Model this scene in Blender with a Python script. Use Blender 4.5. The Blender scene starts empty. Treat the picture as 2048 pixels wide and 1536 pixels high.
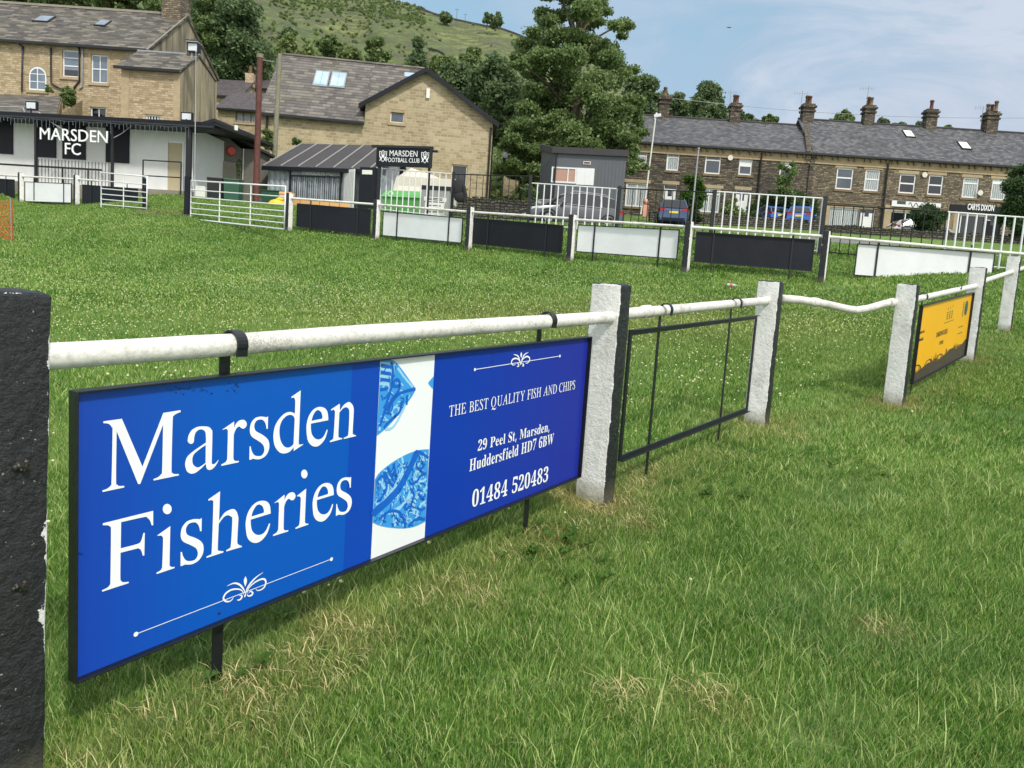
import bpy, math, random
import numpy as np
from mathutils import Vector
from mathutils.geometry import tessellate_polygon
R = math.radians
sc = bpy.context.scene
col = sc.collection

# ------------------------------------------------------------------ camera
F = 1538.0; IW, IH = 2048.0, 1536.0            # focal length and picture size in photo pixels
PITCH, ROLL, HC = R(6.5), R(3.9), 1.42
fwd = np.array([0, math.cos(PITCH), -math.sin(PITCH)])
r0 = np.array([1., 0, 0]); u0 = np.cross(r0, fwd)
cright = r0*math.cos(ROLL)+u0*math.sin(ROLL)
cup = -r0*math.sin(ROLL)+u0*math.cos(ROLL)
CAM = np.array([0, 0, HC])
from mathutils import Matrix
cam = bpy.data.cameras.new('camera'); camo = bpy.data.objects.new('camera', cam); col.objects.link(camo)
cam.sensor_width = 36; cam.lens = F/IW*36; cam.clip_start = .05; cam.clip_end = 3000
M = Matrix.Identity(4)
for i in range(3):
    M[i][0], M[i][1], M[i][2], M[i][3] = cright[i], cup[i], -fwd[i], CAM[i]
camo.matrix_world = M
sc.camera = camo

# ------------------------------------------------------------------ world, sun, exposure
SUN_AZ, SUN_EL = 148.0, 48.0                   # compass style: clockwise from the view direction (+Y)
sc.view_settings.view_transform = 'Standard'; sc.view_settings.look = 'None'
sc.view_settings.exposure = 0.38; sc.view_settings.gamma = 1
world = bpy.data.worlds.new('World'); sc.world = world; world.use_nodes = True
wn = world.node_tree; wn.nodes.clear()
def nd(nt, t, **kw):
    n = nt.nodes.new(t)
    for k, v in kw.items():
        if k.startswith('i_'):
            key = k[2:]; key = int(key) if key.isdigit() else key.replace('_', ' ')
            if hasattr(v, 'is_output') or isinstance(v, bpy.types.NodeSocket): nt.links.new(v, n.inputs[key])
            else: n.inputs[key].default_value = v
        else: setattr(n, k, v)
    return n
def mth(nt, op, a, b=None, c=None, clamp=False):
    n = nt.nodes.new('ShaderNodeMath'); n.operation = op; n.use_clamp = clamp
    for i, v in enumerate((a, b, c)):
        if v is None: continue
        if isinstance(v, bpy.types.NodeSocket): nt.links.new(v, n.inputs[i])
        else: n.inputs[i].default_value = v
    return n.outputs[0]
def mixc(nt, f, a, b, mode='MIX'):
    n = nt.nodes.new('ShaderNodeMix'); n.data_type = 'RGBA'; n.blend_type = mode
    for idx, v in ((0, f), (6, a), (7, b)):
        if isinstance(v, bpy.types.NodeSocket): nt.links.new(v, n.inputs[idx])
        elif idx == 0: n.inputs[0].default_value = v
        else: n.inputs[idx].default_value = (*v, 1) if len(v) == 3 else v
    return n.outputs[2]
def ramp(nt, fac, stops):
    n = nt.nodes.new('ShaderNodeValToRGB'); nt.links.new(fac, n.inputs[0]); e = n.color_ramp.elements
    while len(e) < len(stops): e.new(.5)
    for el, (p, c) in zip(e, stops):
        el.position = p; el.color = (*c, 1) if not isinstance(c, (int, float)) else (c, c, c, 1)
    return n.outputs[0]
def noise(nt, vec, scale, detail=4, rough=.55, dist=0):
    n = nd(nt, 'ShaderNodeTexNoise', i_Scale=scale, i_Detail=detail, i_Roughness=rough, i_Distortion=dist)
    if vec is not None: nt.links.new(vec, n.inputs['Vector'])
    return n.outputs[0]
sky = nd(wn, 'ShaderNodeTexSky', sky_type='NISHITA', sun_disc=False, sun_elevation=R(SUN_EL), sun_rotation=R(SUN_AZ),
         altitude=200, air_density=1.0, dust_density=1.6, ozone_density=1.0)
tc = nd(wn, 'ShaderNodeTexCoord')
mp = nd(wn, 'ShaderNodeMapping', i_Vector=tc.outputs['Generated'], i_Scale=(1, 1, 3.2))
n1 = noise(wn, mp.outputs[0], 3.0, 9, .62, .9)
n2 = noise(wn, mp.outputs[0], .9, 3, .5)
cl = mth(wn, 'ADD', mth(wn, 'MULTIPLY', n1, .6), mth(wn, 'MULTIPLY', n2, .5))
sepw = nd(wn, 'ShaderNodeSeparateXYZ', i_Vector=tc.outputs['Generated'])
low = mth(wn, 'SUBTRACT', 1, mth(wn, 'MULTIPLY', sepw.outputs[2], 2.0), clamp=True)
low = mth(wn, 'POWER', low, 2)
east = mth(wn, 'MULTIPLY', sepw.outputs[0], .13)
cl = mth(wn, 'ADD', mth(wn, 'ADD', cl, mth(wn, 'MULTIPLY', low, .10)), east)
cm = ramp(wn, cl, [(.44, 0.0), (.74, 1.0)])
white = mixc(wn, ramp(wn, n1, [(.42, 0.), (.62, 1.)]), (2.45, 2.8, 3.5), (3.4, 3.65, 4.2))
skyc = mixc(wn, 1.0, sky.outputs[0], (1.0, 1.02, 1.0), 'MULTIPLY')
skyc = mixc(wn, .75, skyc, (1.8, 2.95, 3.75))
cmul = mth(wn, 'MULTIPLY', cm, .85)
fin = mixc(wn, cmul, skyc, white)
# unseen bright cloud added overhead as fill, well above the picture's top edge
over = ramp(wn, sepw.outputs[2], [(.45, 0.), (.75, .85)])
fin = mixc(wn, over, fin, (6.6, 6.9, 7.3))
# sky behind the viewer whitened: unseen cloud added to light the white faces
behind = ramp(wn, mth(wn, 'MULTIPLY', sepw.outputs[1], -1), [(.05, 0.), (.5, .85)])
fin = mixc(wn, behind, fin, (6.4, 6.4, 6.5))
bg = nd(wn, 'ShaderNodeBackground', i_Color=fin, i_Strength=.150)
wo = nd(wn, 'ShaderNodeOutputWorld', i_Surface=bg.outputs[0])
sl = bpy.data.lights.new('sun', 'SUN'); sl.energy = 2.35; sl.angle = R(5); sl.color = (1, .955, .88)
so = bpy.data.objects.new('sun', sl); col.objects.link(so)
sd = Vector((math.sin(R(SUN_AZ))*math.cos(R(SUN_EL)), math.cos(R(SUN_AZ))*math.cos(R(SUN_EL)), math.sin(R(SUN_EL))))
so.rotation_euler = sd.to_track_quat('Z', 'Y').to_euler(); so.location = (0, 0, 40)
sc.cycles.max_bounces = 5; sc.cycles.diffuse_bounces = 2; sc.cycles.glossy_bounces = 2; sc.cycles.transparent_max_bounces = 6

# ------------------------------------------------------------------ helpers
def P(x, y, d):
    "world point seen at photo pixel x, y at depth d metres along the view axis"
    return CAM + d*(fwd+cright*(x-IW/2)/F-cup*(y-IH/2)/F)
def ray(x, y): return fwd+cright*(x-IW/2)/F-cup*(y-IH/2)/F
def depth_of(xb, yb, yt, h):
    lo, hi = .5, 120.
    for _ in range(50):
        m = (lo+hi)/2; v = P(xb, yb, m)+np.array([0, 0, h])-CAM
        if IH/2-F*(v@cup)/(v@fwd) < yt: lo = m
        else: hi = m
    return m
class FR:
    "vertical frame: origin o, u to the right along the wall, v up, n out of the wall towards the viewer"
    def __init__(s, A, B, z0=None):
        A = np.array(A, float); B = np.array(B, float)
        d = B-A; d[2] = 0; s.L = np.linalg.norm(d); s.u = d/s.L
        s.n = np.array([s.u[1], -s.u[0], 0]); s.o = A.copy()
        if z0 is not None: s.o[2] = z0
    def uv(s, x, y, n=0.):
        r = ray(x, y); o = s.o+s.n*n
        t = ((o-CAM)@s.n)/(r@s.n); p = CAM+t*r-s.o
        return float(p@s.u), float(p[2])
    def pt(s, u, v, n=0.): return s.o+s.u*u+s.n*n+np.array([0, 0, v])
    def shift(s, n):
        f = FR(s.o+s.n*n, s.o+s.n*n+s.u); return f
    def side(s, u, flip=False):
        "frame of the wall leaving this one at u and going back"
        a = s.pt(u, 0); b = a-s.n
        return FR(b, a) if flip else FR(a, b)
class MB:
    def __init__(s): s.v = []; s.f = []; s.sm = []
    def add(s, vs, fs, smooth=False):
        b = len(s.v); s.v += [tuple(map(float, p)) for p in vs]
        for f in fs: s.f.append([i+b for i in f]); s.sm.append(smooth)
    def hexa(s, p):      # 8 points: bottom ring 0-3, top ring 4-7
        s.add(p, [(0, 3, 2, 1), (4, 5, 6, 7), (0, 1, 5, 4), (1, 2, 6, 5), (2, 3, 7, 6), (3, 0, 4, 7)])
    def fbox(s, fr, u0, u1, v0, v1, n0, n1):
        s.hexa([fr.pt(u0, v0, n1), fr.pt(u1, v0, n1), fr.pt(u1, v0, n0), fr.pt(u0, v0, n0),
                fr.pt(u0, v1, n1), fr.pt(u1, v1, n1), fr.pt(u1, v1, n0), fr.pt(u0, v1, n0)])
    def fpoly(s, fr, pts, n0, n1):
        "prism from a polygon in u,v between n0 (back) and n1 (front)"
        k = len(pts); V = [fr.pt(u, v, n1) for u, v in pts]+[fr.pt(u, v, n0) for u, v in pts]
        if k == 4: tris = [(0, 1, 2, 3)]
        else: tris = tessellate_polygon([[Vector((a, b, 0)) for a, b in pts]])
        fs = [tuple(t) for t in tris]+[tuple(i+k for i in reversed(t)) for t in tris]
        fs += [(i, i+k, (i+1) % k+k, (i+1) % k) for i in range(k)]
        s.add(V, fs)
    def sheet(s, fr, pts, n):
        k = len(pts); V = [fr.pt(u, v, n) for u, v in pts]
        if k == 4: s.add(V, [(0, 1, 2, 3)])
        else: s.add(V, [tuple(t) for t in tessellate_polygon([[Vector((a, b, 0)) for a, b in pts]])])
    def beam(s, a, b, w, h, upv=(0, 0, 1)):
        a = np.array(a, float); b = np.array(b, float); d = b-a; d /= np.linalg.norm(d)
        x = np.cross(d, upv); nx = np.linalg.norm(x)
        x = x/nx if nx > 1e-6 else np.array([1., 0, 0]); y = np.cross(x, d)
        c = [(-w/2, -h/2), (w/2, -h/2), (w/2, h/2), (-w/2, h/2)]
        s.hexa([a+x*i+y*j for i, j in c]+[b+x*i+y*j for i, j in c])
    def tube(s, pts, r, seg=10, cap=True, smooth=True):
        pts = [np.array(p, float) for p in pts]; n = len(pts)
        rr = r if hasattr(r, '__len__') else [r]*n
        ref = None; V = []
        for i, p in enumerate(pts):
            t = pts[min(i+1, n-1)]-pts[max(i-1, 0)]; t /= (np.linalg.norm(t)+1e-12)
            if ref is None:
                ref = np.cross(t, (0, 0, 1.));
                if np.linalg.norm(ref) < .1: ref = np.cross(t, (1., 0, 0))
            ref = ref-t*(ref@t); ref /= np.linalg.norm(ref); w = np.cross(t, ref)
            for k in range(seg):
                a = 2*math.pi*k/seg; V.append(p+rr[i]*(ref*math.cos(a)+w*math.sin(a)))
        fs = [(i*seg+k, i*seg+(k+1) % seg, (i+1)*seg+(k+1) % seg, (i+1)*seg+k) for i in range(n-1) for k in range(seg)]
        s.add(V, fs, smooth)
        if cap: s.add(V[:seg], [tuple(reversed(range(seg)))]); s.add(V[-seg:], [tuple(range(seg))])
    def ball(s, c, r, seg=10, rings=6, sq=(1, 1, 1)):
        V = []
        for i in range(rings+1):
            th = math.pi*i/rings
            for k in range(seg):
                a = 2*math.pi*k/seg
                V.append((c[0]+r*sq[0]*math.sin(th)*math.cos(a), c[1]+r*sq[1]*math.sin(th)*math.sin(a), c[2]+r*sq[2]*math.cos(th)))
        s.add(V, [(i*seg+k, (i+1)*seg+k, (i+1)*seg+(k+1) % seg, i*seg+(k+1) % seg) for i in range(rings) for k in range(seg)], True)
    def wall(s, fr, u0, u1, v0, v1, holes, reveal=.14, top=None):
        "wall sheet with real openings and reveals; holes are (u0,u1,v0,v1)"
        us = sorted({u0, u1, *[h[0] for h in holes], *[h[1] for h in holes]})
        vs = sorted({v0, v1, *[h[2] for h in holes], *[h[3] for h in holes]})
        us = [u for u in us if u0 <= u <= u1]; vs = [v for v in vs if v0 <= v <= v1]
        for a, b in zip(us, us[1:]):
            for c, d in zip(vs, vs[1:]):
                mu, mv = (a+b)/2, (c+d)/2
                if any(h[0] < mu < h[1] and h[2] < mv < h[3] for h in holes): continue
                s.add([fr.pt(a, c), fr.pt(b, c), fr.pt(b, d), fr.pt(a, d)], [(0, 1, 2, 3)])
        for h in holes:
            a, b, c, d = h; r = -reveal
            for q in (((a, c), (b, c)), ((b, c), (b, d)), ((b, d), (a, d)), ((a, d), (a, c))):
                (ua, va), (ub, vb) = q
                s.add([fr.pt(ua, va), fr.pt(ub, vb), fr.pt(ub, vb, r), fr.pt(ua, va, r)], [(0, 1, 2, 3)])
    def build(s, name, mat, parent=None, root=None, loc=None):
        me = bpy.data.meshes.new(name)
        base = np.array(root['base']) if root is not None else (np.array(loc) if loc is not None else None)
        V = np.array(s.v, float)
        if base is None:
            base = np.array([(V[:, 0].min()+V[:, 0].max())/2, (V[:, 1].min()+V[:, 1].max())/2, V[:, 2].min()])
        V = V-base
        me.from_pydata(V.tolist(), [], s.f)
        me.polygons.foreach_set('use_smooth', s.sm)
        mats = mat if isinstance(mat, (list, tuple)) else [mat]
        for m in mats: me.materials.append(m)
        o = bpy.data.objects.new(name, me); col.objects.link(o)
        if parent is not None: o.parent = parent
        else: o.location = base
        return o
def tag(o, label=None, cat=None, group=None, kind=None):
    if label: o['label'] = label
    if cat: o['category'] = cat
    if group: o['group'] = group
    if kind: o['kind'] = kind
    return o
def thing(name, base, label, cat, group=None):
    o = bpy.data.objects.new(name, None); o.location = tuple(map(float, base)); o.empty_display_size = .2
    col.objects.link(o); o['base'] = [float(b) for b in base]
    return tag(o, label, cat, group)
def copy_tree(o, parent=None):
    c = o.copy(); col.objects.link(c)
    if parent is not None: c.parent = parent
    for ch in [x for x in bpy.data.objects if x.parent == o]: copy_tree(ch, c)
    return c
def fast_mesh(name, V, quads, mat, tri=False):
    V = np.asarray(V, np.float32); quads = np.asarray(quads, np.int32); k = quads.shape[1]
    me = bpy.data.meshes.new(name)
    me.vertices.add(len(V)); me.vertices.foreach_set('co', V.ravel())
    me.loops.add(quads.size); me.loops.foreach_set('vertex_index', quads.ravel())
    me.polygons.add(len(quads)); me.polygons.foreach_set('loop_start', np.arange(len(quads), dtype=np.int32)*k)
    me.polygons.foreach_set('loop_total', np.full(len(quads), k, np.int32))
    me.update(calc_edges=True); me.validate()
    if mat: me.materials.append(mat)
    return me
def text_poly(body, fr, u, v, size, n, ext, mat, name, parent, root, align='LEFT', sx=1., slope=0., bold=0.):
    "sans lettering as a solid mesh lying on a frame"
    c = bpy.data.curves.new(name, 'FONT'); c.body = body; c.size = size; c.extrude = ext; c.align_x = align; c.offset = bold
    c.resolution_u = 3
    t = bpy.data.objects.new(name, c); col.objects.link(t)
    bpy.context.view_layer.update()
    me = bpy.data.meshes.new_from_object(t.evaluated_get(bpy.context.evaluated_depsgraph_get()))
    bpy.data.objects.remove(t)
    b = np.array(root['base'])
    for vt in me.vertices:
        x, y, z = vt.co
        vt.co = Vector(fr.pt(u+x*sx, v+y+slope*x*sx, n+z)-b)
    me.materials.clear(); me.materials.append(mat)
    o = bpy.data.objects.new(name, me); col.objects.link(o); o.parent = parent
    return o
def contour_mesh(contours):
    "triangulate closed contours (even-odd holes) with a filled 2D curve; returns verts 2D, faces"
    cu = bpy.data.curves.new('tmp', 'CURVE'); cu.dimensions = '2D'; cu.fill_mode = 'BOTH'
    for c in contours:
        sp = cu.splines.new('POLY'); sp.points.add(len(c)-1)
        for q, (x, y) in zip(sp.points, c): q.co = (x, y, 0, 1)
        sp.use_cyclic_u = True
    o = bpy.data.objects.new('tmp', cu); col.objects.link(o); bpy.context.view_layer.update()
    me = bpy.data.meshes.new_from_object(o.evaluated_get(bpy.context.evaluated_depsgraph_get()))
    V = [(v.co.x, v.co.y) for v in me.vertices]; Fc = [tuple(p.vertices) for p in me.polygons]
    bpy.data.objects.remove(o); bpy.data.meshes.remove(me)
    return V, Fc
def smooth(pts, closed=True, step=4):
    "Catmull-Rom through points; a third value marks a sharp corner"
    n = len(pts); out = []
    rng = range(n if closed else n-1)
    for i in rng:
        p1, p2 = pts[i], pts[(i+1) % n]
        p0 = pts[i-1] if (closed or i > 0) else p1; p3 = pts[(i+2) % n] if (closed or i+2 < n) else p2
        c1, c2 = len(p1) > 2, len(p2) > 2
        if c1: p0 = p1
        if c2: p3 = p2
        if c1 and c2: out.append(p1[:2]); continue
        for k in range(step):
            t = k/step
            q = [.5*((2*p1[j])+(-p0[j]+p2[j])*t+(2*p0[j]-5*p1[j]+4*p2[j]-p3[j])*t*t+(-p0[j]+3*p1[j]-3*p2[j]+p3[j])*t**3) for j in (0, 1)]
            out.append(tuple(q))
    if not closed: out.append(tuple(pts[-1][:2]))
    return out
def ribbon(mb, fr, pts, w, n, taper=None):
    "flat stroke of width w (number or list) along u,v points"
    k = len(pts); L, Rr = [], []
    for i, p in enumerate(pts):
        a = pts[max(i-1, 0)]; b = pts[min(i+1, k-1)]
        dx, dy = b[0]-a[0], b[1]-a[1]; l = math.hypot(dx, dy)+1e-9
        ww = w if not callable(w) else w(i/(k-1))
        L.append((p[0]-dy/l*ww/2, p[1]+dx/l*ww/2)); Rr.append((p[0]+dy/l*ww/2, p[1]-dx/l*ww/2))
    V = [fr.pt(*q, n) for q in L]+[fr.pt(*q, n) for q in Rr]
    mb.add(V, [(i, k+i, k+i+1, i+1) for i in range(k-1)])

# ------------------------------------------------------------------ materials
def srgb(r, g, b):
    f = lambda c: c/12.92 if c <= .04045 else ((c+.055)/1.055)**2.4
    return tuple(f(c/255) for c in (r, g, b))
def newmat(name):
    m = bpy.data.materials.new(name); m.use_nodes = True; nt = m.node_tree; nt.nodes.clear()
    b = nt.nodes.new('ShaderNodeBsdfPrincipled'); o = nt.nodes.new('ShaderNodeOutputMaterial')
    nt.links.new(b.outputs[0], o.inputs[0]); b.inputs['Roughness'].default_value = .8
    return m, nt, b
def surf_uv(nt):
    "metres along and up the surface, from position and true normal"
    g = nt.nodes.new('ShaderNodeNewGeometry')
    V = lambda op, a, b: nd(nt, 'ShaderNodeVectorMath', operation=op, i_0=a, i_1=b)
    t = nd(nt, 'ShaderNodeVectorMath', operation='CROSS_PRODUCT', i_0=g.outputs['True Normal'], i_1=(0, 0, 1))
    tn = nd(nt, 'ShaderNodeVectorMath', operation='NORMALIZE', i_0=t.outputs[0])
    bb = nd(nt, 'ShaderNodeVectorMath', operation='CROSS_PRODUCT', i_0=tn.outputs[0], i_1=g.outputs['True Normal'])
    u = nd(nt, 'ShaderNodeVectorMath', operation='DOT_PRODUCT', i_0=g.outputs['Position'], i_1=tn.outputs[0])
    v = nd(nt, 'ShaderNodeVectorMath', operation='DOT_PRODUCT', i_0=g.outputs['Position'], i_1=bb.outputs[0])
    c = nt.nodes.new('ShaderNodeCombineXYZ'); nt.links.new(u.outputs['Value'], c.inputs[0]); nt.links.new(v.outputs['Value'], c.inputs[1])
    return c.outputs[0], g.outputs['Position']
def bump(nt, b, h, strength, dist=.02):
    n = nd(nt, 'ShaderNodeBump', i_Strength=strength, i_Distance=dist, i_Height=h); nt.links.new(n.outputs[0], b.inputs['Normal'])
def pmat(name, c, rough=.8, var=.18, scale=6., bmp=.0, metal=0., spec=.5, c2=None, thr=.62, sub=0):
    "plain material with grime-like variation; c2 gives patches of a second colour"
    m, nt, b = newmat(name); g = nt.nodes.new('ShaderNodeNewGeometry'); pos = g.outputs['Position']
    n = noise(nt, pos, scale, 6, .6); n2 = noise(nt, pos, scale*.22, 3, .5)
    f = mth(nt, 'ADD', mth(nt, 'MULTIPLY', n, .6), mth(nt, 'MULTIPLY', n2, .4))
    lo = tuple(x*(1-var) for x in c); hi = tuple(min(1, x*(1+var)) for x in c)
    cc = ramp(nt, f, [(.32, lo), (.68, hi)])
    if c2 is not None:
        k = noise(nt, pos, scale*1.7, 8, .7); cc = mixc(nt, ramp(nt, k, [(thr, 0.), (thr+.06, 1.)]), cc, c2)
    nt.links.new(cc, b.inputs['Base Color']); b.inputs['Roughness'].default_value = rough
    b.inputs['Metallic'].default_value = metal; b.inputs['Specular IOR Level'].default_value = spec
    if bmp: bump(nt, b, n, bmp)
    return m
def stone(name, cols, bw, bh, mort, mc=(.2, .18, .15), rough=.9, bmp=.5, dirt=None, dirtk=.5, irregular=.02):
    m, nt, b = newmat(name); uv, pos = surf_uv(nt)
    wob = nd(nt, 'ShaderNodeTexNoise', i_Scale=1.3, i_Detail=3); nt.links.new(uv, wob.inputs['Vector'])
    off = nd(nt, 'ShaderNodeVectorMath', operation='SCALE', i_0=wob.outputs['Color'], i_Scale=irregular*6)
    uv2 = nd(nt, 'ShaderNodeVectorMath', operation='ADD', i_0=uv, i_1=off.outputs[0]).outputs[0]
    br = nd(nt, 'ShaderNodeTexBrick', i_Scale=1., i_Mortar_Size=mort, i_Mortar_Smooth=.3, i_Bias=0., i_Brick_Width=bw, i_Row_Height=bh,
            i_Color1=(0, 0, 0, 1), i_Color2=(1, 1, 1, 1), i_Mortar=(.5, .5, .5, 1)); nt.links.new(uv2, br.inputs['Vector'])
    br.offset = .5; br.squash = .7; br.squash_frequency = 3
    k = len(cols); n = noise(nt, uv2, 3.5, 5, .65)
    f = mth(nt, 'ADD', mth(nt, 'MULTIPLY', br.outputs['Color'], .62), mth(nt, 'MULTIPLY', n, .42))
    c = ramp(nt, f, [(.12+.78*i/(k-1), cols[i]) for i in range(k)])
    big = noise(nt, pos, .35, 4, .6)
    c = mixc(nt, ramp(nt, big, [(.35, .0), (.75, dirtk)]), c, dirt or tuple(x*.5 for x in cols[0]))
    fine = noise(nt, pos, 22, 4, .7)
    c = mixc(nt, .35, c, ramp(nt, fine, [(.3, (.25, .25, .25)), (.7, (1, 1, 1))]), 'MULTIPLY')
    c = mixc(nt, br.outputs['Fac'], c, mc)
    nt.links.new(c, b.inputs['Base Color']); b.inputs['Roughness'].default_value = rough
    h = mth(nt, 'SUBTRACT', mth(nt, 'MULTIPLY', fine, .3), br.outputs['Fac']); bump(nt, b, h, bmp, .03)
    return m
M_ = {}
M_['house_stone'] = stone('sandstone_coursed', [srgb(150, 133, 104), srgb(180, 161, 129), srgb(198, 180, 148), srgb(214, 198, 168)], .34, .115, .014, srgb(150, 128, 98), dirt=srgb(112, 98, 74), dirtk=.35)
M_['gable_stone'] = stone('sandstone_blocks', [srgb(148, 133, 104), srgb(172, 156, 124), srgb(186, 170, 137), srgb(198, 183, 150)], .40, .165, .012, srgb(186, 174, 146), dirt=srgb(120, 108, 82), dirtk=.35, irregular=.004)
M_['terrace_stone'] = stone('blackened_stone', [srgb(42, 39, 35), srgb(94, 86, 74), srgb(122, 111, 94), srgb(166, 150, 122)], .36, .115, .024, srgb(58, 54, 48), dirt=srgb(48, 46, 42), dirtk=.55)
M_['terrace_stone_light'] = stone('weathered_stone', [srgb(66, 60, 51), srgb(122, 110, 91), srgb(150, 136, 111), srgb(192, 174, 140)], .36, .115, .024, srgb(74, 68, 58), dirt=srgb(74, 66, 56), dirtk=.45)
M_['dry_stone'] = stone('dry_stone', [srgb(70, 68, 60), srgb(92, 88, 78), srgb(110, 105, 93), srgb(126, 121, 106)], .34, .14, .03, srgb(36, 34, 30), bmp=.9, irregular=.05)
def roofmat(name, cols, bw, bh, moss=None, lichen=None, mk=.4):
    m, nt, b = newmat(name); uv, pos = surf_uv(nt)
    br = nd(nt, 'ShaderNodeTexBrick', i_Scale=1., i_Mortar_Size=.012, i_Mortar_Smooth=.1, i_Bias=0., i_Brick_Width=bw, i_Row_Height=bh,
            i_Color1=(0, 0, 0, 1), i_Color2=(1, 1, 1, 1), i_Mortar=(.3, .3, .3, 1)); nt.links.new(uv, br.inputs['Vector'])
    sp = nd(nt, 'ShaderNodeSeparateXYZ', i_Vector=uv)
    row = mth(nt, 'FRACT', mth(nt, 'DIVIDE', sp.outputs[1], bh))
    n = noise(nt, uv, 1.6, 6, .65); k = len(cols)
    f = mth(nt, 'ADD', mth(nt, 'MULTIPLY', br.outputs['Color'], .6), mth(nt, 'MULTIPLY', n, .55))
    c = ramp(nt, f, [(.18+.66*i/(k-1), cols[i]) for i in range(k)])
    if lichen:
        l = noise(nt, uv, 5, 8, .75); c = mixc(nt, ramp(nt, l, [(.56, 0.), (.68, .7)]), c, lichen)
    if moss:
        l = noise(nt, uv, .5, 6, .7); c = mixc(nt, ramp(nt, l, [(.5, 0.), (.75, mk)]), c, moss)
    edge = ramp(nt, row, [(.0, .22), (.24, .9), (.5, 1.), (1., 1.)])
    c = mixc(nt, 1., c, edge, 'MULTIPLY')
    nt.links.new(c, b.inputs['Base Color']); b.inputs['Roughness'].default_value = .75
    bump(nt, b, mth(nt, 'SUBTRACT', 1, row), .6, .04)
    return m
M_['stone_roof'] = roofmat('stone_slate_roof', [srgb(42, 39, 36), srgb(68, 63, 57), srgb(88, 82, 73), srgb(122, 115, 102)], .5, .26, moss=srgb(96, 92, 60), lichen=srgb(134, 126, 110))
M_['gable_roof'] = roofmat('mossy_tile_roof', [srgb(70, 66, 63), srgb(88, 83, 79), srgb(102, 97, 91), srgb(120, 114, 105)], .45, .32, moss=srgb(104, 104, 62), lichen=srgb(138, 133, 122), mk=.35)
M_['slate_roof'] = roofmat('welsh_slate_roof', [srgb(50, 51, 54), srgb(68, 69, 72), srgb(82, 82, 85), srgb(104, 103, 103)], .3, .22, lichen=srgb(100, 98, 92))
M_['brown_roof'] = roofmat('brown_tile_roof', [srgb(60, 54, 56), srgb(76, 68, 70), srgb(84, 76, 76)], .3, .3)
def paintedpost():
    m, nt, b = newmat('painted_concrete'); t = nt.nodes.new('ShaderNodeTexCoord'); ob = t.outputs['Object']
    s = nd(nt, 'ShaderNodeSeparateXYZ', i_Vector=ob)
    g = nt.nodes.new('ShaderNodeNewGeometry'); pos = g.outputs['Position']
    w = noise(nt, pos, 16, 6, .7); fine = noise(nt, pos, 55, 6, .75); med = noise(nt, pos, 9, 4, .6)
    ay = mth(nt, 'ABSOLUTE', s.outputs[1])
    bl = mth(nt, 'GREATER_THAN', mth(nt, 'ADD', ay, mth(nt, 'MULTIPLY', w, .022)), .0945)
    topm = mth(nt, 'GREATER_THAN', mth(nt, 'ADD', s.outputs[2], mth(nt, 'MULTIPLY', w, .03)), 1.158)
    bl = mth(nt, 'MAXIMUM', bl, topm)
    chip = ramp(nt, noise(nt, pos, 11, 9, .75), [(.76, 0.), (.765, 1.)])
    lowz = mth(nt, 'LESS_THAN', mth(nt, 'ADD', s.outputs[2], mth(nt, 'MULTIPLY', fine, .12)), .13)
    wc = ramp(nt, mth(nt, 'ADD', mth(nt, 'MULTIPLY', fine, .5), mth(nt, 'MULTIPLY', med, .5)), [(.3, srgb(186, 184, 178)), (.48, srgb(228, 227, 222)), (.7, srgb(240, 239, 235))])
    wc = mixc(nt, ramp(nt, noise(nt, pos, 30, 10, .8), [(.60, 0.), (.68, .6)]), wc, srgb(150, 146, 134))
    wch = ramp(nt, noise(nt, pos, 14, 10, .78), [(.69, 0.), (.70, .8)]); wc = mixc(nt, wch, wc, srgb(92, 86, 74))
    bc = ramp(nt, fine, [(.3, srgb(13, 15, 17)), (.62, srgb(34, 37, 40)), (.8, srgb(60, 63, 64))])
    bc = mixc(nt, mth(nt, 'MULTIPLY', chip, .85), bc, srgb(176, 172, 160))
    bc = mixc(nt, mth(nt, 'MULTIPLY', lowz, chip), bc, srgb(200, 200, 196))
    fleck = ramp(nt, noise(nt, pos, 95, 3, .6), [(.70, 0.), (.715, 1.)]); bc = mixc(nt, mth(nt, 'MULTIPLY', fleck, .7), bc, srgb(190, 190, 180))
    foot = ramp(nt, mth(nt, 'ADD', s.outputs[2], mth(nt, 'MULTIPLY', med, .12)), [(.10, .75), (.20, 0.)]); wc = mixc(nt, foot, wc, srgb(132, 130, 96)); bc = mixc(nt, mth(nt, 'MULTIPLY', foot, .6), bc, srgb(110, 104, 84))
    c = mixc(nt, bl, wc, bc)
    nt.links.new(c, b.inputs['Base Color'])
    nt.links.new(ramp(nt, bl, [(0., .8), (1., .36)]), b.inputs['Roughness'])
    h = mth(nt, 'ADD', mth(nt, 'MULTIPLY', noise(nt, pos, 38, 8, .7), 1.), mth(nt, 'MULTIPLY', med, .7)); bump(nt, b, h, 1., .011)
    return m
M_['post'] = paintedpost()
def railmat():
    m, nt, b = newmat('white_rail_paint'); g = nt.nodes.new('ShaderNodeNewGeometry'); pos = g.outputs['Position']
    f = noise(nt, pos, 45, 8, .72); k = noise(nt, pos, 5, 4, .6)
    c = ramp(nt, f, [(.3, srgb(186, 182, 172)), (.55, srgb(226, 224, 217)), (.75, srgb(234, 233, 228))])
    sep = nd(nt, 'ShaderNodeSeparateXYZ', i_Vector=g.outputs['Normal'])
    spk = noise(nt, pos, 160, 6, .8)
    q = ramp(nt, mth(nt, 'ADD', mth(nt, 'MULTIPLY', spk, .6), mth(nt, 'MULTIPLY', k, .45)), [(.55, 0.), (.62, .6)])
    c = mixc(nt, q, c, srgb(128, 122, 108))
    nt.links.new(c, b.inputs['Base Color']); b.inputs['Roughness'].default_value = .5
    bump(nt, b, f, .5, .004); return m
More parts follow.
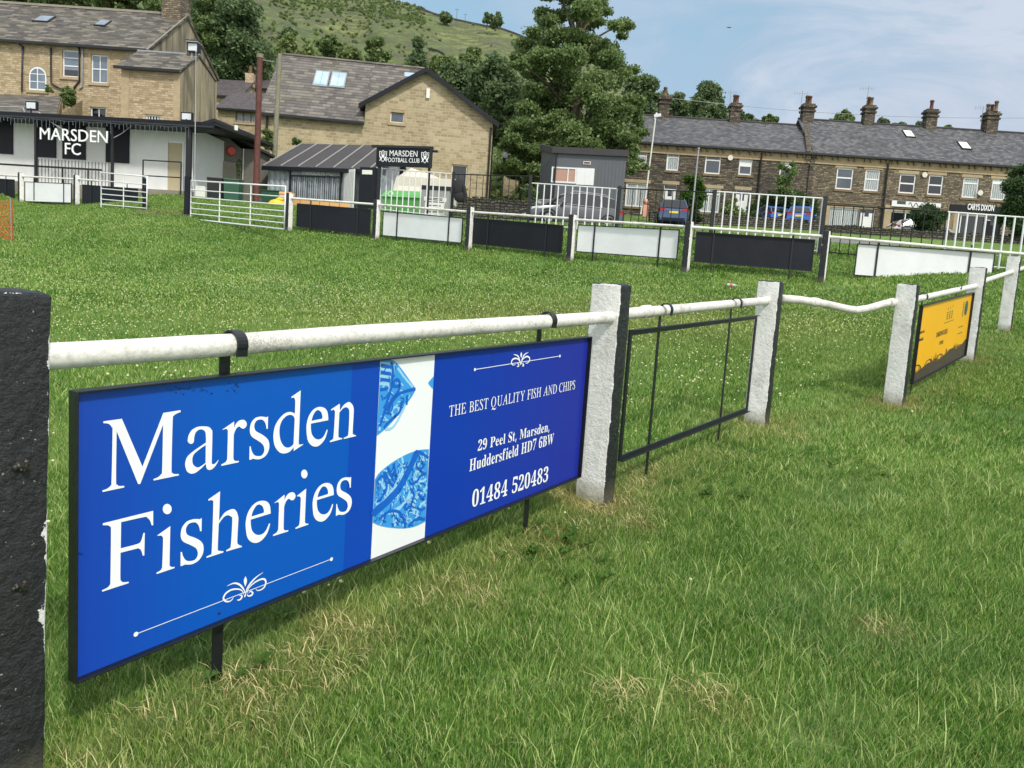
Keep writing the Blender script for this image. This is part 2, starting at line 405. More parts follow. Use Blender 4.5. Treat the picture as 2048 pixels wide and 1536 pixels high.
M_['rail'] = railmat()
M_['black_metal'] = pmat('black_metal', srgb(24, 27, 30), .38, .3, 30, .15, c2=srgb(120, 110, 92), thr=.74)
M_['black_iron'] = pmat('black_iron', srgb(18, 21, 24), .5, .2, 12)
M_['black_board'] = pmat('black_board', srgb(18, 22, 31), .55, .55, 1.6, .5, spec=.3)
M_['white_board'] = pmat('white_board', srgb(226, 228, 230), .6, .07, 2.2, .5)
M_['white_gate'] = pmat('white_gate_paint', srgb(226, 228, 228), .5, .06, 6)
M_['white_paint'] = pmat('white_wall_paint', srgb(216, 217, 214), .8, .07, 2.2, .1)
M_['upvc'] = pmat('white_frame', srgb(226, 227, 226), .4, .04, 5)
M_['cream_frame'] = pmat('cream_frame', srgb(214, 208, 186), .5, .08, 5)
M_['lintel'] = pmat('dressed_stone', srgb(168, 150, 120), .9, .2, 3, .2)
M_['lintel_dark'] = pmat('dark_dressed_stone', srgb(122, 104, 80), .9, .25, 3, .2)
M_['concrete'] = pmat('concrete', srgb(140, 134, 122), .9, .18, 3, .2)
M_['render'] = pmat('stained_render', srgb(150, 140, 116), .9, .2, 1.2, .2, c2=srgb(104, 98, 84), thr=.5)
def streaky(name, a, bcol):
    m, nt, b = newmat(name); g = nt.nodes.new('ShaderNodeNewGeometry')
    mpn = nd(nt, 'ShaderNodeMapping', i_Vector=g.outputs['Position'], i_Scale=(1.3, 1.3, .14))
    n = noise(nt, mpn.outputs[0], 1.6, 7, .62); n2 = noise(nt, g.outputs['Position'], 12, 5, .6)
    c = ramp(nt, n, [(.36, bcol), (.6, a)]); c = mixc(nt, .3, c, ramp(nt, n2, [(.3, (.4, .4, .4)), (.7, (1, 1, 1))]), 'MULTIPLY')
    nt.links.new(c, b.inputs['Base Color']); b.inputs['Roughness'].default_value = .9; bump(nt, b, n2, .25, .02); return m
M_['render'] = streaky('stained_render', srgb(172, 160, 132), srgb(98, 92, 80))
M_['pebble'] = pmat('pebbledash', srgb(104, 102, 94), .95, .2, 9, .4, c2=srgb(76, 80, 68), thr=.6)
M_['felt'] = pmat('roofing_felt', srgb(62, 60, 62), .85, .15, 4, .2)
M_['felt_seam'] = pmat('felt_seam', srgb(150, 146, 138), .85, .1, 4)
M_['felt_dark'] = pmat('dark_felt', srgb(34, 34, 36), .8, .2, 4, .2)
M_['cladding'] = pmat('grey_blue_cladding', srgb(88, 92, 98), .6, .08, 2)
M_['rust'] = pmat('rusty_steel', srgb(92, 52, 44), .8, .3, 5, .3, c2=srgb(60, 42, 36), thr=.55)
M_['pole_wood'] = pmat('weathered_wood', srgb(128, 124, 104), .9, .25, 7, .3, c2=srgb(98, 108, 74), thr=.55)
M_['galv'] = pmat('galvanised', srgb(150, 154, 156), .45, .12, 7, .1, metal=.3)
M_['pole_white'] = pmat('pale_pole', srgb(206, 206, 200), .5, .1, 7)
def corrug():
    m, nt, b = newmat('corrugated_metal'); uv, pos = surf_uv(nt)
    n = noise(nt, pos, 2.5, 6, .65); c = ramp(nt, n, [(.35, srgb(128, 136, 144)), (.65, srgb(176, 184, 190))])
    st = nd(nt, 'ShaderNodeMapping', i_Vector=pos, i_Scale=(6, 6, .5)); s2 = noise(nt, st.outputs[0], 1.5, 5, .6)
    c = mixc(nt, ramp(nt, s2, [(.55, 0.), (.7, .5)]), c, srgb(112, 104, 92))
    nt.links.new(c, b.inputs['Base Color']); b.inputs['Roughness'].default_value = .55; return m
M_['corrugated'] = corrug()
def glassy(name, c, rough=.08, c2=None):
    m, nt, b = newmat(name); g = nt.nodes.new('ShaderNodeNewGeometry')
    n = noise(nt, g.outputs['Position'], .9, 2, .5)
    nt.links.new(ramp(nt, n, [(.4, c), (.6, c2 or tuple(x*1.5 for x in c))]), b.inputs['Base Color'])
    b.inputs['Roughness'].default_value = rough; b.inputs['Specular IOR Level'].default_value = .9; return m
M_['glass'] = glassy('window_glass', srgb(62, 70, 78))
M_['glass_dark'] = glassy('dark_glass', srgb(22, 26, 30))
M_['glass_blue'] = glassy('sky_glass', srgb(92, 106, 120), .05)
M_['car_glass'] = glassy('car_glass', srgb(14, 17, 21), .16)
M_['skylight'] = glassy('skylight_glass', srgb(150, 176, 200), .05)
def curtain():
    m, nt, b = newmat('net_curtain'); uv, pos = surf_uv(nt); s = nd(nt, 'ShaderNodeSeparateXYZ', i_Vector=uv)
    w = mth(nt, 'SINE', mth(nt, 'ADD', mth(nt, 'MULTIPLY', s.outputs[0], 42), mth(nt, 'MULTIPLY', noise(nt, uv, 3, 2), 9)))
    nt.links.new(ramp(nt, w, [(.0, srgb(134, 142, 144)), (1., srgb(196, 200, 198))]), b.inputs['Base Color']); b.inputs['Roughness'].default_value = .35
    return m
M_['curtain'] = curtain()
M_['door_cream'] = pmat('cream_door', srgb(176, 164, 132), .6, .06, 2)
M_['door_white'] = pmat('white_door', srgb(222, 223, 222), .5, .05, 3)
M_['terracotta'] = pmat('terracotta', srgb(112, 74, 58), .9, .3, 9, .2)
M_['red'] = pmat('red_plastic', srgb(206, 70, 58), .5, .1, 4)
M_['orange'] = pmat('orange_mesh', srgb(226, 84, 40), .6, .12, 9)
M_['peach'] = pmat('plywood_board', srgb(226, 176, 120), .7, .12, 4)
M_['yellow'] = pmat('yellow_bag', srgb(232, 190, 50), .6, .12, 9)
M_['green_bin'] = pmat('green_bin', srgb(40, 84, 62), .5, .12, 4)
M_['black_bin'] = pmat('black_bin', srgb(30, 32, 34), .5, .15, 6)
M_['skip_green'] = pmat('skip_green', srgb(88, 160, 84), .55, .14, 3, c2=srgb(110, 90, 60), thr=.66)
M_['skip_red'] = pmat('faded_red', srgb(200, 88, 62), .6, .15, 3)
M_['canvas'] = pmat('canvas', srgb(208, 202, 190), .8, .06, 1.5, .1)
M_['grey_bin'] = pmat('grey_bin', srgb(150, 152, 148), .6, .1, 4)
M_['notice'] = pmat('notice_paper', srgb(226, 226, 218), .6, .04, 6)
M_['ink'] = pmat('dark_ink', srgb(70, 72, 74), .7, .1, 9)
M_['purple'] = pmat('dark_blue_metal', srgb(40, 38, 66), .5, .1, 5, spec=.3)
M_['dirt'] = pmat('bare_soil', srgb(104, 90, 66), .95, .3, 5, .4)
M_['asphalt'] = pmat('asphalt', srgb(112, 112, 110), .95, .12, 7, .3)
M_['white_text'] = pmat('white_lettering', srgb(236, 240, 240), .5, .02, 5)
def gradprint(name, a, b_, x0, x1):
    "printed board whose ink runs from one blue to another along its length"
    m, nt, b = newmat(name); t = nt.nodes.new('ShaderNodeTexCoord'); s = nd(nt, 'ShaderNodeSeparateXYZ', i_Vector=t.outputs['Object'])
    f = mth(nt, 'DIVIDE', mth(nt, 'SUBTRACT', s.outputs[0], x0), x1-x0, clamp=True)
    nt.links.new(mixc(nt, f, a, b_), b.inputs['Base Color']); b.inputs['Roughness'].default_value = .22; b.inputs['Specular IOR Level'].default_value = .4
    n = noise(nt, t.outputs['Object'], 2.2, 2); bump(nt, b, n, .12, .01); return m
M_['sign_azure'] = gradprint('sign_azure', srgb(26, 64, 168), srgb(10, 86, 182), -.71, -.48)
M_['sign_edge'] = pmat('sign_royal', srgb(14, 70, 174), .22, .03, .8, spec=.4)
M_['sign_deep'] = gradprint('sign_deep_blue', srgb(14, 58, 164), srgb(34, 46, 152), .15, .62)
M_['sign_white'] = pmat('sign_white', srgb(232, 236, 236), .25, .03, 2)
M_['fish_mid'] = pmat('tile_blue', srgb(58, 150, 220), .3, .1, 6)
M_['fish_pale'] = pmat('tile_pale', srgb(150, 206, 236), .3, .08, 8)
M_['fish_dark'] = pmat('tile_dark', srgb(24, 98, 196), .3, .12, 8)
M_['amber'] = pmat('amber_sign', srgb(240, 180, 34), .3, .05, .8)
M_['amber_dark'] = pmat('sign_drawing', srgb(70, 62, 52), .5, .2, 20)
M_['dark_green_ink'] = pmat('green_ink', srgb(52, 84, 66), .5, .1, 20)
M_['car_grey'] = pmat('grey_car_paint', srgb(96, 98, 102), .25, .04, 1, metal=.5)
M_['car_blue'] = pmat('slate_blue_car_paint', srgb(76, 96, 126), .25, .05, 1, metal=.4)
M_['car_bright'] = pmat('bright_blue_car_paint', srgb(58, 104, 188), .3, .05, 1, metal=.1)
M_['car_white'] = pmat('white_car_paint', srgb(220, 220, 222), .28, .03, 1)
M_['tyre'] = pmat('tyre_rubber', srgb(26, 26, 27), .9, .1, 9)
M_['rim'] = pmat('alloy_rim', srgb(150, 154, 158), .35, .08, 9, metal=.6)
M_['tail_light'] = pmat('tail_light', srgb(150, 24, 30), .25, .05, 9)
M_['head_light'] = pmat('head_light', srgb(210, 216, 220), .15, .05, 9)
M_['plate_yellow'] = pmat('plate_yellow', srgb(226, 196, 40), .5, .04, 9)
M_['bark'] = pmat('bark', srgb(78, 68, 54), .95, .3, 9, .5)
M_['pink'] = pmat('painted_figure', srgb(220, 160, 140), .6, .12, 9)
M_['bottle'] = pmat('clear_plastic', srgb(170, 190, 196), .3, .1, 20)
M_['cable'] = pmat('grey_cable', srgb(168, 172, 174), .6, .1, 9)
M_['fairy'] = pmat('fairy_light_cable', srgb(120, 128, 138), .6, .2, 9)
M_['satellite'] = pmat('off_white_plastic', srgb(212, 208, 196), .5, .06, 9)
def leafmat(name, a, b_, c_, sc_=.5, trans=.4):
    m, nt, b = newmat(name); g = nt.nodes.new('ShaderNodeNewGeometry')
    big = noise(nt, g.outputs['Position'], sc_, 4, .6)
    f = mth(nt, 'ADD', mth(nt, 'MULTIPLY', g.outputs['Random Per Island'], .45), mth(nt, 'MULTIPLY', big, .6))
    c = ramp(nt, f, [(.22, a), (.5, b_), (.82, c_)])
    nt.links.new(c, b.inputs['Base Color']); b.inputs['Roughness'].default_value = .55; b.inputs['Specular IOR Level'].default_value = .3
    tr = nd(nt, 'ShaderNodeBsdfTranslucent', i_Color=c); mx = nd(nt, 'ShaderNodeMixShader', i_Fac=trans)
    nt.links.new(b.outputs[0], mx.inputs[1]); nt.links.new(tr.outputs[0], mx.inputs[2])
    out = [n for n in nt.nodes if n.type == 'OUTPUT_MATERIAL'][0]; nt.links.new(mx.outputs[0], out.inputs[0])
    return m
M_['leaf_tree'] = leafmat('sycamore_leaf', srgb(84, 106, 64), srgb(112, 134, 80), srgb(144, 162, 102))
M_['leaf_dark'] = leafmat('dark_leaf', srgb(74, 94, 64), srgb(100, 122, 80), srgb(130, 148, 100))
M_['leaf_light'] = leafmat('light_leaf', srgb(94, 112, 68), srgb(120, 138, 82), srgb(148, 162, 102))
M_['leaf_conifer'] = leafmat('conifer_leaf', srgb(44, 72, 30), srgb(70, 104, 38), srgb(108, 140, 52))
M_['leaf_hedge'] = leafmat('hedge_leaf', srgb(46, 64, 42), srgb(66, 90, 54), srgb(94, 118, 72))
def grassmat(name, blades):
    m, nt, b = newmat(name); g = nt.nodes.new('ShaderNodeNewGeometry'); pos = g.outputs['Position']
    at = nd(nt, 'ShaderNodeAttribute', attribute_type='INSTANCER' if blades else 'GEOMETRY', attribute_name='dry')
    big = noise(nt, pos, .55, 4, .6); mid = noise(nt, pos, 3.1, 4, .6)
    f = mth(nt, 'ADD', mth(nt, 'MULTIPLY', big, .6), mth(nt, 'MULTIPLY', mid, .4))
    if blades: f = mth(nt, 'ADD', mth(nt, 'MULTIPLY', f, .6), mth(nt, 'MULTIPLY', mth(nt, 'POWER', g.outputs['Random Per Island'], 1.6), .5))
    c = ramp(nt, f, [(.28, srgb(62, 104, 40)), (.43, srgb(102, 146, 58)), (.56, srgb(136, 168, 76)), (.72, srgb(194, 206, 136))])
    blu = ramp(nt, noise(nt, pos, 1.1, 3, .5), [(.54, 0.), (.7, .38)])
    c = mixc(nt, blu, c, srgb(98, 136, 82))
    dn = noise(nt, pos, 7, 5, .7)
    d = mth(nt, 'MULTIPLY', at.outputs['Fac'], mth(nt, 'ADD', .35, dn), clamp=True)
    if blades: d = mth(nt, 'ADD', d, mth(nt, 'MULTIPLY', mth(nt, 'GREATER_THAN', g.outputs['Random Per Island'], .975), .6), clamp=True)
    c = mixc(nt, d, c, srgb(176, 160, 104))
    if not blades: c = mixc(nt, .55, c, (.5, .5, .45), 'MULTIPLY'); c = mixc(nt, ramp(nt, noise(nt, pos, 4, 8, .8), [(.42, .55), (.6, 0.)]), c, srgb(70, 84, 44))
    nt.links.new(c, b.inputs['Base Color']); b.inputs['Roughness'].default_value = .6; b.inputs['Specular IOR Level'].default_value = .25
    if blades:
        tr = nd(nt, 'ShaderNodeBsdfTranslucent', i_Color=c); mx = nd(nt, 'ShaderNodeMixShader', i_Fac=.3)
        nt.links.new(b.outputs[0], mx.inputs[1]); nt.links.new(tr.outputs[0], mx.inputs[2])
        out = [n for n in nt.nodes if n.type == 'OUTPUT_MATERIAL'][0]; nt.links.new(mx.outputs[0], out.inputs[0])
    else: bump(nt, b, noise(nt, pos, 30, 6, .7), .6, .03)
    return m
M_['grass_blade'] = grassmat('grass_blade', True); M_['turf'] = grassmat('turf', False)
M_['clover'] = pmat('clover_petal', srgb(200, 204, 152), .7, .08, 40)
def hillmat():
    m, nt, b = newmat('moorland'); g = nt.nodes.new('ShaderNodeNewGeometry'); pos = g.outputs['Position']
    mpn = nd(nt, 'ShaderNodeMapping', i_Vector=pos, i_Rotation=(0, 0, R(-20)), i_Scale=(.5, .5, 2.2))
    a = noise(nt, mpn.outputs[0], .028, 7, .62, 1.2); f = noise(nt, pos, .25, 8, .72)
    k = mth(nt, 'ADD', mth(nt, 'MULTIPLY', a, .75), mth(nt, 'MULTIPLY', f, .3))
    c = ramp(nt, k, [(.36, srgb(54, 56, 40)), (.44, srgb(74, 82, 48)), (.50, srgb(100, 116, 58)), (.56, srgb(84, 90, 54)), (.62, srgb(122, 130, 74)), (.72, srgb(98, 116, 58))])
    h = noise(nt, mpn.outputs[0], .05, 6, .7, 2.); c = mixc(nt, ramp(nt, h, [(.50, 0.), (.6, .7)]), c, srgb(80, 70, 62))
    sh = noise(nt, pos, .9, 6, .8); c = mixc(nt, ramp(nt, sh, [(.46, 0.), (.6, .7)]), c, srgb(58, 70, 42))
    nt.links.new(c, b.inputs['Base Color']); b.inputs['Roughness'].default_value = .95; bump(nt, b, f, .8, 1.); return m
M_['moor'] = hillmat()

# ------------------------------------------------------------------ terrain
posts_near = [('P2', 1188, 1003, 567), ('P3', 1512, 850, 562), ('P4', 1787, 812, 568), ('P5', 1932, 724, 535), ('P6', 2008, 664, 512)]
posts_far = [('I', 1642, 565, 462), ('H', 1370, 543.5, 443), ('G', 1139, 522, 429.5), ('F', 936, 499.5, 414), ('E', 751, 478, 399.5),
             ('D', 577, 462, 386), ('B', 153, 411, 350), ('A', 42, 404.5, 345)]
PB = {}
for n_, x_, yb_, yt_ in posts_near+posts_far:
    PB[n_] = P(x_, yb_, depth_of(x_, yb_, yt_, 1.15))
PB['P1'] = np.array([-1.108, 1.635, .212])
PB['J'] = PB['I']+(PB['I']-PB['H'])*np.array([1, .75, .55])
FB = []   # railing fence base points along the bank (photo x, y of foot, depth)
for x_, y_, d_ in ((763, 424, 26.2), (905, 440, 24.6), (1060, 455, 23.0), (1236, 470, 21.5), (1430, 487, 20.2), (1650, 511, 18.9), (1893, 534, 17.7), (2130, 556, 16.6)):
    FB.append(P(x_, y_, d_))
plane = lambda x, y: .02-.0176*x+.0906*y
ctl = [(x, y, plane(x, y)) for x, y in ((0, 0), (-2.5, 0), (3, 0), (0, 1.6), (3.2, 3.4), (-3, 3), (6, 2), (1.2, 2.2), (-8, -4), (8, -4), (0, -6))]
ctl += [tuple(PB[k]) for k in ('P1', 'P2', 'P3', 'P4', 'P5', 'P6', 'I', 'H', 'G', 'F', 'E', 'D', 'B', 'A')]
ctl += [tuple(p) for p in FB]
for x_, y_, d_ in ((374, 431, 25.3), (340, 389, 31), (0, 372, 31.5), (740, 425, 33.5), (560, 415, 33.5), (1145, 456, 38), (1335, 455, 49), (1260, 431, 57.5), (1500, 446, 57.5), (1735, 461, 57.5),
                   (2040, 484, 57.5), (1690, 489, 28.5), (1690, 477, 34.6), (980, 441, 40), (870, 425, 46), (430, 390, 36), (2040, 510, 28.5), (300, 380, 45), (1050, 425, 60), (1145, 467, 29), (1340, 475, 33), (1000, 463, 29), (870, 449, 33), (1500, 481, 33), (1700, 497, 24), (1850, 503, 35), (1960, 509, 40)):
    ctl.append(tuple(P(x_, y_, d_)))
zE = P(1500, 446, 57.5)[2]
ctl += [(-40, 60, zE+.5), (0, 70, zE+.6), (45, 66, zE+.3), (70, 40, zE-2), (-50, 20, 3.2), (30, 8, 1.2), (40, 20, 3.0)]
ctl = np.array(ctl, float)
def _tps(r2): return np.where(r2 > 1e-9, r2*np.log(np.maximum(r2, 1e-9))*.5, 0.)
_n = len(ctl); _d2 = ((ctl[:, None, :2]-ctl[None, :, :2])**2).sum(-1)
_K = _tps(_d2)+np.eye(_n)*.35; _Pm = np.hstack([np.ones((_n, 1)), ctl[:, :2]])
_A = np.zeros((_n+3, _n+3)); _A[:_n, :_n] = _K; _A[:_n, _n:] = _Pm; _A[_n:, :_n] = _Pm.T
_w = np.linalg.solve(_A, np.concatenate([ctl[:, 2], np.zeros(3)]))
def terrain(x, y):
    x = np.asarray(x, float); y = np.asarray(y, float); sh = x.shape; x = x.ravel(); y = y.ravel(); out = np.empty(len(x))
    for i in range(0, len(x), 20000):
        xx, yy = x[i:i+20000], y[i:i+20000]
        r2 = (xx[:, None]-ctl[None, :, 0])**2+(yy[:, None]-ctl[None, :, 1])**2
        out[i:i+20000] = _tps(r2)@_w[:_n]+_w[_n]+_w[_n+1]*xx+_w[_n+2]*yy
    return out.reshape(sh)
def gz(x, y): return float(terrain(np.array([x]), np.array([y]))[0])
# worn, dry grass along the touchline rail, round the posts and in a few scuffed spots
_seg = [(PB['P1'], PB['P2']), (PB['P2'], PB['P3']), (PB['P3'], PB['P4']), (PB['P4'], PB['P5']), (PB['P5'], PB['P6'])]
_scuffs = [(1250, 1412, .05), (1410, 1410, .08), (1610, 885, .10), (690, 1260, .2), (1275, 1060, .10), (1780, 1280, .07), (930, 1190, .16), (1100, 1080, .2), (1290, 960, .2), (520, 1455, .12), (640, 1330, .12)]
def ground_hit(x, y):
    r = ray(x, y); lo, hi = .6, 70.
    ts = np.linspace(.6, 60, 1500); p = CAM[None]+ts[:, None]*r[None]; g = terrain(p[:, 0], p[:, 1])
    k = np.argmax(p[:, 2] < g); return p[k] if (p[:, 2] < g).any() else p[-1]
_sc = [(ground_hit(x, y), r) for x, y, r in _scuffs]
def dryness(x, y):
    x = np.asarray(x, float); y = np.asarray(y, float); d = np.zeros_like(x)
    for a, b in _seg:
        ab = (b-a)[:2]; L2 = ab@ab; t = np.clip(((x-a[0])*ab[0]+(y-a[1])*ab[1])/L2, 0, 1)
        dist = np.hypot(x-a[0]-t*ab[0], y-a[1]-t*ab[1])
        side = ((x-a[0])*ab[1]-(y-a[1])*ab[0])
        d = np.maximum(d, .26*np.exp(-(np.maximum(dist-.02, 0)/np.where(side > 0, .22, .1))**2))
    for p, _ in [(PB[k], 0) for k in ('P2', 'P3', 'P4', 'P5')]:
        d = np.maximum(d, 1.0*np.exp(-(np.hypot(x-p[0], y-p[1])/.24)**2))
    for p, r in _sc: d = np.maximum(d, 0.5*np.exp(-(np.hypot(x-p[0], y-p[1])/r)**2))
    d = np.maximum(d, .35*np.exp(-(((x-1)/5.)**2+((y-13)/2.5)**2)))
    return d
gx = np.concatenate([np.linspace(-60, -12, 40), np.linspace(-11.5, 12, 180), np.linspace(12.5, 75, 45)])
gy = np.concatenate([np.linspace(-8, 0, 12), np.linspace(.1, 9, 110), np.linspace(9.2, 32, 90), np.linspace(32.6, 70, 55)])
GX, GY = np.meshgrid(gx, gy); GZ = terrain(GX, GY)
rng = np.random.default_rng(5)
V = np.stack([GX, GY, GZ], -1).reshape(-1, 3); nx_ = len(gx); ny_ = len(gy)
ii = (np.arange(ny_-1)[:, None]*nx_+np.arange(nx_-1)[None]).ravel()
Q = np.stack([ii, ii+1, ii+1+nx_, ii+nx_], -1)
me = fast_mesh('ground', V, Q, M_['turf'])
at = me.attributes.new('dry', 'FLOAT', 'POINT'); at.data.foreach_set('value', np.clip(dryness(V[:, 0], V[:, 1]), 0, 1).astype(np.float32))
me.polygons.foreach_set('use_smooth', np.ones(len(Q), bool))
go = bpy.data.objects.new('ground', me); col.objects.link(go)
tag(go, 'green pitch and grass bank rising away from the near rail fence', 'ground', kind='structure')

def drape(name, mat, quad, nu, nv, lift, label):
    "strip lying on the terrain; quad = 4 xy corners"
    a, b, c, d = [np.array(q, float) for q in quad]; Vv = []
    for j in range(nv+1):
        for i in range(nu+1):
            s_, t_ = i/nu, j/nv; p = (a*(1-s_)+b*s_)*(1-t_)+(d*(1-s_)+c*s_)*t_; Vv.append((p[0], p[1], 0))
    Vv = np.array(Vv); Vv[:, 2] = terrain(Vv[:, 0], Vv[:, 1])+lift
    q = [(j*(nu+1)+i, j*(nu+1)+i+1, (j+1)*(nu+1)+i+1, (j+1)*(nu+1)+i) for j in range(nv) for i in range(nu)]
    m_ = fast_mesh(name, Vv, q, mat); o = bpy.data.objects.new(name, m_); col.objects.link(o)
    return tag(o, label, name.replace('_', ' '), kind='structure')

# ------------------------------------------------------------------ grass blades and clover, instanced on scattered points
def blade_patch(name, size, n, h, w, seed, lean=.5):
    g = np.random.default_rng(seed)
    x = (g.random(n)-.5)*size; y = (g.random(n)-.5)*size; a = g.random(n)*2*np.pi
    H = h*(.45+g.random(n)**1.4*.95); L = H*lean*(.2+g.random(n)*1.5); la = g.random(n)*2*np.pi
    W = w*(.6+g.random(n)*.8); dx, dy = np.cos(a)*W/2, np.sin(a)*W/2; lx, ly = np.cos(la)*L, np.sin(la)*L
    flat = g.random(n) < .10; H = np.where(flat, H*.35, H); lx = np.where(flat, lx*2.2, lx); ly = np.where(flat, ly*2.2, ly)
    z0 = np.full(n, -.01)
    v = np.stack([np.stack([x-dx, y-dy, z0], -1), np.stack([x+dx, y+dy, z0], -1),
                  np.stack([x+dx*.8+lx*.35, y+dy*.8+ly*.35, H*.55], -1), np.stack([x-dx*.8+lx*.35, y-dy*.8+ly*.35, H*.55], -1),
                  np.stack([x+lx, y+ly, H], -1)], 1).reshape(-1, 3)
    b = np.arange(n)[:, None]*5
    t = np.concatenate([b+[[0, 1, 2]], b+[[0, 2, 3]], b+[[3, 2, 4]]])
    m_ = fast_mesh(name, v, t, M_['grass_blade']); return bpy.data.objects.new(name, m_)
def scatter(name, pts, rots, scl, sources, label, cat, attr=None, mat=None):
    m_ = bpy.data.meshes.new(name); m_.vertices.add(len(pts)); m_.vertices.foreach_set('co', np.asarray(pts, np.float32).ravel())
    for k, arr, ty in (('rot', rots, 'FLOAT_VECTOR'), ('scl', scl, 'FLOAT')):
        a = m_.attributes.new(k, ty, 'POINT'); a.data.foreach_set('vector' if ty == 'FLOAT_VECTOR' else 'value', np.asarray(arr, np.float32).ravel())
    if attr is not None:
        a = m_.attributes.new('dry', 'FLOAT', 'POINT'); a.data.foreach_set('value', np.asarray(attr, np.float32))
    o = bpy.data.objects.new(name, m_); col.objects.link(o)
    if mat: m_.materials.append(mat)
    cc = bpy.data.collections.new(name+'_sources')
    for s_ in sources: cc.objects.link(s_)
    ng = bpy.data.node_groups.new(name, 'GeometryNodeTree')
    ng.interface.new_socket('Geometry', in_out='INPUT', socket_type='NodeSocketGeometry')
    ng.interface.new_socket('Geometry', in_out='OUTPUT', socket_type='NodeSocketGeometry')
    gi = ng.nodes.new('NodeGroupInput'); gout = ng.nodes.new('NodeGroupOutput')
    ci = ng.nodes.new('GeometryNodeCollectionInfo'); ci.inputs['Collection'].default_value = cc; ci.inputs['Separate Children'].default_value = True
    ci.inputs['Reset Children'].default_value = True
    ip = ng.nodes.new('GeometryNodeInstanceOnPoints'); ip.inputs['Pick Instance'].default_value = True
    na = ng.nodes.new('GeometryNodeInputNamedAttribute'); na.data_type = 'FLOAT_VECTOR'; na.inputs['Name'].default_value = 'rot'
    ns = ng.nodes.new('GeometryNodeInputNamedAttribute'); ns.data_type = 'FLOAT'; ns.inputs['Name'].default_value = 'scl'
    L = ng.links.new
    L(gi.outputs[0], ip.inputs['Points']); L(ci.outputs[0], ip.inputs['Instance'])
    L(na.outputs['Attribute'], ip.inputs['Rotation']); L(ns.outputs['Attribute'], ip.inputs['Scale']); L(ip.outputs[0], gout.inputs[0])
    md = o.modifiers.new('scatter', 'NODES'); md.node_group = ng
    return tag(o, label, cat, kind='stuff')
def screen(x, y, z):
    p = np.stack([x, y, z], -1)-CAM; d = p@fwd
    return IW/2+F*(p@cright)/d, IH/2-F*(p@cup)/d, d
def cand(xr, yr, n, rg, grid=None):
    if grid:
        a, b = np.meshgrid(np.arange(xr[0], xr[1], grid), np.arange(yr[0], yr[1], grid)); x = (a+rg.uniform(-.5, .5, a.shape)*grid).ravel(); y = (b+rg.uniform(-.5, .5, b.shape)*grid).ravel()
    else: x = rg.uniform(*xr, n); y = rg.uniform(*yr, n)
    z = terrain(x, y); sx, sy, d = screen(x, y, z)
    k = (d > .45) & (sx > -1500) & (sx < IW+1800) & (sy < IH+1300) & (sy > 150)
    return x[k], y[k], z[k], d[k]
def slope_rot(x, y, rg):
    e = .3; zx = (terrain(x+e, y)-terrain(x-e, y))/(2*e); zy = (terrain(x, y+e)-terrain(x, y-e))/(2*e)
    return np.stack([np.arctan(zy), -np.arctan(zx), rg.random(len(x))*0], -1)
rg = np.random.default_rng(11)
# rotate whole patches about their own vertical by picking among pre-turned variants, so slope tilt stays exact
def variants(nm, size, n, h, w, k): return [blade_patch(nm, size, n, h, w, 100+i, .55) for i in range(k)]
def clear_of_path(x, y, z): return np.ones(len(x), bool)
zones = [((-4.5, 7), (.2, 5.4), .22, 520, .032, .0024, 3400, (0, 5.0)),
         ((-11, 15), (1.5, 12), .45, 420, .044, .0060, 3400, (5.0, 11.5)),
         ((-30, 32), (5, 33), 1.1, 520, .05, .016, 5200, (11.5, 34))]
for zi, (xr, yr, size, n, h, w, cnt, (d0, d1)) in enumerate(zones):
    area = (xr[1]-xr[0])*(yr[1]-yr[0]); x, y, z, d = cand(xr, yr, 0, rg, size*.5)
    k = (d >= d0-.3) & (d < d1+.2)
    if zi == 2: k &= (y < 16.9+np.where(x < -8, 18, 12)) 
    x, y, z, d = x[k], y[k], z[k], d[k]
    lush = .75+.5*np.sin(x*1.7+y*.9)*np.sin(y*2.1-x*.6)
    s_ = .85+.3*rg.random(len(x)); s_ *= np.where(lush > 1.05, 1.18, 1.0)
    scatter('grass', np.stack([x, y, z], -1), slope_rot(x, y, rg), s_, variants('grass_tuft', size, n, h, w, 9),
            ['short green grass in the foreground along the rail fence', 'mid distance grass of the pitch', 'far grass of the pitch up to the railings'][zi], 'grass', attr=np.clip(dryness(x, y), 0, 1))
# longer tufts near the rail and foreground
x, y, z, d = cand((-2.5, 4), (.6, 5), 1500, rg)
ntuft = [blade_patch('long_tuft', .10, 18, .07, .003, 300+i, .8) for i in range(6)]
scatter('long_grass', np.stack([x, y, z], -1), slope_rot(x, y, rg), .6+.6*rg.random(len(x)), ntuft, 'longer grass tufts sprouting through the foreground turf', 'grass', attr=np.clip(dryness(x, y), 0, 1)*.8)
# dry straw on the scuffed spots
sx_, sy_ = [], []
for p, r in _sc:
    m2 = 5 if r < .11 else 3; a = rg.random(m2)*6.28; q = r*np.sqrt(rg.random(m2))*.8; sx_ += list(p[0]+q*np.cos(a)); sy_ += list(p[1]+q*np.sin(a))
for k in ('P2', 'P3', 'P4'):
    a = rg.random(9)*6.28; q = .12+.10*rg.random(9); sx_ += list(PB[k][0]+q*np.cos(a)); sy_ += list(PB[k][1]+q*np.sin(a))
for a, b in _seg[:2]:
    for q in rg.random(34): off = abs(rg.normal(0, .16)); sx_.append((a+(b-a)*q)[0]+off*.82); sy_.append((a+(b-a)*q)[1]-off*.57)
sx_, sy_ = np.array(sx_), np.array(sy_)
straw = [blade_patch('straw', .14, 22, .022, .0026, 400+i, 2.2) for i in range(4)]
for s_ in straw: s_.data.materials.clear(); s_.data.materials.append(pmat('straw', srgb(198, 182, 132), .8, .15, 30))
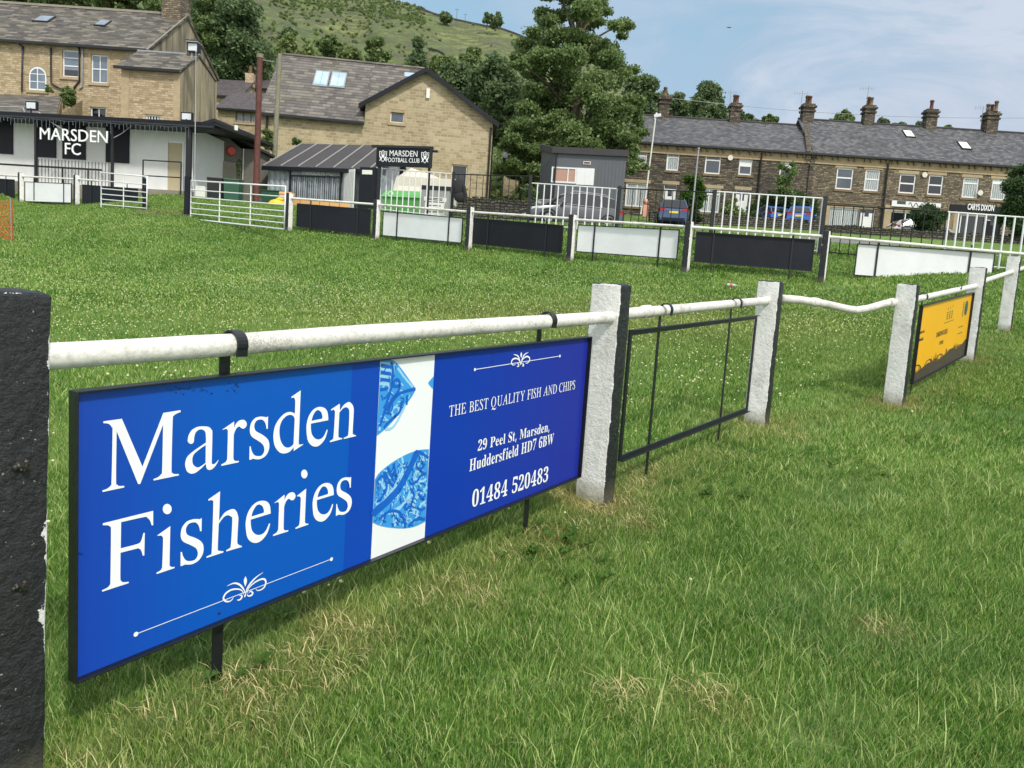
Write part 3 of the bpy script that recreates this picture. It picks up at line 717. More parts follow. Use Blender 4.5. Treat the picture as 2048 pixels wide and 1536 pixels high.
scatter('dry_straw', np.stack([sx_, sy_, terrain(sx_, sy_)+.018], -1), slope_rot(sx_, sy_, rg), .8+.5*rg.random(len(sx_)), straw, 'dead cut grass lying in small heaps on the turf', 'straw')
# broad-leaved weeds pressed into the turf
def rosette(i):
    g = np.random.default_rng(500+i); V, Q = [], []; m2 = 5+i
    for k in range(m2):
        a = 6.283*k/m2+g.uniform(-.3, .3); L = g.uniform(.02, .038); w = L*.42; c, s = math.cos(a), math.sin(a); b = len(V)
        for (r, q, h) in ((.0, 0, .012), (.5, -1, .03), (1., 0, .024), (.5, 1, .03)): V.append((r*L*c-q*w*s*.6, r*L*s+q*w*c*.6, h+g.uniform(-.004, .006)))
        Q.append((b, b+1, b+2, b+3))
    return bpy.data.objects.new('weed_rosette', fast_mesh('weed_rosette', V, Q, M_['leaf_conifer']))
x, y, z, d = cand((-2.5, 4.5), (.6, 6), 9000, rg)
k = rg.random(len(x)) < np.clip(np.sin(x*3.1+1)*np.sin(y*2.3+x*1.1)*1.0-.55, 0, 1)
x, y, z = x[k], y[k], z[k]
scatter('broadleaf_weeds', np.stack([x, y, z+.014], -1), slope_rot(x, y, rg), .7+.7*rg.random(len(x)), [rosette(i) for i in range(4)], 'small broad leaved weeds growing among the grass', 'weeds')
# clover heads
def clover_src(i, r):
    mb = MB(); mb.ball((0, 0, .058), r, 6, 4, (1, 1, .85)); me_ = bpy.data.meshes.new('clover_head'); me_.from_pydata(mb.v, [], mb.f); me_.materials.append(M_['clover'])
    return bpy.data.objects.new('clover_head', me_)
x, y, z, d = cand((-24, 14), (2.6, 27), 900000, rg)
den = .5+.5*np.sin(x*.55+1.3)*np.sin(y*.8+.4*x); den = den*(.45+.55*(np.sin(x*2.1+y*1.3)*np.sin(y*2.9-x)+1)/2)
pitch_side = np.zeros(len(x), bool)
a, b = PB['P2'], PB['P3']
side = (x-a[0])*(b-a)[1]-(y-a[1])*(b-a)[0]; pitch_side = side < -.2
a2, b2 = PB['H'], PB['G']; beyond = ((x-a2[0])*(b2-a2)[1]-(y-a2[1])*(b2-a2)[0]) < -.4
mid = np.exp(-((y-13.5)/5)**2)*.35
keep = pitch_side & beyond & (rg.random(len(x)) < np.clip((den**3*1.3+mid*.8+.03)*.085*np.clip(1.1-.3*(x < -9), 0, 1), 0, 1))
few = (~pitch_side) & (d > 2) & (d < 9) & (rg.random(len(x)) < .0012)
k = keep | few
x, y, z, d = x[k], y[k], z[k], d[k]
scatter('clover_flowers', np.stack([x, y, z], -1), np.zeros((len(x), 3)), (.75+.6*rg.random(len(x)))*np.where(d < 6, .8, 1.15), [clover_src(i, r) for i, r in enumerate((.006, .0085, .0075))],
        'white clover flowers dotted over the pitch', 'clover')

# ------------------------------------------------------------------ near rail fence
def make_post(base, direction, name='fence_post', th=.12, wd=.18, h=1.15, seed=0, bolts=()):
    g = random.Random(seed); V, Fc = [], []; ns, nh = 3, 14
    ring = []
    for i in range(ns+1): ring.append((-th/2+th*i/ns, -wd/2))
    for i in range(1, ns+2): ring.append((th/2, -wd/2+wd*i/(ns+1)))
    for i in range(1, ns+1): ring.append((th/2-th*i/ns, wd/2))
    for i in range(1, ns+1): ring.append((-th/2, wd/2-wd*i/(ns+1)))
    k = len(ring)
    for j in range(nh+3):
        z = -.35+(h+.35)*min(j, nh)/nh; sc_ = 1.
        if j == nh: z = h-.012
        if j == nh+1: z = h-.002; sc_ = .95
        if j == nh+2: z = h; sc_ = .8
        for x, y in ring:
            cx = abs(abs(x)-th/2) < 1e-6 and abs(abs(y)-wd/2) < 1e-6
            f = .955 if cx else 1.
            V.append((x*sc_*f+g.uniform(-.0022, .0022), y*sc_*f+g.uniform(-.0022, .0022), z+g.uniform(-.003, .003)))
    for j in range(nh+2):
        for i in range(k): Fc.append((j*k+i, j*k+(i+1) % k, (j+1)*k+(i+1) % k, (j+1)*k+i))
    Fc.append(tuple((nh+2)*k+i for i in range(k)))
    me = bpy.data.meshes.new(name); me.from_pydata(V, [], Fc); me.materials.append(M_['post'])
    o = bpy.data.objects.new(name, me); col.objects.link(o); o.location = tuple(base); o['base'] = [0., 0., 0.]
    o.rotation_euler = (0, 0, math.atan2(direction[1], direction[0]))
    md = o.modifiers.new('b', 'BEVEL'); md.width = .006; md.segments = 2; md.limit_method = 'ANGLE'; md.angle_limit = R(50)
    for (y, z) in bolts:
        mb = MB()
        for q in range(4): mb.ball((g.uniform(-.012, .012), y, z+g.uniform(-.01, .01)), .011, 7, 5)
        mb.tube([(-.02, y, z), (.012, y, z-.004)], .009, 8)
        b = mb.build('bolt', M_['bolt'], o, root=o)
    return o
M_['bolt'] = pmat('bolt_steel', srgb(60, 58, 54), .35, .3, 60, .2, metal=.5, c2=srgb(190, 186, 170), thr=.6)
nd_ = (PB['P3']-PB['P2'])[:2]; nd_ /= np.linalg.norm(nd_)
nd2 = (PB['P5']-PB['P4'])[:2]; nd2 /= np.linalg.norm(nd2)
lab = {'P1': 'black and white concrete post left of the blue fisheries sign', 'P2': 'white concrete post with black side right of the blue sign',
       'P3': 'white concrete post right of the empty black sign frame', 'P4': 'white concrete post left of the yellow sign',
       'P5': 'white concrete post right of the yellow sign', 'P6': 'white concrete post at the right edge of the photo beyond the yellow sign'}
for i, k in enumerate(('P1', 'P2', 'P3', 'P4', 'P5', 'P6')):
    o = make_post(PB[k], nd_ if i < 3 else nd2, seed=i)
    tag(o, lab[k], 'fence post', 'black and white posts of the near rail fence')
    if k == 'P1':
        o.rotation_euler[1] = R(.9)
        # two bolts on the face towards the camera (local -y side), and flaked paint lumps
        for z, s_ in ((.905-.12, 1), (.62-.1, .8)):
            mb = MB(); g = random.Random(3)
            for q in range(5): mb.ball((g.uniform(-.012, .012), -.094+g.uniform(-.004, .004), z+g.uniform(-.012, .012)), .0075*s_, 8, 5)
            mb.tube([(0, -.085, z), (.004, -.108, z-.003)], .008*s_, 9)
            mb.build('bolt', M_['bolt'], o, root=o)
SG = FR(P(140, 1364, 1.885), P(1158, 955, 3.906))        # plane of the blue sign's back
RN = .036                                             # rail axis lies this far in front of the straps
def rail(pts, name, label, r=.031, joints=(), seg=16, group='white tubular rails of the near fence'):
    mb = MB(); fine = []
    for a, b in zip(pts, pts[1:]):
        a = np.array(a); b = np.array(b); m = max(2, int(np.linalg.norm(b-a)/.12))
        for q in range(m): fine.append(a+(b-a)*q/m)
    fine.append(np.array(pts[-1])); g = random.Random(len(fine))
    rr = [r*(1+g.uniform(-.02, .02)) for _ in fine]
    mb.tube(fine, rr, seg)
    for p, d in joints:
        p = np.array(p); d = np.array(d)/np.linalg.norm(d); mb.tube([p-d*.045, p-d*.04, p+d*.04, p+d*.045], [r*1.02, r*1.18, r*1.18, r*1.02], seg)
    o = mb.build(name, M_['rail']); return tag(o, label, 'rail', group)
def on(fr, x, y, n): u, v = fr.uv(x, y, n); return fr.pt(u, v, n)
a = on(SG, 108, 712, RN); b = on(SG, 1213, 635, RN); dirn = (b-a)/np.linalg.norm(b-a)
rail([a-dirn*.07, on(SG, 471, 689, RN), on(SG, 700, 670, RN), on(SG, 1000, 650, RN), b+dirn*.06], 'fence_rail', 'thick white pipe rail running above the blue fisheries sign')
SG2 = FR(PB['P2'], PB['P3'], PB['P2'][2])
ra = on(SG2, 1246, 628, 0); rb = on(SG2, 1548, 600, 0); dirn = (rb-ra)/np.linalg.norm(rb-ra)
j1 = on(SG2, 1292, 623, 0)
rail([ra-dirn*.1, on(SG2, 1340, 620, 0), rb+dirn*.08], 'fence_rail', 'white pipe rail above the empty black sign frame', joints=[(j1, dirn)])
d3, d4 = PB['P3'], PB['P4']
z3 = rb[2]
def mixp(t): return d3*(1-t)+d4*t
dep3 = (d3-CAM)@fwd; dep4 = (d4-CAM)@fwd
bent = [P(1560, 597, dep3), P(1600, 600, dep3*.86+dep4*.14), P(1650, 608, dep3*.66+dep4*.34), P(1690, 617, dep3*.48+dep4*.52), P(1712, 620.5, dep3*.42+dep4*.58), P(1735, 617, dep3*.33+dep4*.67), P(1770, 607, dep3*.2+dep4*.8), P(1822, 600, dep4*1.02)]
rail(bent, 'bent_rail', 'bent and sagging white pipe rail between two white posts', r=.033,
     joints=[(P(1630, 604.5, dep3*.75+dep4*.25), bent[2]-bent[1]), (P(1782, 605, dep3*.15+dep4*.85), bent[-1]-bent[-2])])
SG4 = FR(PB['P4'], PB['P5'], PB['P4'][2])
ya = on(SG4, 1830, 599, 0); yb = on(SG4, 1951, 572, 0); dy = (yb-ya)/np.linalg.norm(yb-ya)
rail([ya-dy*.12, yb+dy*.08], 'fence_rail', 'white pipe rail above the yellow sign')
SG5 = FR(PB['P5'], PB['P6'], PB['P5'][2])
za = on(SG5, 1965, 563, 0); zb = on(SG5, 2032, 541, 0); dz = (zb-za)/np.linalg.norm(zb-za)
rail([za-dz*.3, zb+dz*.1, zb+dz*1.6], 'fence_rail', 'white pipe rail between the last two posts on the right')

def strap(mb, fr, u, v0, v1, vr, n_back, w=.03, r=.031, cn=None):
    "flat bar from the ground up behind the rail, hooked over its top; vr is the rail height, cn the rail's n"
    mb.fbox(fr, u-w/2, u+w/2, v0, v1, n_back-.006, n_back)
    R1 = r+.003; pts = []
    cn = n_back+r+.003 if cn is None else cn
    for k in range(15):
        th = math.pi*1.0-math.pi*1.12*k/14; pts.append((cn+R1*math.cos(th), vr+R1*math.sin(th)))
    pts.append((pts[-1][0]-.001, pts[-1][1]-.018))
    k = len(pts); nrm = []
    for i in range(k):
        p, q = pts[max(i-1, 0)], pts[min(i+1, k-1)]; d = np.array([q[0]-p[0], q[1]-p[1]]); d /= np.linalg.norm(d)+1e-9; nrm.append((-d[1]*.006, d[0]*.006))
    V = []
    for (n0, z0), (a, b) in zip(pts, nrm): V += [fr.pt(u-w/2, z0, n0), fr.pt(u+w/2, z0, n0), fr.pt(u+w/2, z0+b, n0+a), fr.pt(u-w/2, z0+b, n0+a)]
    mb.add(V, [(i*4+j, i*4+(j+1) % 4, i*4+4+(j+1) % 4, i*4+4+j) for i in range(k-1) for j in range(4)]+[(0, 1, 2, 3), (k*4-1, k*4-2, k*4-3, k*4-4)])
# ---- blue sign
sign = thing('blue_sign', SG.pt(1.24, 0, 0), 'large blue Marsden Fisheries sign board hanging from the near rail', 'sign')
PF = .012                                                # face of the printed panel
def suv(x, y, n=PF): return SG.uv(x, y, n)
c_tl, c_tr, c_br, c_bl = suv(150, 786), suv(1176, 675), suv(1156, 951), suv(148, 1358)
U0 = (c_tl[0]+c_bl[0])/2; U1 = (c_tr[0]+c_br[0])/2
top = lambda u: c_tl[1]+(c_tr[1]-c_tl[1])*(u-U0)/(U1-U0)
bot = lambda u: c_bl[1]+(c_br[1]-c_bl[1])*(u-U0)/(U1-U0)
def strip(u0, u1, n, n0, mat, name, parent=sign, lab=None):
    mb = MB(); mb.fpoly(SG, [(u0, bot(u0)), (u1, bot(u1)), (u1, top(u1)), (u0, top(u0))], n0, n)
    o = mb.build(name, mat, parent, root=sign)
    if lab: o['label'] = lab
    return o
ux = lambda x, y: suv(x, y)[0]
s1 = (ux(697, 900)); s2 = ux(762, 719)*.5+ux(741, 1117)*.5; s3 = ux(870, 708)*.5+ux(849, 1073)*.5
e0 = U0+.075
strip(U0, U1, .0, -.004, M_['sign_edge'], 'backing_board')
strip(U0+.0003, s1, PF, .0005, M_['sign_azure'], 'printed_panel', lab='azure panel behind the big lettering')
strip(s1+.0003, s2, PF-.001, .0005, M_['sign_edge'], 'printed_band', lab='darker blue band beside the white strip')
strip(s2+.0003, s3, PF, .0005, M_['sign_white'], 'printed_panel', lab='white strip with the blue tile pattern')
strip(s3+.0003, U1-.0, PF-.001, .0005, M_['sign_deep'], 'printed_panel', lab='deep blue panel with the address')
mb = MB(); fw = .006; out = .032
for (a_, b_) in (((U0-fw, bot(U0)-fw), (U0, bot(U0)-fw)),):
    pass
mb.fpoly(SG, [(U0-fw, bot(U0)-fw), (U0, bot(U0)-fw), (U0, top(U0)+fw), (U0-fw, top(U0)+fw)], -.006, out)
mb.fpoly(SG, [(U1, bot(U1)-fw), (U1+fw, bot(U1)-fw), (U1+fw, top(U1)+fw), (U1, top(U1)+fw)], -.006, out)
mb.fpoly(SG, [(U0+.0005, top(U0)+.0005), (U1-.0005, top(U1)+.0005), (U1-.0005, top(U1)+fw), (U0+.0005, top(U0)+fw)], -.006, out)
mb.fpoly(SG, [(U0+.0005, bot(U0)-fw), (U1-.0005, bot(U1)-fw), (U1-.0005, bot(U1)-.0005), (U0+.0005, bot(U0)-.0005)], -.006, out)
fo = mb.build('frame', M_['black_metal'], sign, root=sign); md = fo.modifiers.new('b', 'BEVEL'); md.width = .0015; md.segments = 2
for xs, ys, xr, yr in ((450, 720, 471, 689), (1079, 665, 1097, 641)):
    u = SG.uv(xs, ys, -.008)[0]; vr = SG.uv(xr, yr, RN)[1]; g0 = SG.pt(u, 0); vz = gz(g0[0], g0[1])-SG.o[2]
    mb = MB(); strap(mb, SG, u, vz-.15, vr+.0, vr, -.0065, w=.034 if xs < 600 else .034, cn=RN-.003)
    so_ = mb.build('hanging_strap', M_['black_metal'], sign, root=sign)
    md = so_.modifiers.new('b', 'BEVEL'); md.width = .001; md.segments = 1
# big lettering, outlines in photo zoom units
GL = {
 'M': ((180, 760), [[(168,528,1),(405,495,1),(668,1108,1),(935,420,1),(1155,385,1),(1158,408,1),(1100,432),(1068,460),(1055,520),(1040,1130),(1052,1185),(1075,1202),(1132,1202,1),(1134,1220,1),(812,1286,1),(808,1268,1),(870,1240),(905,1205),(920,1140),(932,570,1),(640,1330,1),(612,1330,1),(338,655,1),(330,1280),(345,1335),(370,1355),(434,1352,1),(434,1375,1),(158,1432,1),(155,1412,1),(215,1390),(260,1350),(272,1280),(285,660),(278,610),(250,570),(215,555),(168,552,1)]]),
 'a': ((180, 760), [[(1262,700),(1300,640),(1370,600),(1450,592),(1520,602),(1555,640),(1563,690),(1555,1040),(1560,1070),(1580,1078),(1605,1062),(1640,1018,1),(1640,1032,1),(1605,1095),(1560,1140),(1520,1150),(1490,1130),(1478,1072,1),(1420,1130),(1350,1185),(1290,1198),(1240,1170),(1218,1110),(1215,1060),(1240,985),(1320,910),(1480,800,1),(1480,720),(1470,660),(1430,632),(1380,642),(1345,680),(1330,740),(1325,790),(1300,815),(1270,812),(1248,785),(1250,745)],
       [(1478,832,1),(1400,885),(1335,940),(1310,990),(1308,1050),(1325,1090),(1360,1115),(1400,1112),(1476,1060,1)]]),
 'r': ((440, 760), [[(30,632,1),(178,530,1),(178,612,1),(200,560),(240,520),(290,508),(325,525),(340,565),(325,605),(295,622),(265,612),(245,595),(215,610),(190,650),(173,700,1),(168,980),(175,1020),(195,1035),(238,1034,1),(236,1052,1),(15,1098,1),(12,1080,1),(60,1055),(85,1020),(90,970),(97,680),(92,640),(75,625),(32,637,1)]]),
 's': ((440, 760), [[(612,465,1),(608,625,1),(592,625,1),(580,560),(550,515),(510,505),(465,520),(440,560),(437,610),(460,655),(540,700),(605,755),(628,820),(620,900),(580,970),(520,1008),(470,1015),(420,1008),(390,1020,1),(372,1020,1),(375,848,1),(390,850,1),(400,900),(430,955),(475,973),(530,965),(560,920),(562,870),(540,820),(480,775),(410,730),(382,680),(380,610),(400,540),(450,485),(510,468),(560,470),(592,478,1)]]),
 'd': ((440, 760), [[(908,215,1),(1030,132,1),(1005,780),(1015,818),(1030,825),(1060,818,1),(1058,828,1),(940,908,1),(938,860,1),(890,915),(820,940),(760,925),(705,860),(682,770),(682,680),(705,580),(760,490),(830,425),(890,408),(925,415),(955,430,1),(960,280),(950,235),(935,225),(910,230,1)],
       [(953,500,1),(935,460),(890,445),(840,465),(790,520),(762,600),(758,690),(775,780),(815,845),(860,865),(900,855),(938,820,1)]]),
 'e': ((440, 760), [[(1382,490),(1375,420),(1350,370),(1300,345),(1240,350),(1180,390),(1130,470),(1105,570),(1105,670),(1120,770),(1160,830),(1215,852),(1270,835),(1330,770),(1360,700),(1375,635,1),(1362,635,1),(1335,700),(1300,745),(1250,760),(1205,740),(1172,690),(1160,620),(1160,558,1),(1382,514,1)],
       [(1168,522,1),(1185,460),(1220,400),(1255,385),(1290,410),(1305,450),(1308,480),(1302,495,1)]]),
 'n': ((440, 760), [[(1418,375,1),(1530,302,1),(1532,392,1),(1580,320),(1640,282),(1680,300),(1705,350),(1708,420),(1695,660),(1705,695),(1738,708,1),(1736,718,1),(1582,754,1),(1580,740,1),(1620,720),(1640,680),(1652,420),(1640,365),(1610,348),(1570,365),(1525,415,1),(1512,700),(1525,735),(1562,742,1),(1560,755,1),(1405,796,1),(1402,780,1),(1435,760),(1450,715),(1468,430),(1460,390),(1445,378),(1420,395,1)]]),
 'F': ((180, 980), [[(160,425,1),(805,265,1),(806,450,1),(785,450,1),(765,390),(730,355),(690,345),(395,410,1),(390,745,1),(600,690),(650,650),(680,548,1),(698,548,1),(692,838,1),(672,838,1),(650,770),(620,748),(590,750),(388,802,1),(385,1110),(395,1160),(425,1178),(492,1172,1),(492,1190,1),(155,1300,1),(148,1282,1),(215,1250),(250,1210),(258,1140),(265,520),(255,475),(230,452),(162,450,1)]]),
 'i': ((180, 980), [[(860,578,1),(1025,460,1),(1015,930),(1022,970),(1045,985),(1080,982,1),(1078,998,1),(850,1075,1),(848,1055,1),(895,1030),(915,1000),(922,950),(932,640),(925,600),(905,582),(862,585,1)],
       [(985+57*math.cos(t*.5236), 242+66*math.sin(t*.5236)) for t in range(12)]]),
 'h': ((180, 980), [[(1512,118,1),(1662,15,1),(1648,395,1),(1720,290),(1820,242),(1870,270),(1895,350),(1893,430),(1882,650),(1895,695),(1940,715,1),(1940,728,1),(1742,785,1),(1740,768,1),(1780,745),(1800,700),(1818,380),(1800,340),(1765,322),(1710,345),(1645,430,1),(1632,740),(1645,775),(1705,782,1),(1703,798,1),(1490,868,1),(1485,852,1),(1535,825),(1555,770),(1575,180),(1565,140),(1550,128),(1512,136,1)]]),
}
def glyph_uv(ch):
    (ox, oy), cs = GL[ch]
    return [[suv(ox+x/6.4, oy+y/6.4) for x, y in smooth(c)] for c in cs]
G_ = {k: glyph_uv(k) for k in GL}
def place_letters(items, name, n):
    mb = MB()
    for cs in items:
        V2, F2 = contour_mesh(cs); mb.add([SG.pt(a, b, n) for a, b in V2], F2)
        # the cut vinyl edge
    return mb.build(name, M_['white_text'], sign, root=sign)
def anchor(cs): x = min(p[0] for c in cs for p in c); y = min(p[1] for c in cs for p in c); return x, y
def put(ch, xl, yb, sx=1., sy=1.):
    "copy a traced letter so that its lower left corner lands at photo pixel xl, yb"
    cs = G_[ch]; ax, ay = anchor(cs); u = suv(xl, yb)[0]; v = suv(xl, yb)[1]
    return [[(u+(p[0]-ax)*sx, v+(p[1]-ay)*sy) for p in c] for c in cs]
LN = PF+.0012
place_letters([G_[c] for c in 'Marsden'], 'lettering', LN)
z = lambda x, y: (440+x/6.4, 920+y/6.4)
base_line = [suv(180+158/6.4, 980+1298/6.4), suv(*z(965, 880))]
def basev(u): (a, b), (c, d) = base_line; return b+(d-b)*(u-a)/(c-a)
def put2(ch, xl, yref, drop=0.):
    cs = G_[ch]; ax = anchor(cs)[0]; u = suv(xl, yref)[0]
    # baseline of the source glyph: fit by Marsden's own baseline
    (a, b), (c, d) = mars_line; sb = lambda q: b+(d-b)*(q-a)/(c-a)
    return [[(u+(p[0]-ax), basev(u+p[0]-ax)+(p[1]-sb(p[0]))) for p in cc] for cc in cs]
mars_line = [suv(180+158/6.4, 760+1430/6.4), suv(440+1405/6.4, 760+796/6.4)]
place_letters([G_['F'], G_['i'], put2('s', 180+1150/6.4, 1130), G_['h'], put2('e', *z(325, 800)), put2('r', *z(677, 900)),
               [[(p[0]-anchor(G_['i'])[0]+suv(*z(965, 800))[0], basev(p[0]-anchor(G_['i'])[0]+suv(*z(965, 800))[0])+p[1]-basev(p[0])) for p in c] for c in G_['i']],
               put2('e', *z(1180, 600)), put2('s', *z(1485, 500))], 'lettering', LN)
# small serif lettering
def serif(text, p0, p1, hpx, style, wscale=1.):
    "text set between photo pixels p0 (baseline start) and p1 (baseline end); cap height hpx measured at p0"
    a, b = suv(*p0), suv(*p1); caph = suv(p0[0], p0[1]-hpx)[1]-a[1]; k = caph/232
    pen = 0; items = []
    for ch in text:
        if ch == ' ': pen += 110; continue
        cs = GLY[style+ch]; x0 = min(p[0] for c in cs for p in c); x1 = max(p[0] for c in cs for p in c)
        items.append((cs, pen-x0)); pen += (x1-x0)+(26 if ch not in 'I1l' else 24)
    tot = pen-24; kx = math.hypot(b[0]-a[0], b[1]-a[1])/tot; sl = (b[1]-a[1])/(b[0]-a[0]); mb = MB()
    for cs, off in items:
        cc = [[(a[0]+(p[0]+off)*kx, a[1]+(p[0]+off)*kx*sl+p[1]*k) for p in c] for c in cs]
        V2, F2 = contour_mesh(cc); mb.add([SG.pt(u, v, LN) for u, v in V2], F2)
    return mb.build('small_lettering', M_['white_text'], sign, root=sign)
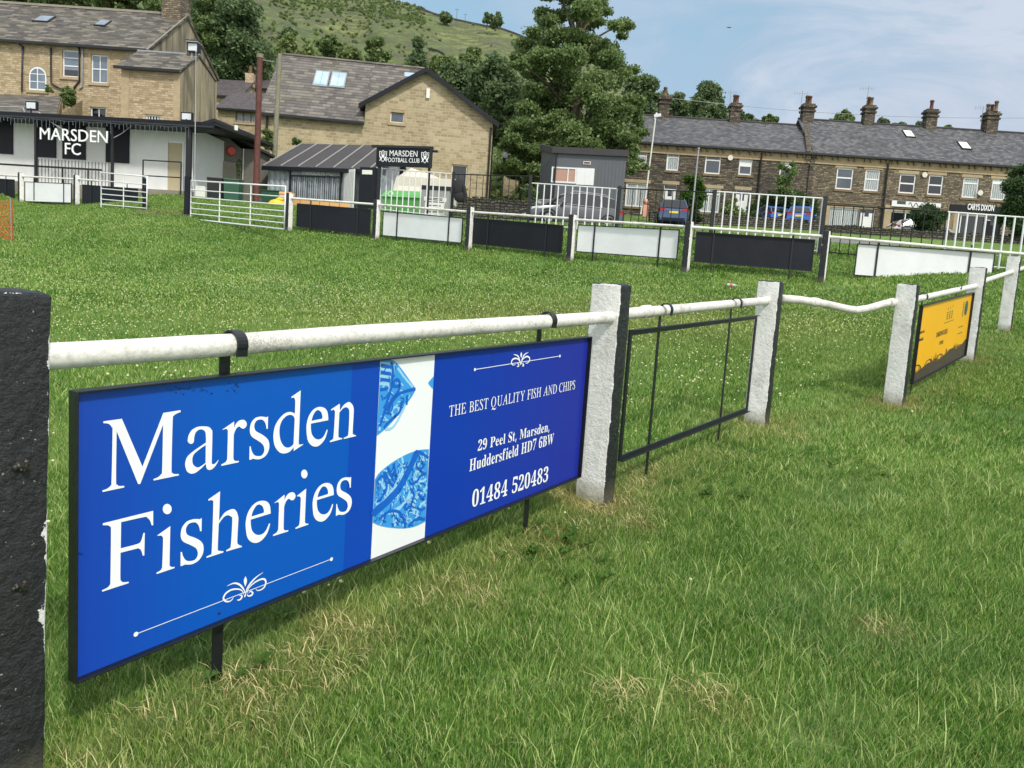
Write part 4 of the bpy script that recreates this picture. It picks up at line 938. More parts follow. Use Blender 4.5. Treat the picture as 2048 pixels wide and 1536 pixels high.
GLY = {'iT':[[(25,0),(24,7),(27,7),(38,7),(46,10),(51,14),(55,21),(57,31),(57,45),(58,127),(58,209),(57,215),(47,220),(38,220),(19,219),(4,216),(-6,210),(-12,202),(-16,190),(-18,176),(-26,177),(-26,204),(-26,232),(71,232),(168,232),(170,204),(172,175),(166,175),(165,180),(163,186),(157,202),(148,212),(134,218),(113,220),(100,220),(94,218),(92,212),(92,129),(91,46),(92,32),(93,21),(103,10),(113,7),(127,7),(130,7),(130,0),(78,0)]],'iH':[[(-17,0),(-17,7),(-16,7),(-6,7),(1,9),(9,18),(11,26),(11,36),(11,114),(11,192),(10,203),(9,210),(0,221),(-8,224),(-20,226),(-20,232),(26,232),(72,232),(72,226),(71,226),(58,224),(50,220),(46,210),(44,195),(44,169),(44,143),(45,135),(49,131),(58,130),(101,130),(144,130),(151,131),(153,137),(153,165),(153,192),(153,202),(152,210),(142,221),(134,224),(122,226),(122,232),(168,232),(215,232),(214,226),(212,226),(200,224),(192,219),(188,211),(186,196),(187,118),(187,40),(187,30),(188,22),(198,11),(206,8),(218,7),(218,0),(172,0),(126,0),(125,7),(127,7),(136,7),(143,9),(151,18),(153,26),(153,36),(153,71),(153,106),(153,109),(153,111),(149,116),(140,117),(97,117),(54,117),(47,116),(45,110),(45,75),(45,40),(45,30),(46,22),(55,11),(64,8),(76,7),(76,0),(30,0)]],'iE':[[(-17,0),(-17,7),(-16,7),(-2,8),(6,13),(10,22),(11,37),(11,115),(11,192),(10,203),(9,210),(0,221),(-8,224),(-20,226),(-20,232),(68,232),(157,232),(159,207),(161,182),(155,182),(155,183),(150,197),(145,207),(138,214),(128,218),(114,220),(95,221),(81,221),(66,221),(58,221),(52,219),(46,213),(45,207),(45,198),(45,164),(44,130),(59,130),(73,130),(94,132),(107,138),(114,148),(117,163),(123,163),(122,122),(122,81),(116,81),(113,94),(110,103),(106,110),(95,117),(86,118),(75,119),(60,119),(45,119),(45,80),(45,42),(45,31),(46,24),(54,14),(62,12),(73,12),(85,12),(97,12),(118,13),(136,17),(150,24),(161,34),(170,47),(176,64),(183,64),(179,32),(176,0),(79,0)]],'iB':[[(-17,0),(-17,7),(-15,7),(-2,8),(6,13),(10,22),(11,36),(11,114),(11,192),(10,202),(9,210),(0,222),(-8,224),(-20,226),(-20,232),(22,232),(65,232),(127,220),(156,182),(151,148),(115,126),(150,106),(168,73),(171,52),(166,34),(155,20),(137,9),(114,2),(86,0),(34,0)],[(61,129),(93,133),(113,144),(122,161),(120,184),(102,212),(68,221),(58,221),(52,220),(47,215),(45,205),(45,197),(45,183),(45,162),(45,135),(50,130)],[(74,10),(104,15),(124,28),(133,49),(130,76),(121,95),(108,108),(89,116),(65,119),(56,118),(50,118),(45,111),(45,74),(45,36),(45,29),(46,22),(55,13),(63,11)]],'iS':[[(78,-5),(55,-2),(28,5),(23,6),(19,7),(12,4),(8,-4),(2,-4),(-2,34),(-7,73),(-1,73),(11,44),(28,23),(48,10),(71,5),(83,7),(93,12),(100,19),(104,28),(106,40),(104,52),(100,61),(95,70),(88,78),(80,87),(73,94),(64,101),(55,108),(46,116),(25,133),(11,148),(2,162),(-4,177),(-6,193),(-4,208),(3,220),(14,230),(29,235),(47,237),(55,237),(62,237),(77,233),(89,230),(95,228),(102,230),(105,236),(112,236),(116,202),(119,168),(114,168),(104,194),(91,212),(74,223),(55,227),(39,224),(29,216),(25,204),(26,188),(31,178),(39,167),(49,156),(61,145),(71,138),(81,129),(91,121),(101,112),(122,89),(133,63),(136,45),(133,28),(126,15),(114,4),(98,-2)]],'iQ':[[(165,-65),(154,-64),(141,-63),(127,-60),(112,-56),(97,-52),(85,-50),(75,-48),(67,-47),(49,-51),(31,-63),(25,-57),(49,-29),(72,-2),(43,10),(19,27),(1,51),(-11,81),(-15,105),(-15,128),(-11,150),(-3,171),(7,189),(21,205),(36,219),(54,229),(73,235),(92,237),(118,235),(142,227),(163,214),(181,198),(195,177),(204,153),(209,117),(203,82),(189,49),(165,21),(134,2),(96,-4),(84,-7),(77,-15),(69,-23),(78,-22),(86,-22),(97,-23),(109,-25),(123,-28),(139,-32),(166,-39),(183,-41),(207,-34),(228,-13),(234,-17),(220,-39),(205,-54),(187,-62)],[(98,5),(123,11),(143,27),(158,53),(167,87),(169,126),(163,164),(153,191),(138,211),(118,223),(96,227),(78,224),(63,216),(50,203),(39,187),(31,166),(26,143),(24,105),(30,67),(41,41),(56,21),(76,9)]],'iU':[[(101,-5),(70,-1),(43,12),(22,31),(11,56),(8,71),(7,91),(7,142),(7,194),(7,203),(6,210),(-4,222),(-13,225),(-27,226),(-27,232),(22,232),(71,232),(71,226),(68,226),(54,224),(46,218),(42,207),(41,191),(41,144),(41,96),(42,71),(45,55),(53,37),(66,23),(84,14),(105,11),(123,13),(137,19),(148,28),(155,40),(159,59),(161,91),(160,134),(160,177),(160,194),(158,206),(154,216),(148,222),(139,225),(125,226),(125,232),(164,232),(203,232),(204,226),(199,226),(184,222),(177,210),(176,198),(175,189),(175,178),(175,130),(176,82),(174,53),(168,31),(159,14),(145,3),(126,-3)]],'iA':[[(-42,0),(-43,6),(-23,12),(-8,28),(5,49),(29,91),(65,154),(114,237),(121,237),(145,133),(168,29),(173,19),(180,12),(190,8),(204,6),(204,0),(157,0),(110,0),(110,6),(113,6),(126,8),(133,13),(135,23),(132,39),(127,59),(123,79),(84,79),(45,79),(38,75),(29,60),(20,45),(12,28),(11,18),(19,9),(27,7),(38,6),(38,0),(-2,0)],[(47,91),(83,91),(120,91),(110,137),(99,183),(73,137)]],'iL':[[(-12,0),(-12,7),(-11,7),(2,8),(10,13),(15,22),(16,36),(16,114),(16,192),(15,202),(14,210),(5,221),(-4,224),(-16,226),(-16,232),(30,232),(77,232),(76,226),(63,224),(56,220),(51,211),(50,196),(50,121),(50,46),(50,32),(51,26),(59,14),(67,12),(79,12),(91,12),(103,12),(126,13),(144,16),(158,23),(168,33),(176,47),(182,66),(188,66),(186,33),(184,0),(86,0)]],'iI':[[(-15,0),(-15,7),(-14,7),(-4,7),(2,9),(10,18),(12,26),(13,36),(13,114),(13,192),(12,203),(11,210),(2,221),(-7,224),(-19,226),(-19,232),(28,232),(75,232),(75,226),(72,226),(60,224),(53,219),(49,211),(47,196),(47,118),(47,40),(48,30),(49,22),(58,11),(67,8),(78,7),(79,0),(32,0)]],'iY':[[(24,0),(25,6),(36,7),(45,9),(54,17),(56,24),(56,33),(56,67),(56,100),(30,142),(3,183),(-7,198),(-16,209),(-24,217),(-33,222),(-43,225),(-54,226),(-54,232),(-4,232),(46,232),(46,226),(34,224),(26,222),(23,212),(26,204),(30,196),(55,157),(80,118),(99,148),(118,179),(125,191),(129,200),(131,214),(122,223),(113,225),(100,226),(100,232),(140,232),(180,232),(180,225),(171,223),(163,217),(154,206),(144,191),(117,147),(90,102),(90,68),(90,33),(90,27),(91,20),(101,9),(112,7),(127,6),(127,0),(75,0)]],'iF':[[(-15,0),(-15,7),(-14,7),(-4,7),(2,9),(10,18),(12,26),(13,37),(13,115),(13,192),(12,203),(11,210),(2,221),(-7,224),(-19,226),(-19,232),(65,232),(148,232),(150,205),(152,177),(146,177),(145,180),(144,184),(137,201),(127,213),(113,219),(94,221),(81,221),(67,221),(56,220),(50,218),(47,209),(47,202),(47,187),(47,162),(48,129),(57,129),(67,129),(82,130),(93,132),(102,136),(108,142),(112,151),(114,163),(121,163),(121,120),(122,78),(115,78),(113,86),(111,95),(107,106),(100,113),(90,116),(74,118),(61,118),(48,118),(48,76),(49,35),(49,28),(50,22),(60,10),(69,7),(83,6),(84,0),(34,0)]],'iN':[[(170,-5),(98,90),(27,186),(26,114),(26,42),(27,30),(28,21),(37,10),(46,8),(59,7),(59,0),(21,0),(-17,0),(-17,7),(-4,8),(5,13),(10,21),(11,36),(11,116),(12,196),(12,200),(11,204),(7,212),(1,219),(-8,224),(-18,226),(-20,226),(-20,232),(4,232),(28,232),(95,143),(162,54),(162,122),(162,190),(162,202),(160,211),(151,222),(142,224),(129,226),(129,232),(167,232),(205,232),(205,226),(196,225),(189,223),(180,215),(178,207),(177,196),(177,95),(177,-5)]],'iD':[[(-18,0),(-18,7),(-16,7),(-3,8),(5,13),(10,22),(11,36),(11,114),(11,192),(10,203),(9,210),(0,221),(-9,224),(-21,226),(-20,232),(24,232),(69,232),(101,229),(129,221),(155,207),(176,188),(192,164),(203,136),(207,109),(206,84),(198,61),(186,41),(168,24),(144,11),(116,3),(83,0),(33,0)],[(82,11),(108,14),(129,22),(145,35),(157,52),(165,72),(168,94),(167,119),(162,144),(148,177),(127,201),(100,216),(67,221),(58,221),(52,219),(45,212),(45,204),(44,193),(44,119),(44,45),(45,32),(46,25),(56,14),(67,12)]],'iC':[[(110,-5),(82,-2),(57,6),(34,20),(14,39),(-1,62),(-11,89),(-15,114),(-14,138),(-8,161),(2,182),(15,201),(32,217),(62,232),(96,237),(118,235),(144,229),(154,227),(163,235),(170,235),(172,201),(175,166),(168,166),(167,172),(165,177),(156,198),(143,213),(125,223),(103,226),(83,224),(65,215),(50,202),(37,185),(29,164),(24,140),(24,115),(29,87),(42,55),(62,30),(87,15),(116,9),(155,20),(186,51),(194,46),(178,23),(160,7),(137,-2)]],'iP':[[(-17,0),(-17,7),(-15,7),(-2,8),(6,12),(10,21),(11,36),(11,114),(11,192),(11,202),(9,210),(0,222),(-8,224),(-20,226),(-20,232),(25,232),(71,232),(127,219),(155,180),(158,161),(154,145),(143,131),(128,120),(107,113),(80,111),(65,111),(50,111),(45,107),(45,70),(45,32),(45,28),(46,23),(57,10),(67,8),(81,7),(81,0),(32,0)],[(64,121),(93,125),(112,137),(120,157),(117,182),(110,200),(98,213),(82,220),(62,222),(49,219),(46,213),(45,202),(45,167),(45,132),(45,126),(49,122)]],'b2':[[(12,0),(12,17),(12,35),(37,60),(61,85),(80,105),(93,123),(103,138),(109,153),(112,169),(113,186),(111,202),(106,214),(98,220),(87,223),(72,219),(63,208),(58,190),(56,165),(39,166),(25,172),(16,182),(13,198),(15,209),(21,220),(32,230),(46,237),(64,242),(87,243),(120,239),(144,228),(159,211),(164,187),(163,176),(160,165),(154,153),(146,140),(134,126),(119,110),(100,91),(77,69),(60,53),(44,37),(83,37),(122,37),(132,38),(140,43),(146,50),(150,60),(152,71),(162,71),(172,71),(171,35),(171,0),(91,0)]],'b9':[[(76,-3),(58,-2),(44,2),(34,9),(27,16),(22,25),(21,35),(25,47),(38,54),(43,40),(52,28),(63,20),(78,18),(112,42),(125,115),(117,106),(106,99),(93,94),(78,92),(51,97),(30,110),(16,132),(12,162),(14,185),(21,204),(32,221),(48,233),(66,241),(89,243),(112,240),(132,231),(149,216),(162,195),(170,166),(173,130),(171,104),(167,78),(160,56),(150,36),(137,19),(120,7),(100,-1)],[(92,117),(103,118),(112,123),(120,130),(125,139),(123,176),(116,201),(105,216),(91,221),(78,217),(68,206),(62,189),(60,164),(68,128)]],'b0':[[(94,-3),(67,1),(45,12),(30,31),(19,55),(13,86),(11,121),(13,155),(19,185),(30,210),(45,228),(67,239),(94,243),(121,239),(142,228),(157,210),(168,185),(174,155),(176,120),(174,85),(168,55),(157,31),(141,12),(120,1)],[(94,18),(110,25),(119,45),(123,77),(124,120),(123,163),(119,195),(110,215),(94,221),(79,215),(70,195),(65,163),(63,120),(65,77),(70,45),(79,25)]],'b1':[[(33,0),(33,9),(33,18),(46,18),(60,18),(73,22),(76,29),(77,40),(77,124),(77,208),(65,194),(54,183),(44,175),(34,173),(26,175),(20,180),(16,188),(14,198),(25,201),(37,206),(50,213),(66,224),(78,232),(89,241),(108,241),(127,241),(127,140),(127,40),(128,30),(130,24),(144,18),(158,18),(171,18),(171,9),(171,0),(102,0)]],'b4':[[(60,0),(60,9),(60,18),(70,18),(80,19),(89,22),(95,29),(97,42),(97,52),(97,62),(51,62),(4,62),(4,73),(4,83),(52,161),(100,240),(123,240),(146,240),(146,162),(146,85),(164,85),(181,85),(181,74),(181,62),(164,62),(146,62),(146,52),(146,42),(148,29),(154,22),(163,19),(174,18),(178,18),(178,9),(178,0),(119,0)],[(28,85),(63,85),(97,85),(97,114),(97,143),(98,159),(98,175),(99,192),(100,208),(95,197),(91,190),(87,183),(83,176),(79,169),(73,160),(51,122)]],'b8':[[(92,-3),(66,-1),(46,5),(30,16),(19,29),(12,44),(10,61),(13,81),(24,97),(39,110),(59,121),(42,134),(29,148),(20,164),(18,182),(20,197),(25,212),(35,224),(50,234),(70,241),(96,243),(127,239),(149,226),(163,208),(167,184),(164,166),(155,152),(141,141),(122,130),(148,115),(165,100),(174,83),(178,63),(172,35),(155,14),(128,1)],[(101,141),(112,149),(119,158),(124,170),(125,185),(124,195),(121,203),(117,211),(111,218),(103,222),(94,224),(82,221),(73,213),(67,201),(65,186),(67,171),(75,159),(86,150)],[(93,16),(109,19),(121,28),(128,41),(131,58),(128,73),(119,85),(104,96),(82,108),(71,99),(63,89),(57,76),(55,60),(58,42),(66,28),(78,19)]],'b5':[[(82,-3),(60,-2),(42,3),(29,9),(20,18),(15,27),(13,37),(15,48),(21,55),(29,59),(40,60),(41,51),(44,42),(48,33),(55,26),(65,22),(77,20),(88,21),(98,25),(106,32),(113,42),(117,56),(119,74),(116,96),(107,111),(92,121),(73,124),(61,123),(52,122),(43,120),(36,118),(28,121),(20,124),(26,182),(31,240),(94,240),(158,240),(159,209),(160,179),(150,179),(140,179),(138,190),(133,199),(122,203),(87,203),(52,203),(50,172),(47,141),(54,143),(63,144),(73,145),(84,146),(119,141),(146,128),(164,105),(170,74),(168,54),(162,37),(153,24),(141,14),(128,6),(113,1),(97,-2)]],'b3':[[(82,-3),(59,-2),(40,2),(27,9),(17,17),(11,27),(9,37),(12,48),(18,56),(27,61),(38,63),(41,44),(49,31),(63,23),(79,20),(90,21),(100,25),(108,30),(115,40),(119,52),(121,70),(117,87),(107,101),(91,110),(69,113),(58,113),(48,113),(48,124),(48,134),(59,134),(70,134),(89,138),(102,148),(110,164),(112,184),(111,200),(105,212),(97,220),(85,223),(74,221),(66,215),(61,206),(58,196),(56,183),(56,171),(37,172),(24,178),(15,187),(12,200),(17,217),(31,231),(54,240),(86,243),(118,240),(143,229),(159,212),(164,188),(160,168),(149,151),(133,137),(112,128),(126,125),(140,119),(152,111),(163,101),(170,87),(172,69),(170,50),(165,35),(156,22),(144,12),(130,5),(115,0),(99,-2)]],'b7':[[(55,0),(100,102),(145,203),(101,203),(56,203),(43,199),(37,186),(36,178),(35,169),(25,169),(15,169),(16,204),(16,240),(97,240),(177,240),(177,232),(177,223),(130,112),(84,0),(70,0)]],'b6':[[(98,-3),(75,0),(55,9),(38,24),(26,47),(18,75),(15,111),(17,138),(21,163),(28,185),(39,205),(52,221),(69,233),(88,241),(111,243),(130,242),(146,238),(157,232),(164,224),(169,216),(170,206),(168,196),(161,188),(149,182),(130,180),(129,190),(128,200),(126,209),(122,217),(116,222),(108,223),(90,218),(76,200),(67,172),(62,135),(70,139),(80,143),(93,146),(109,147),(136,143),(158,129),(171,107),(176,78),(171,45),(156,19),(132,2)],[(99,19),(111,22),(120,32),(125,49),(127,74),(125,98),(119,114),(109,123),(96,127),(87,125),(77,121),(68,116),(62,110),(65,69),(73,40),(85,24)]],'bP':[[(8,0),(8,9),(22,11),(31,16),(36,25),(37,40),(37,115),(37,189),(36,203),(31,212),(22,217),(8,219),(8,228),(57,228),(107,228),(144,226),(168,220),(183,211),(195,199),(202,184),(204,166),(199,140),(183,120),(157,107),(121,103),(106,103),(91,103),(91,72),(91,40),(93,25),(97,16),(106,11),(121,9),(121,0),(64,0)],[(91,115),(101,115),(122,118),(136,126),(144,142),(146,165),(144,187),(138,203),(126,212),(108,216),(95,212),(91,199),(91,157)]],'be':[[(77,-5),(59,-2),(42,5),(29,18),(18,34),(12,55),(10,79),(12,101),(19,120),(30,136),(43,149),(60,157),(79,159),(104,154),(124,140),(137,117),(141,87),(141,83),(100,83),(58,83),(69,37),(100,21),(118,27),(135,43),(142,36),(114,5)],[(58,96),(79,96),(101,96),(101,107),(100,126),(97,139),(90,146),(81,148),(64,137),(58,102)]],'bl':[[(9,0),(9,8),(23,13),(25,19),(26,28),(26,113),(26,199),(26,208),(24,215),(10,220),(10,228),(42,228),(74,228),(74,128),(74,28),(75,19),(77,13),(90,8),(90,0),(50,0)]],'bS':[[(21,-5),(21,37),(21,79),(31,79),(41,47),(56,25),(75,12),(98,7),(115,10),(128,18),(137,30),(139,45),(133,65),(112,80),(97,88),(81,95),(56,110),(38,126),(28,144),(25,166),(27,185),(34,201),(44,215),(58,225),(74,231),(92,233),(103,232),(115,231),(127,228),(141,224),(146,223),(150,222),(160,233),(170,233),(170,196),(170,160),(161,160),(155,177),(147,192),(136,205),(124,214),(111,220),(97,222),(82,220),(70,213),(62,203),(60,190),(62,178),(69,168),(79,160),(94,151),(110,144),(127,136),(145,127),(159,117),(169,106),(175,94),(178,81),(180,66),(177,46),(169,29),(157,15),(140,4),(120,-3),(96,-5),(88,-5),(79,-4),(71,-2),(63,0),(49,5),(42,6),(35,4),(31,-5)]],'bt':[[(62,-5),(44,-2),(33,5),(26,18),(24,36),(24,87),(24,139),(10,139),(10,150),(29,168),(44,185),(56,199),(64,212),(72,212),(72,184),(72,155),(88,155),(104,155),(104,147),(104,139),(88,139),(72,139),(72,90),(72,41),(73,32),(75,25),(84,20),(95,24),(103,37),(111,33),(91,5)]],'b,':[[(14,-43),(19,-23),(23,-1),(28,20),(31,39),(46,39),(62,39),(64,35),(59,17),(52,-4),(44,-24),(36,-43),(25,-43)]],'bM':[[(7,0),(7,9),(21,11),(31,16),(36,25),(38,40),(38,115),(38,191),(37,201),(35,208),(26,216),(18,218),(7,219),(7,228),(50,228),(92,228),(125,149),(158,71),(192,149),(225,228),(267,228),(309,228),(309,219),(295,217),(286,212),(282,203),(280,189),(280,116),(280,43),(281,30),(282,21),(291,12),(298,10),(308,9),(308,0),(253,0),(198,0),(198,9),(208,10),(216,12),(225,22),(227,30),(227,42),(227,121),(227,199),(186,100),(144,0),(135,0),(94,97),(53,194),(53,117),(53,40),(54,24),(60,15),(70,10),(85,9),(85,0),(46,0)]],'ba':[[(127,-5),(108,1),(100,17),(76,1),(48,-4),(32,-2),(20,6),(13,17),(10,32),(15,52),(32,68),(59,82),(99,95),(99,108),(99,121),(98,133),(93,141),(85,146),(74,148),(58,145),(52,137),(57,128),(61,116),(60,107),(55,101),(48,97),(39,95),(29,97),(22,102),(18,109),(16,118),(19,129),(25,139),(34,147),(47,154),(63,158),(81,159),(112,156),(132,146),(143,129),(146,105),(146,68),(146,31),(147,20),(152,17),(160,21),(165,14),(147,0)],[(76,17),(87,20),(93,25),(99,32),(99,58),(99,85),(69,69),(59,42),(63,23)]],'br':[[(9,0),(9,8),(23,13),(25,19),(26,28),(26,77),(26,126),(25,136),(23,143),(10,147),(10,155),(42,155),(73,155),(73,141),(73,126),(82,140),(94,151),(105,157),(117,159),(129,157),(138,152),(143,144),(145,133),(143,124),(139,117),(132,113),(124,111),(111,115),(103,125),(94,130),(87,128),(81,121),(76,110),(75,96),(75,62),(75,28),(76,18),(79,13),(87,10),(99,8),(99,0),(54,0)]],'bs':[[(76,-5),(61,-3),(43,3),(37,4),(26,-4),(18,-4),(18,24),(18,53),(27,53),(33,34),(43,19),(56,10),(70,7),(81,9),(89,13),(94,20),(96,29),(92,42),(78,52),(66,59),(53,65),(38,74),(27,85),(21,97),(18,110),(22,130),(32,145),(49,156),(71,160),(83,158),(91,156),(99,154),(103,153),(106,152),(115,160),(122,160),(122,135),(122,111),(114,111),(107,127),(98,139),(87,146),(75,148),(65,147),(58,143),(52,130),(58,116),(64,111),(73,106),(84,100),(96,95),(111,86),(121,76),(127,63),(129,47),(125,26),(114,9),(97,-2)]],'bd':[[(70,-5),(53,-2),(39,5),(27,17),(17,33),(12,52),(10,74),(12,98),(18,119),(28,136),(41,149),(56,157),(73,159),(94,154),(111,140),(111,170),(111,200),(110,209),(106,215),(99,218),(88,220),(88,228),(124,228),(160,228),(160,133),(160,38),(160,27),(162,20),(167,16),(177,14),(177,5),(147,3),(111,-5),(111,7),(111,19),(94,1)],[(86,14),(93,16),(101,21),(107,28),(111,38),(111,79),(111,121),(109,129),(103,135),(96,139),(87,140),(74,136),(65,125),(60,105),(59,77),(60,49),(65,29),(73,18)]],'bn':[[(9,0),(9,8),(22,13),(25,19),(26,28),(26,77),(26,127),(25,136),(23,142),(9,147),(9,155),(42,155),(74,155),(74,144),(74,134),(95,153),(122,159),(154,146),(165,106),(165,67),(165,28),(166,19),(169,13),(182,8),(182,0),(141,0),(101,0),(101,8),(103,8),(114,13),(118,28),(118,68),(118,108),(117,120),(115,129),(101,136),(87,131),(74,118),(74,73),(74,28),(75,19),(77,13),(90,8),(90,0),(50,0)]],'bH':[[(8,0),(8,9),(22,11),(31,16),(36,25),(37,40),(37,115),(37,189),(36,203),(31,212),(22,217),(8,219),(8,228),(64,228),(121,228),(121,219),(110,218),(102,216),(93,208),(92,200),(91,189),(91,157),(91,125),(131,125),(171,125),(171,157),(171,189),(170,200),(169,208),(160,216),(152,218),(141,219),(141,228),(197,228),(254,228),(254,219),(239,217),(230,212),(226,203),(225,189),(225,115),(225,40),(226,26),(231,16),(239,11),(254,9),(254,0),(197,0),(141,0),(141,9),(155,11),(165,15),(169,24),(171,40),(171,75),(171,110),(131,110),(91,110),(91,75),(91,40),(93,25),(97,16),(106,11),(121,9),(121,0),(64,0)]],'bu':[[(65,-5),(46,-2),(33,9),(25,25),(23,48),(23,86),(23,124),(22,134),(20,141),(15,145),(6,147),(6,155),(38,155),(71,155),(71,96),(71,37),(75,23),(88,18),(103,22),(114,33),(114,78),(114,124),(113,135),(110,142),(105,146),(95,147),(95,155),(128,155),(162,155),(162,95),(162,35),(163,25),(166,19),(171,16),(180,15),(180,6),(150,4),(114,-5),(114,8),(114,20),(105,10),(93,2),(80,-3)]],'bf':[[(7,0),(7,8),(20,11),(25,17),(26,24),(26,37),(26,87),(26,138),(17,138),(8,138),(8,147),(8,155),(17,155),(26,155),(26,166),(26,177),(30,200),(42,218),(62,229),(87,232),(106,230),(120,223),(129,212),(132,200),(130,190),(126,183),(112,178),(104,179),(98,183),(92,195),(93,202),(96,210),(98,213),(99,216),(90,222),(77,215),(75,207),(74,195),(74,175),(74,155),(88,155),(102,155),(102,147),(102,138),(88,138),(74,138),(74,85),(74,33),(75,20),(79,13),(87,9),(100,8),(100,0),(54,0)]],'bi':[[(50,181),(41,183),(32,188),(27,196),(25,206),(27,216),(32,224),(41,230),(50,232),(60,230),(68,224),(74,216),(76,206),(74,196),(68,188),(60,183)],[(9,0),(9,8),(23,13),(25,19),(26,28),(26,77),(26,126),(25,136),(23,142),(10,147),(10,155),(42,155),(74,155),(74,92),(74,28),(75,19),(77,13),(90,8),(90,0),(50,0)]],'bD':[[(10,0),(10,9),(23,11),(31,15),(36,23),(37,37),(37,112),(37,187),(35,203),(30,213),(21,218),(7,219),(7,228),(59,228),(111,228),(164,220),(203,198),(226,162),(234,114),(204,28),(114,0),(62,0)],[(111,12),(140,18),(160,37),(171,69),(175,115),(159,191),(111,217),(101,215),(95,212),(92,204),(91,192),(91,114),(91,36),(92,24),(95,17),(101,13)]],'bB':[[(8,0),(8,9),(22,11),(31,16),(36,26),(37,41),(37,113),(37,184),(37,197),(35,206),(26,216),(18,219),(8,219),(8,228),(59,228),(110,228),(176,215),(198,175),(184,142),(143,124),(193,103),(209,66),(203,38),(186,17),(157,4),(119,0),(63,0)],[(91,126),(94,126),(117,128),(132,136),(140,150),(142,173),(140,192),(135,206),(124,214),(108,217),(94,212),(92,206),(91,195),(91,161)],[(111,12),(129,15),(142,25),(148,41),(150,64),(147,88),(139,104),(123,113),(99,116),(91,116),(91,74),(91,33),(92,23),(95,17),(101,13)]],'bW':[[(85,-5),(51,96),(16,196),(12,207),(8,214),(1,218),(-8,219),(-8,228),(41,228),(90,228),(90,219),(81,218),(75,216),(70,205),(71,197),(74,186),(93,131),(111,77),(131,126),(150,176),(147,188),(143,199),(139,209),(134,215),(126,218),(115,219),(115,228),(167,228),(220,228),(220,219),(202,216),(196,206),(199,193),(218,138),(237,83),(254,134),(270,185),(273,195),(274,203),(269,215),(262,218),(252,219),(252,228),(282,228),(312,228),(312,219),(303,216),(297,211),(292,202),(287,190),(255,92),(223,-5),(214,-5),(186,75),(158,154),(126,75),(95,-5)]]}
serif('THE BEST QUALITY FISH AND CHIPS', (897, 834), (1149, 778), 22, 'i')
serif('29 Peel St, Marsden,', (955, 902), (1098, 862), 21, 'b')
serif('Huddersfield HD7 6BW', (938, 943), (1106, 887), 24, 'b')
serif('01484 520483', (943, 1015), (1095, 962), 33, 'b')
# ornaments
def zz(ox, oy, k): return lambda pts: [suv(ox+x/k, oy+y/k) for x, y in pts]
def orn(conv, line, strokes, leaves, dots, lw, sw):
    mb = MB()
    ribbon(mb, SG, [suv(*line[0]), suv(*line[1])], lw, LN)
    for s_ in strokes: ribbon(mb, SG, smooth([(*q,) for q in conv(s_)], False, 5), lambda t: sw*(.35+1.0*math.sin(math.pi*min(1, t*1.05))), LN+.0003)
    for l_ in leaves:
        V2, F2 = contour_mesh([conv(smooth(l_))]); mb.add([SG.pt(u, v, LN+.0006) for u, v in V2], F2)
    for d_ in dots:
        u, v = suv(*d_); mb.sheet(SG, [(u+.0065*math.cos(t*.5236), v+.0065*math.sin(t*.5236)) for t in range(12)], LN+.0009)
    return mb.build('ornament', M_['white_text'], sign, root=sign)
k1 = 2048/280
orn(zz(420, 1100, k1), ((271, 1268), (662, 1118)),
    [[(515,640),(480,560),(420,500),(340,485),(248,525)], [(515,640),(540,560),(600,470),(680,390),(770,328)],
     [(490,650),(460,590),(400,570),(310,580),(230,630),(192,700),(220,745),(280,750),(325,715),(335,690)],
     [(535,640),(560,560),(640,480),(730,430),(790,425),(812,470),(790,540),(740,580),(690,590),(665,570)],
     [(390,730),(430,725),(460,690),(455,660),(420,665)], [(535,650),(560,670),(600,660),(620,630),(590,600),(560,630)], [(500,690),(515,640)]],
    [[(515,380,1),(535,450),(510,535,1),(488,450)]], [(271, 1268), (662, 1118)], .0020, .0042)
k2 = 8.192
orn(zz(930, 680, k2), ((949, 739), (1119, 712)),
    [[(910,400),(890,330),(860,260),(790,235)], [(910,400),(930,320),(970,240),(1035,200)],
     [(905,410),(880,330),(830,300),(775,320),(755,370),(780,410),(825,400)],
     [(915,400),(940,320),(1000,270),(1050,290),(1050,340),(1010,380),(985,370)],
     [(845,435),(875,425),(870,395),(850,385)], [(930,425),(955,420),(950,395),(930,390)]],
    [[(918,195,1),(930,240),(915,300,1),(902,240)]], [(949, 739), (1119, 712)], .0026, .0052)
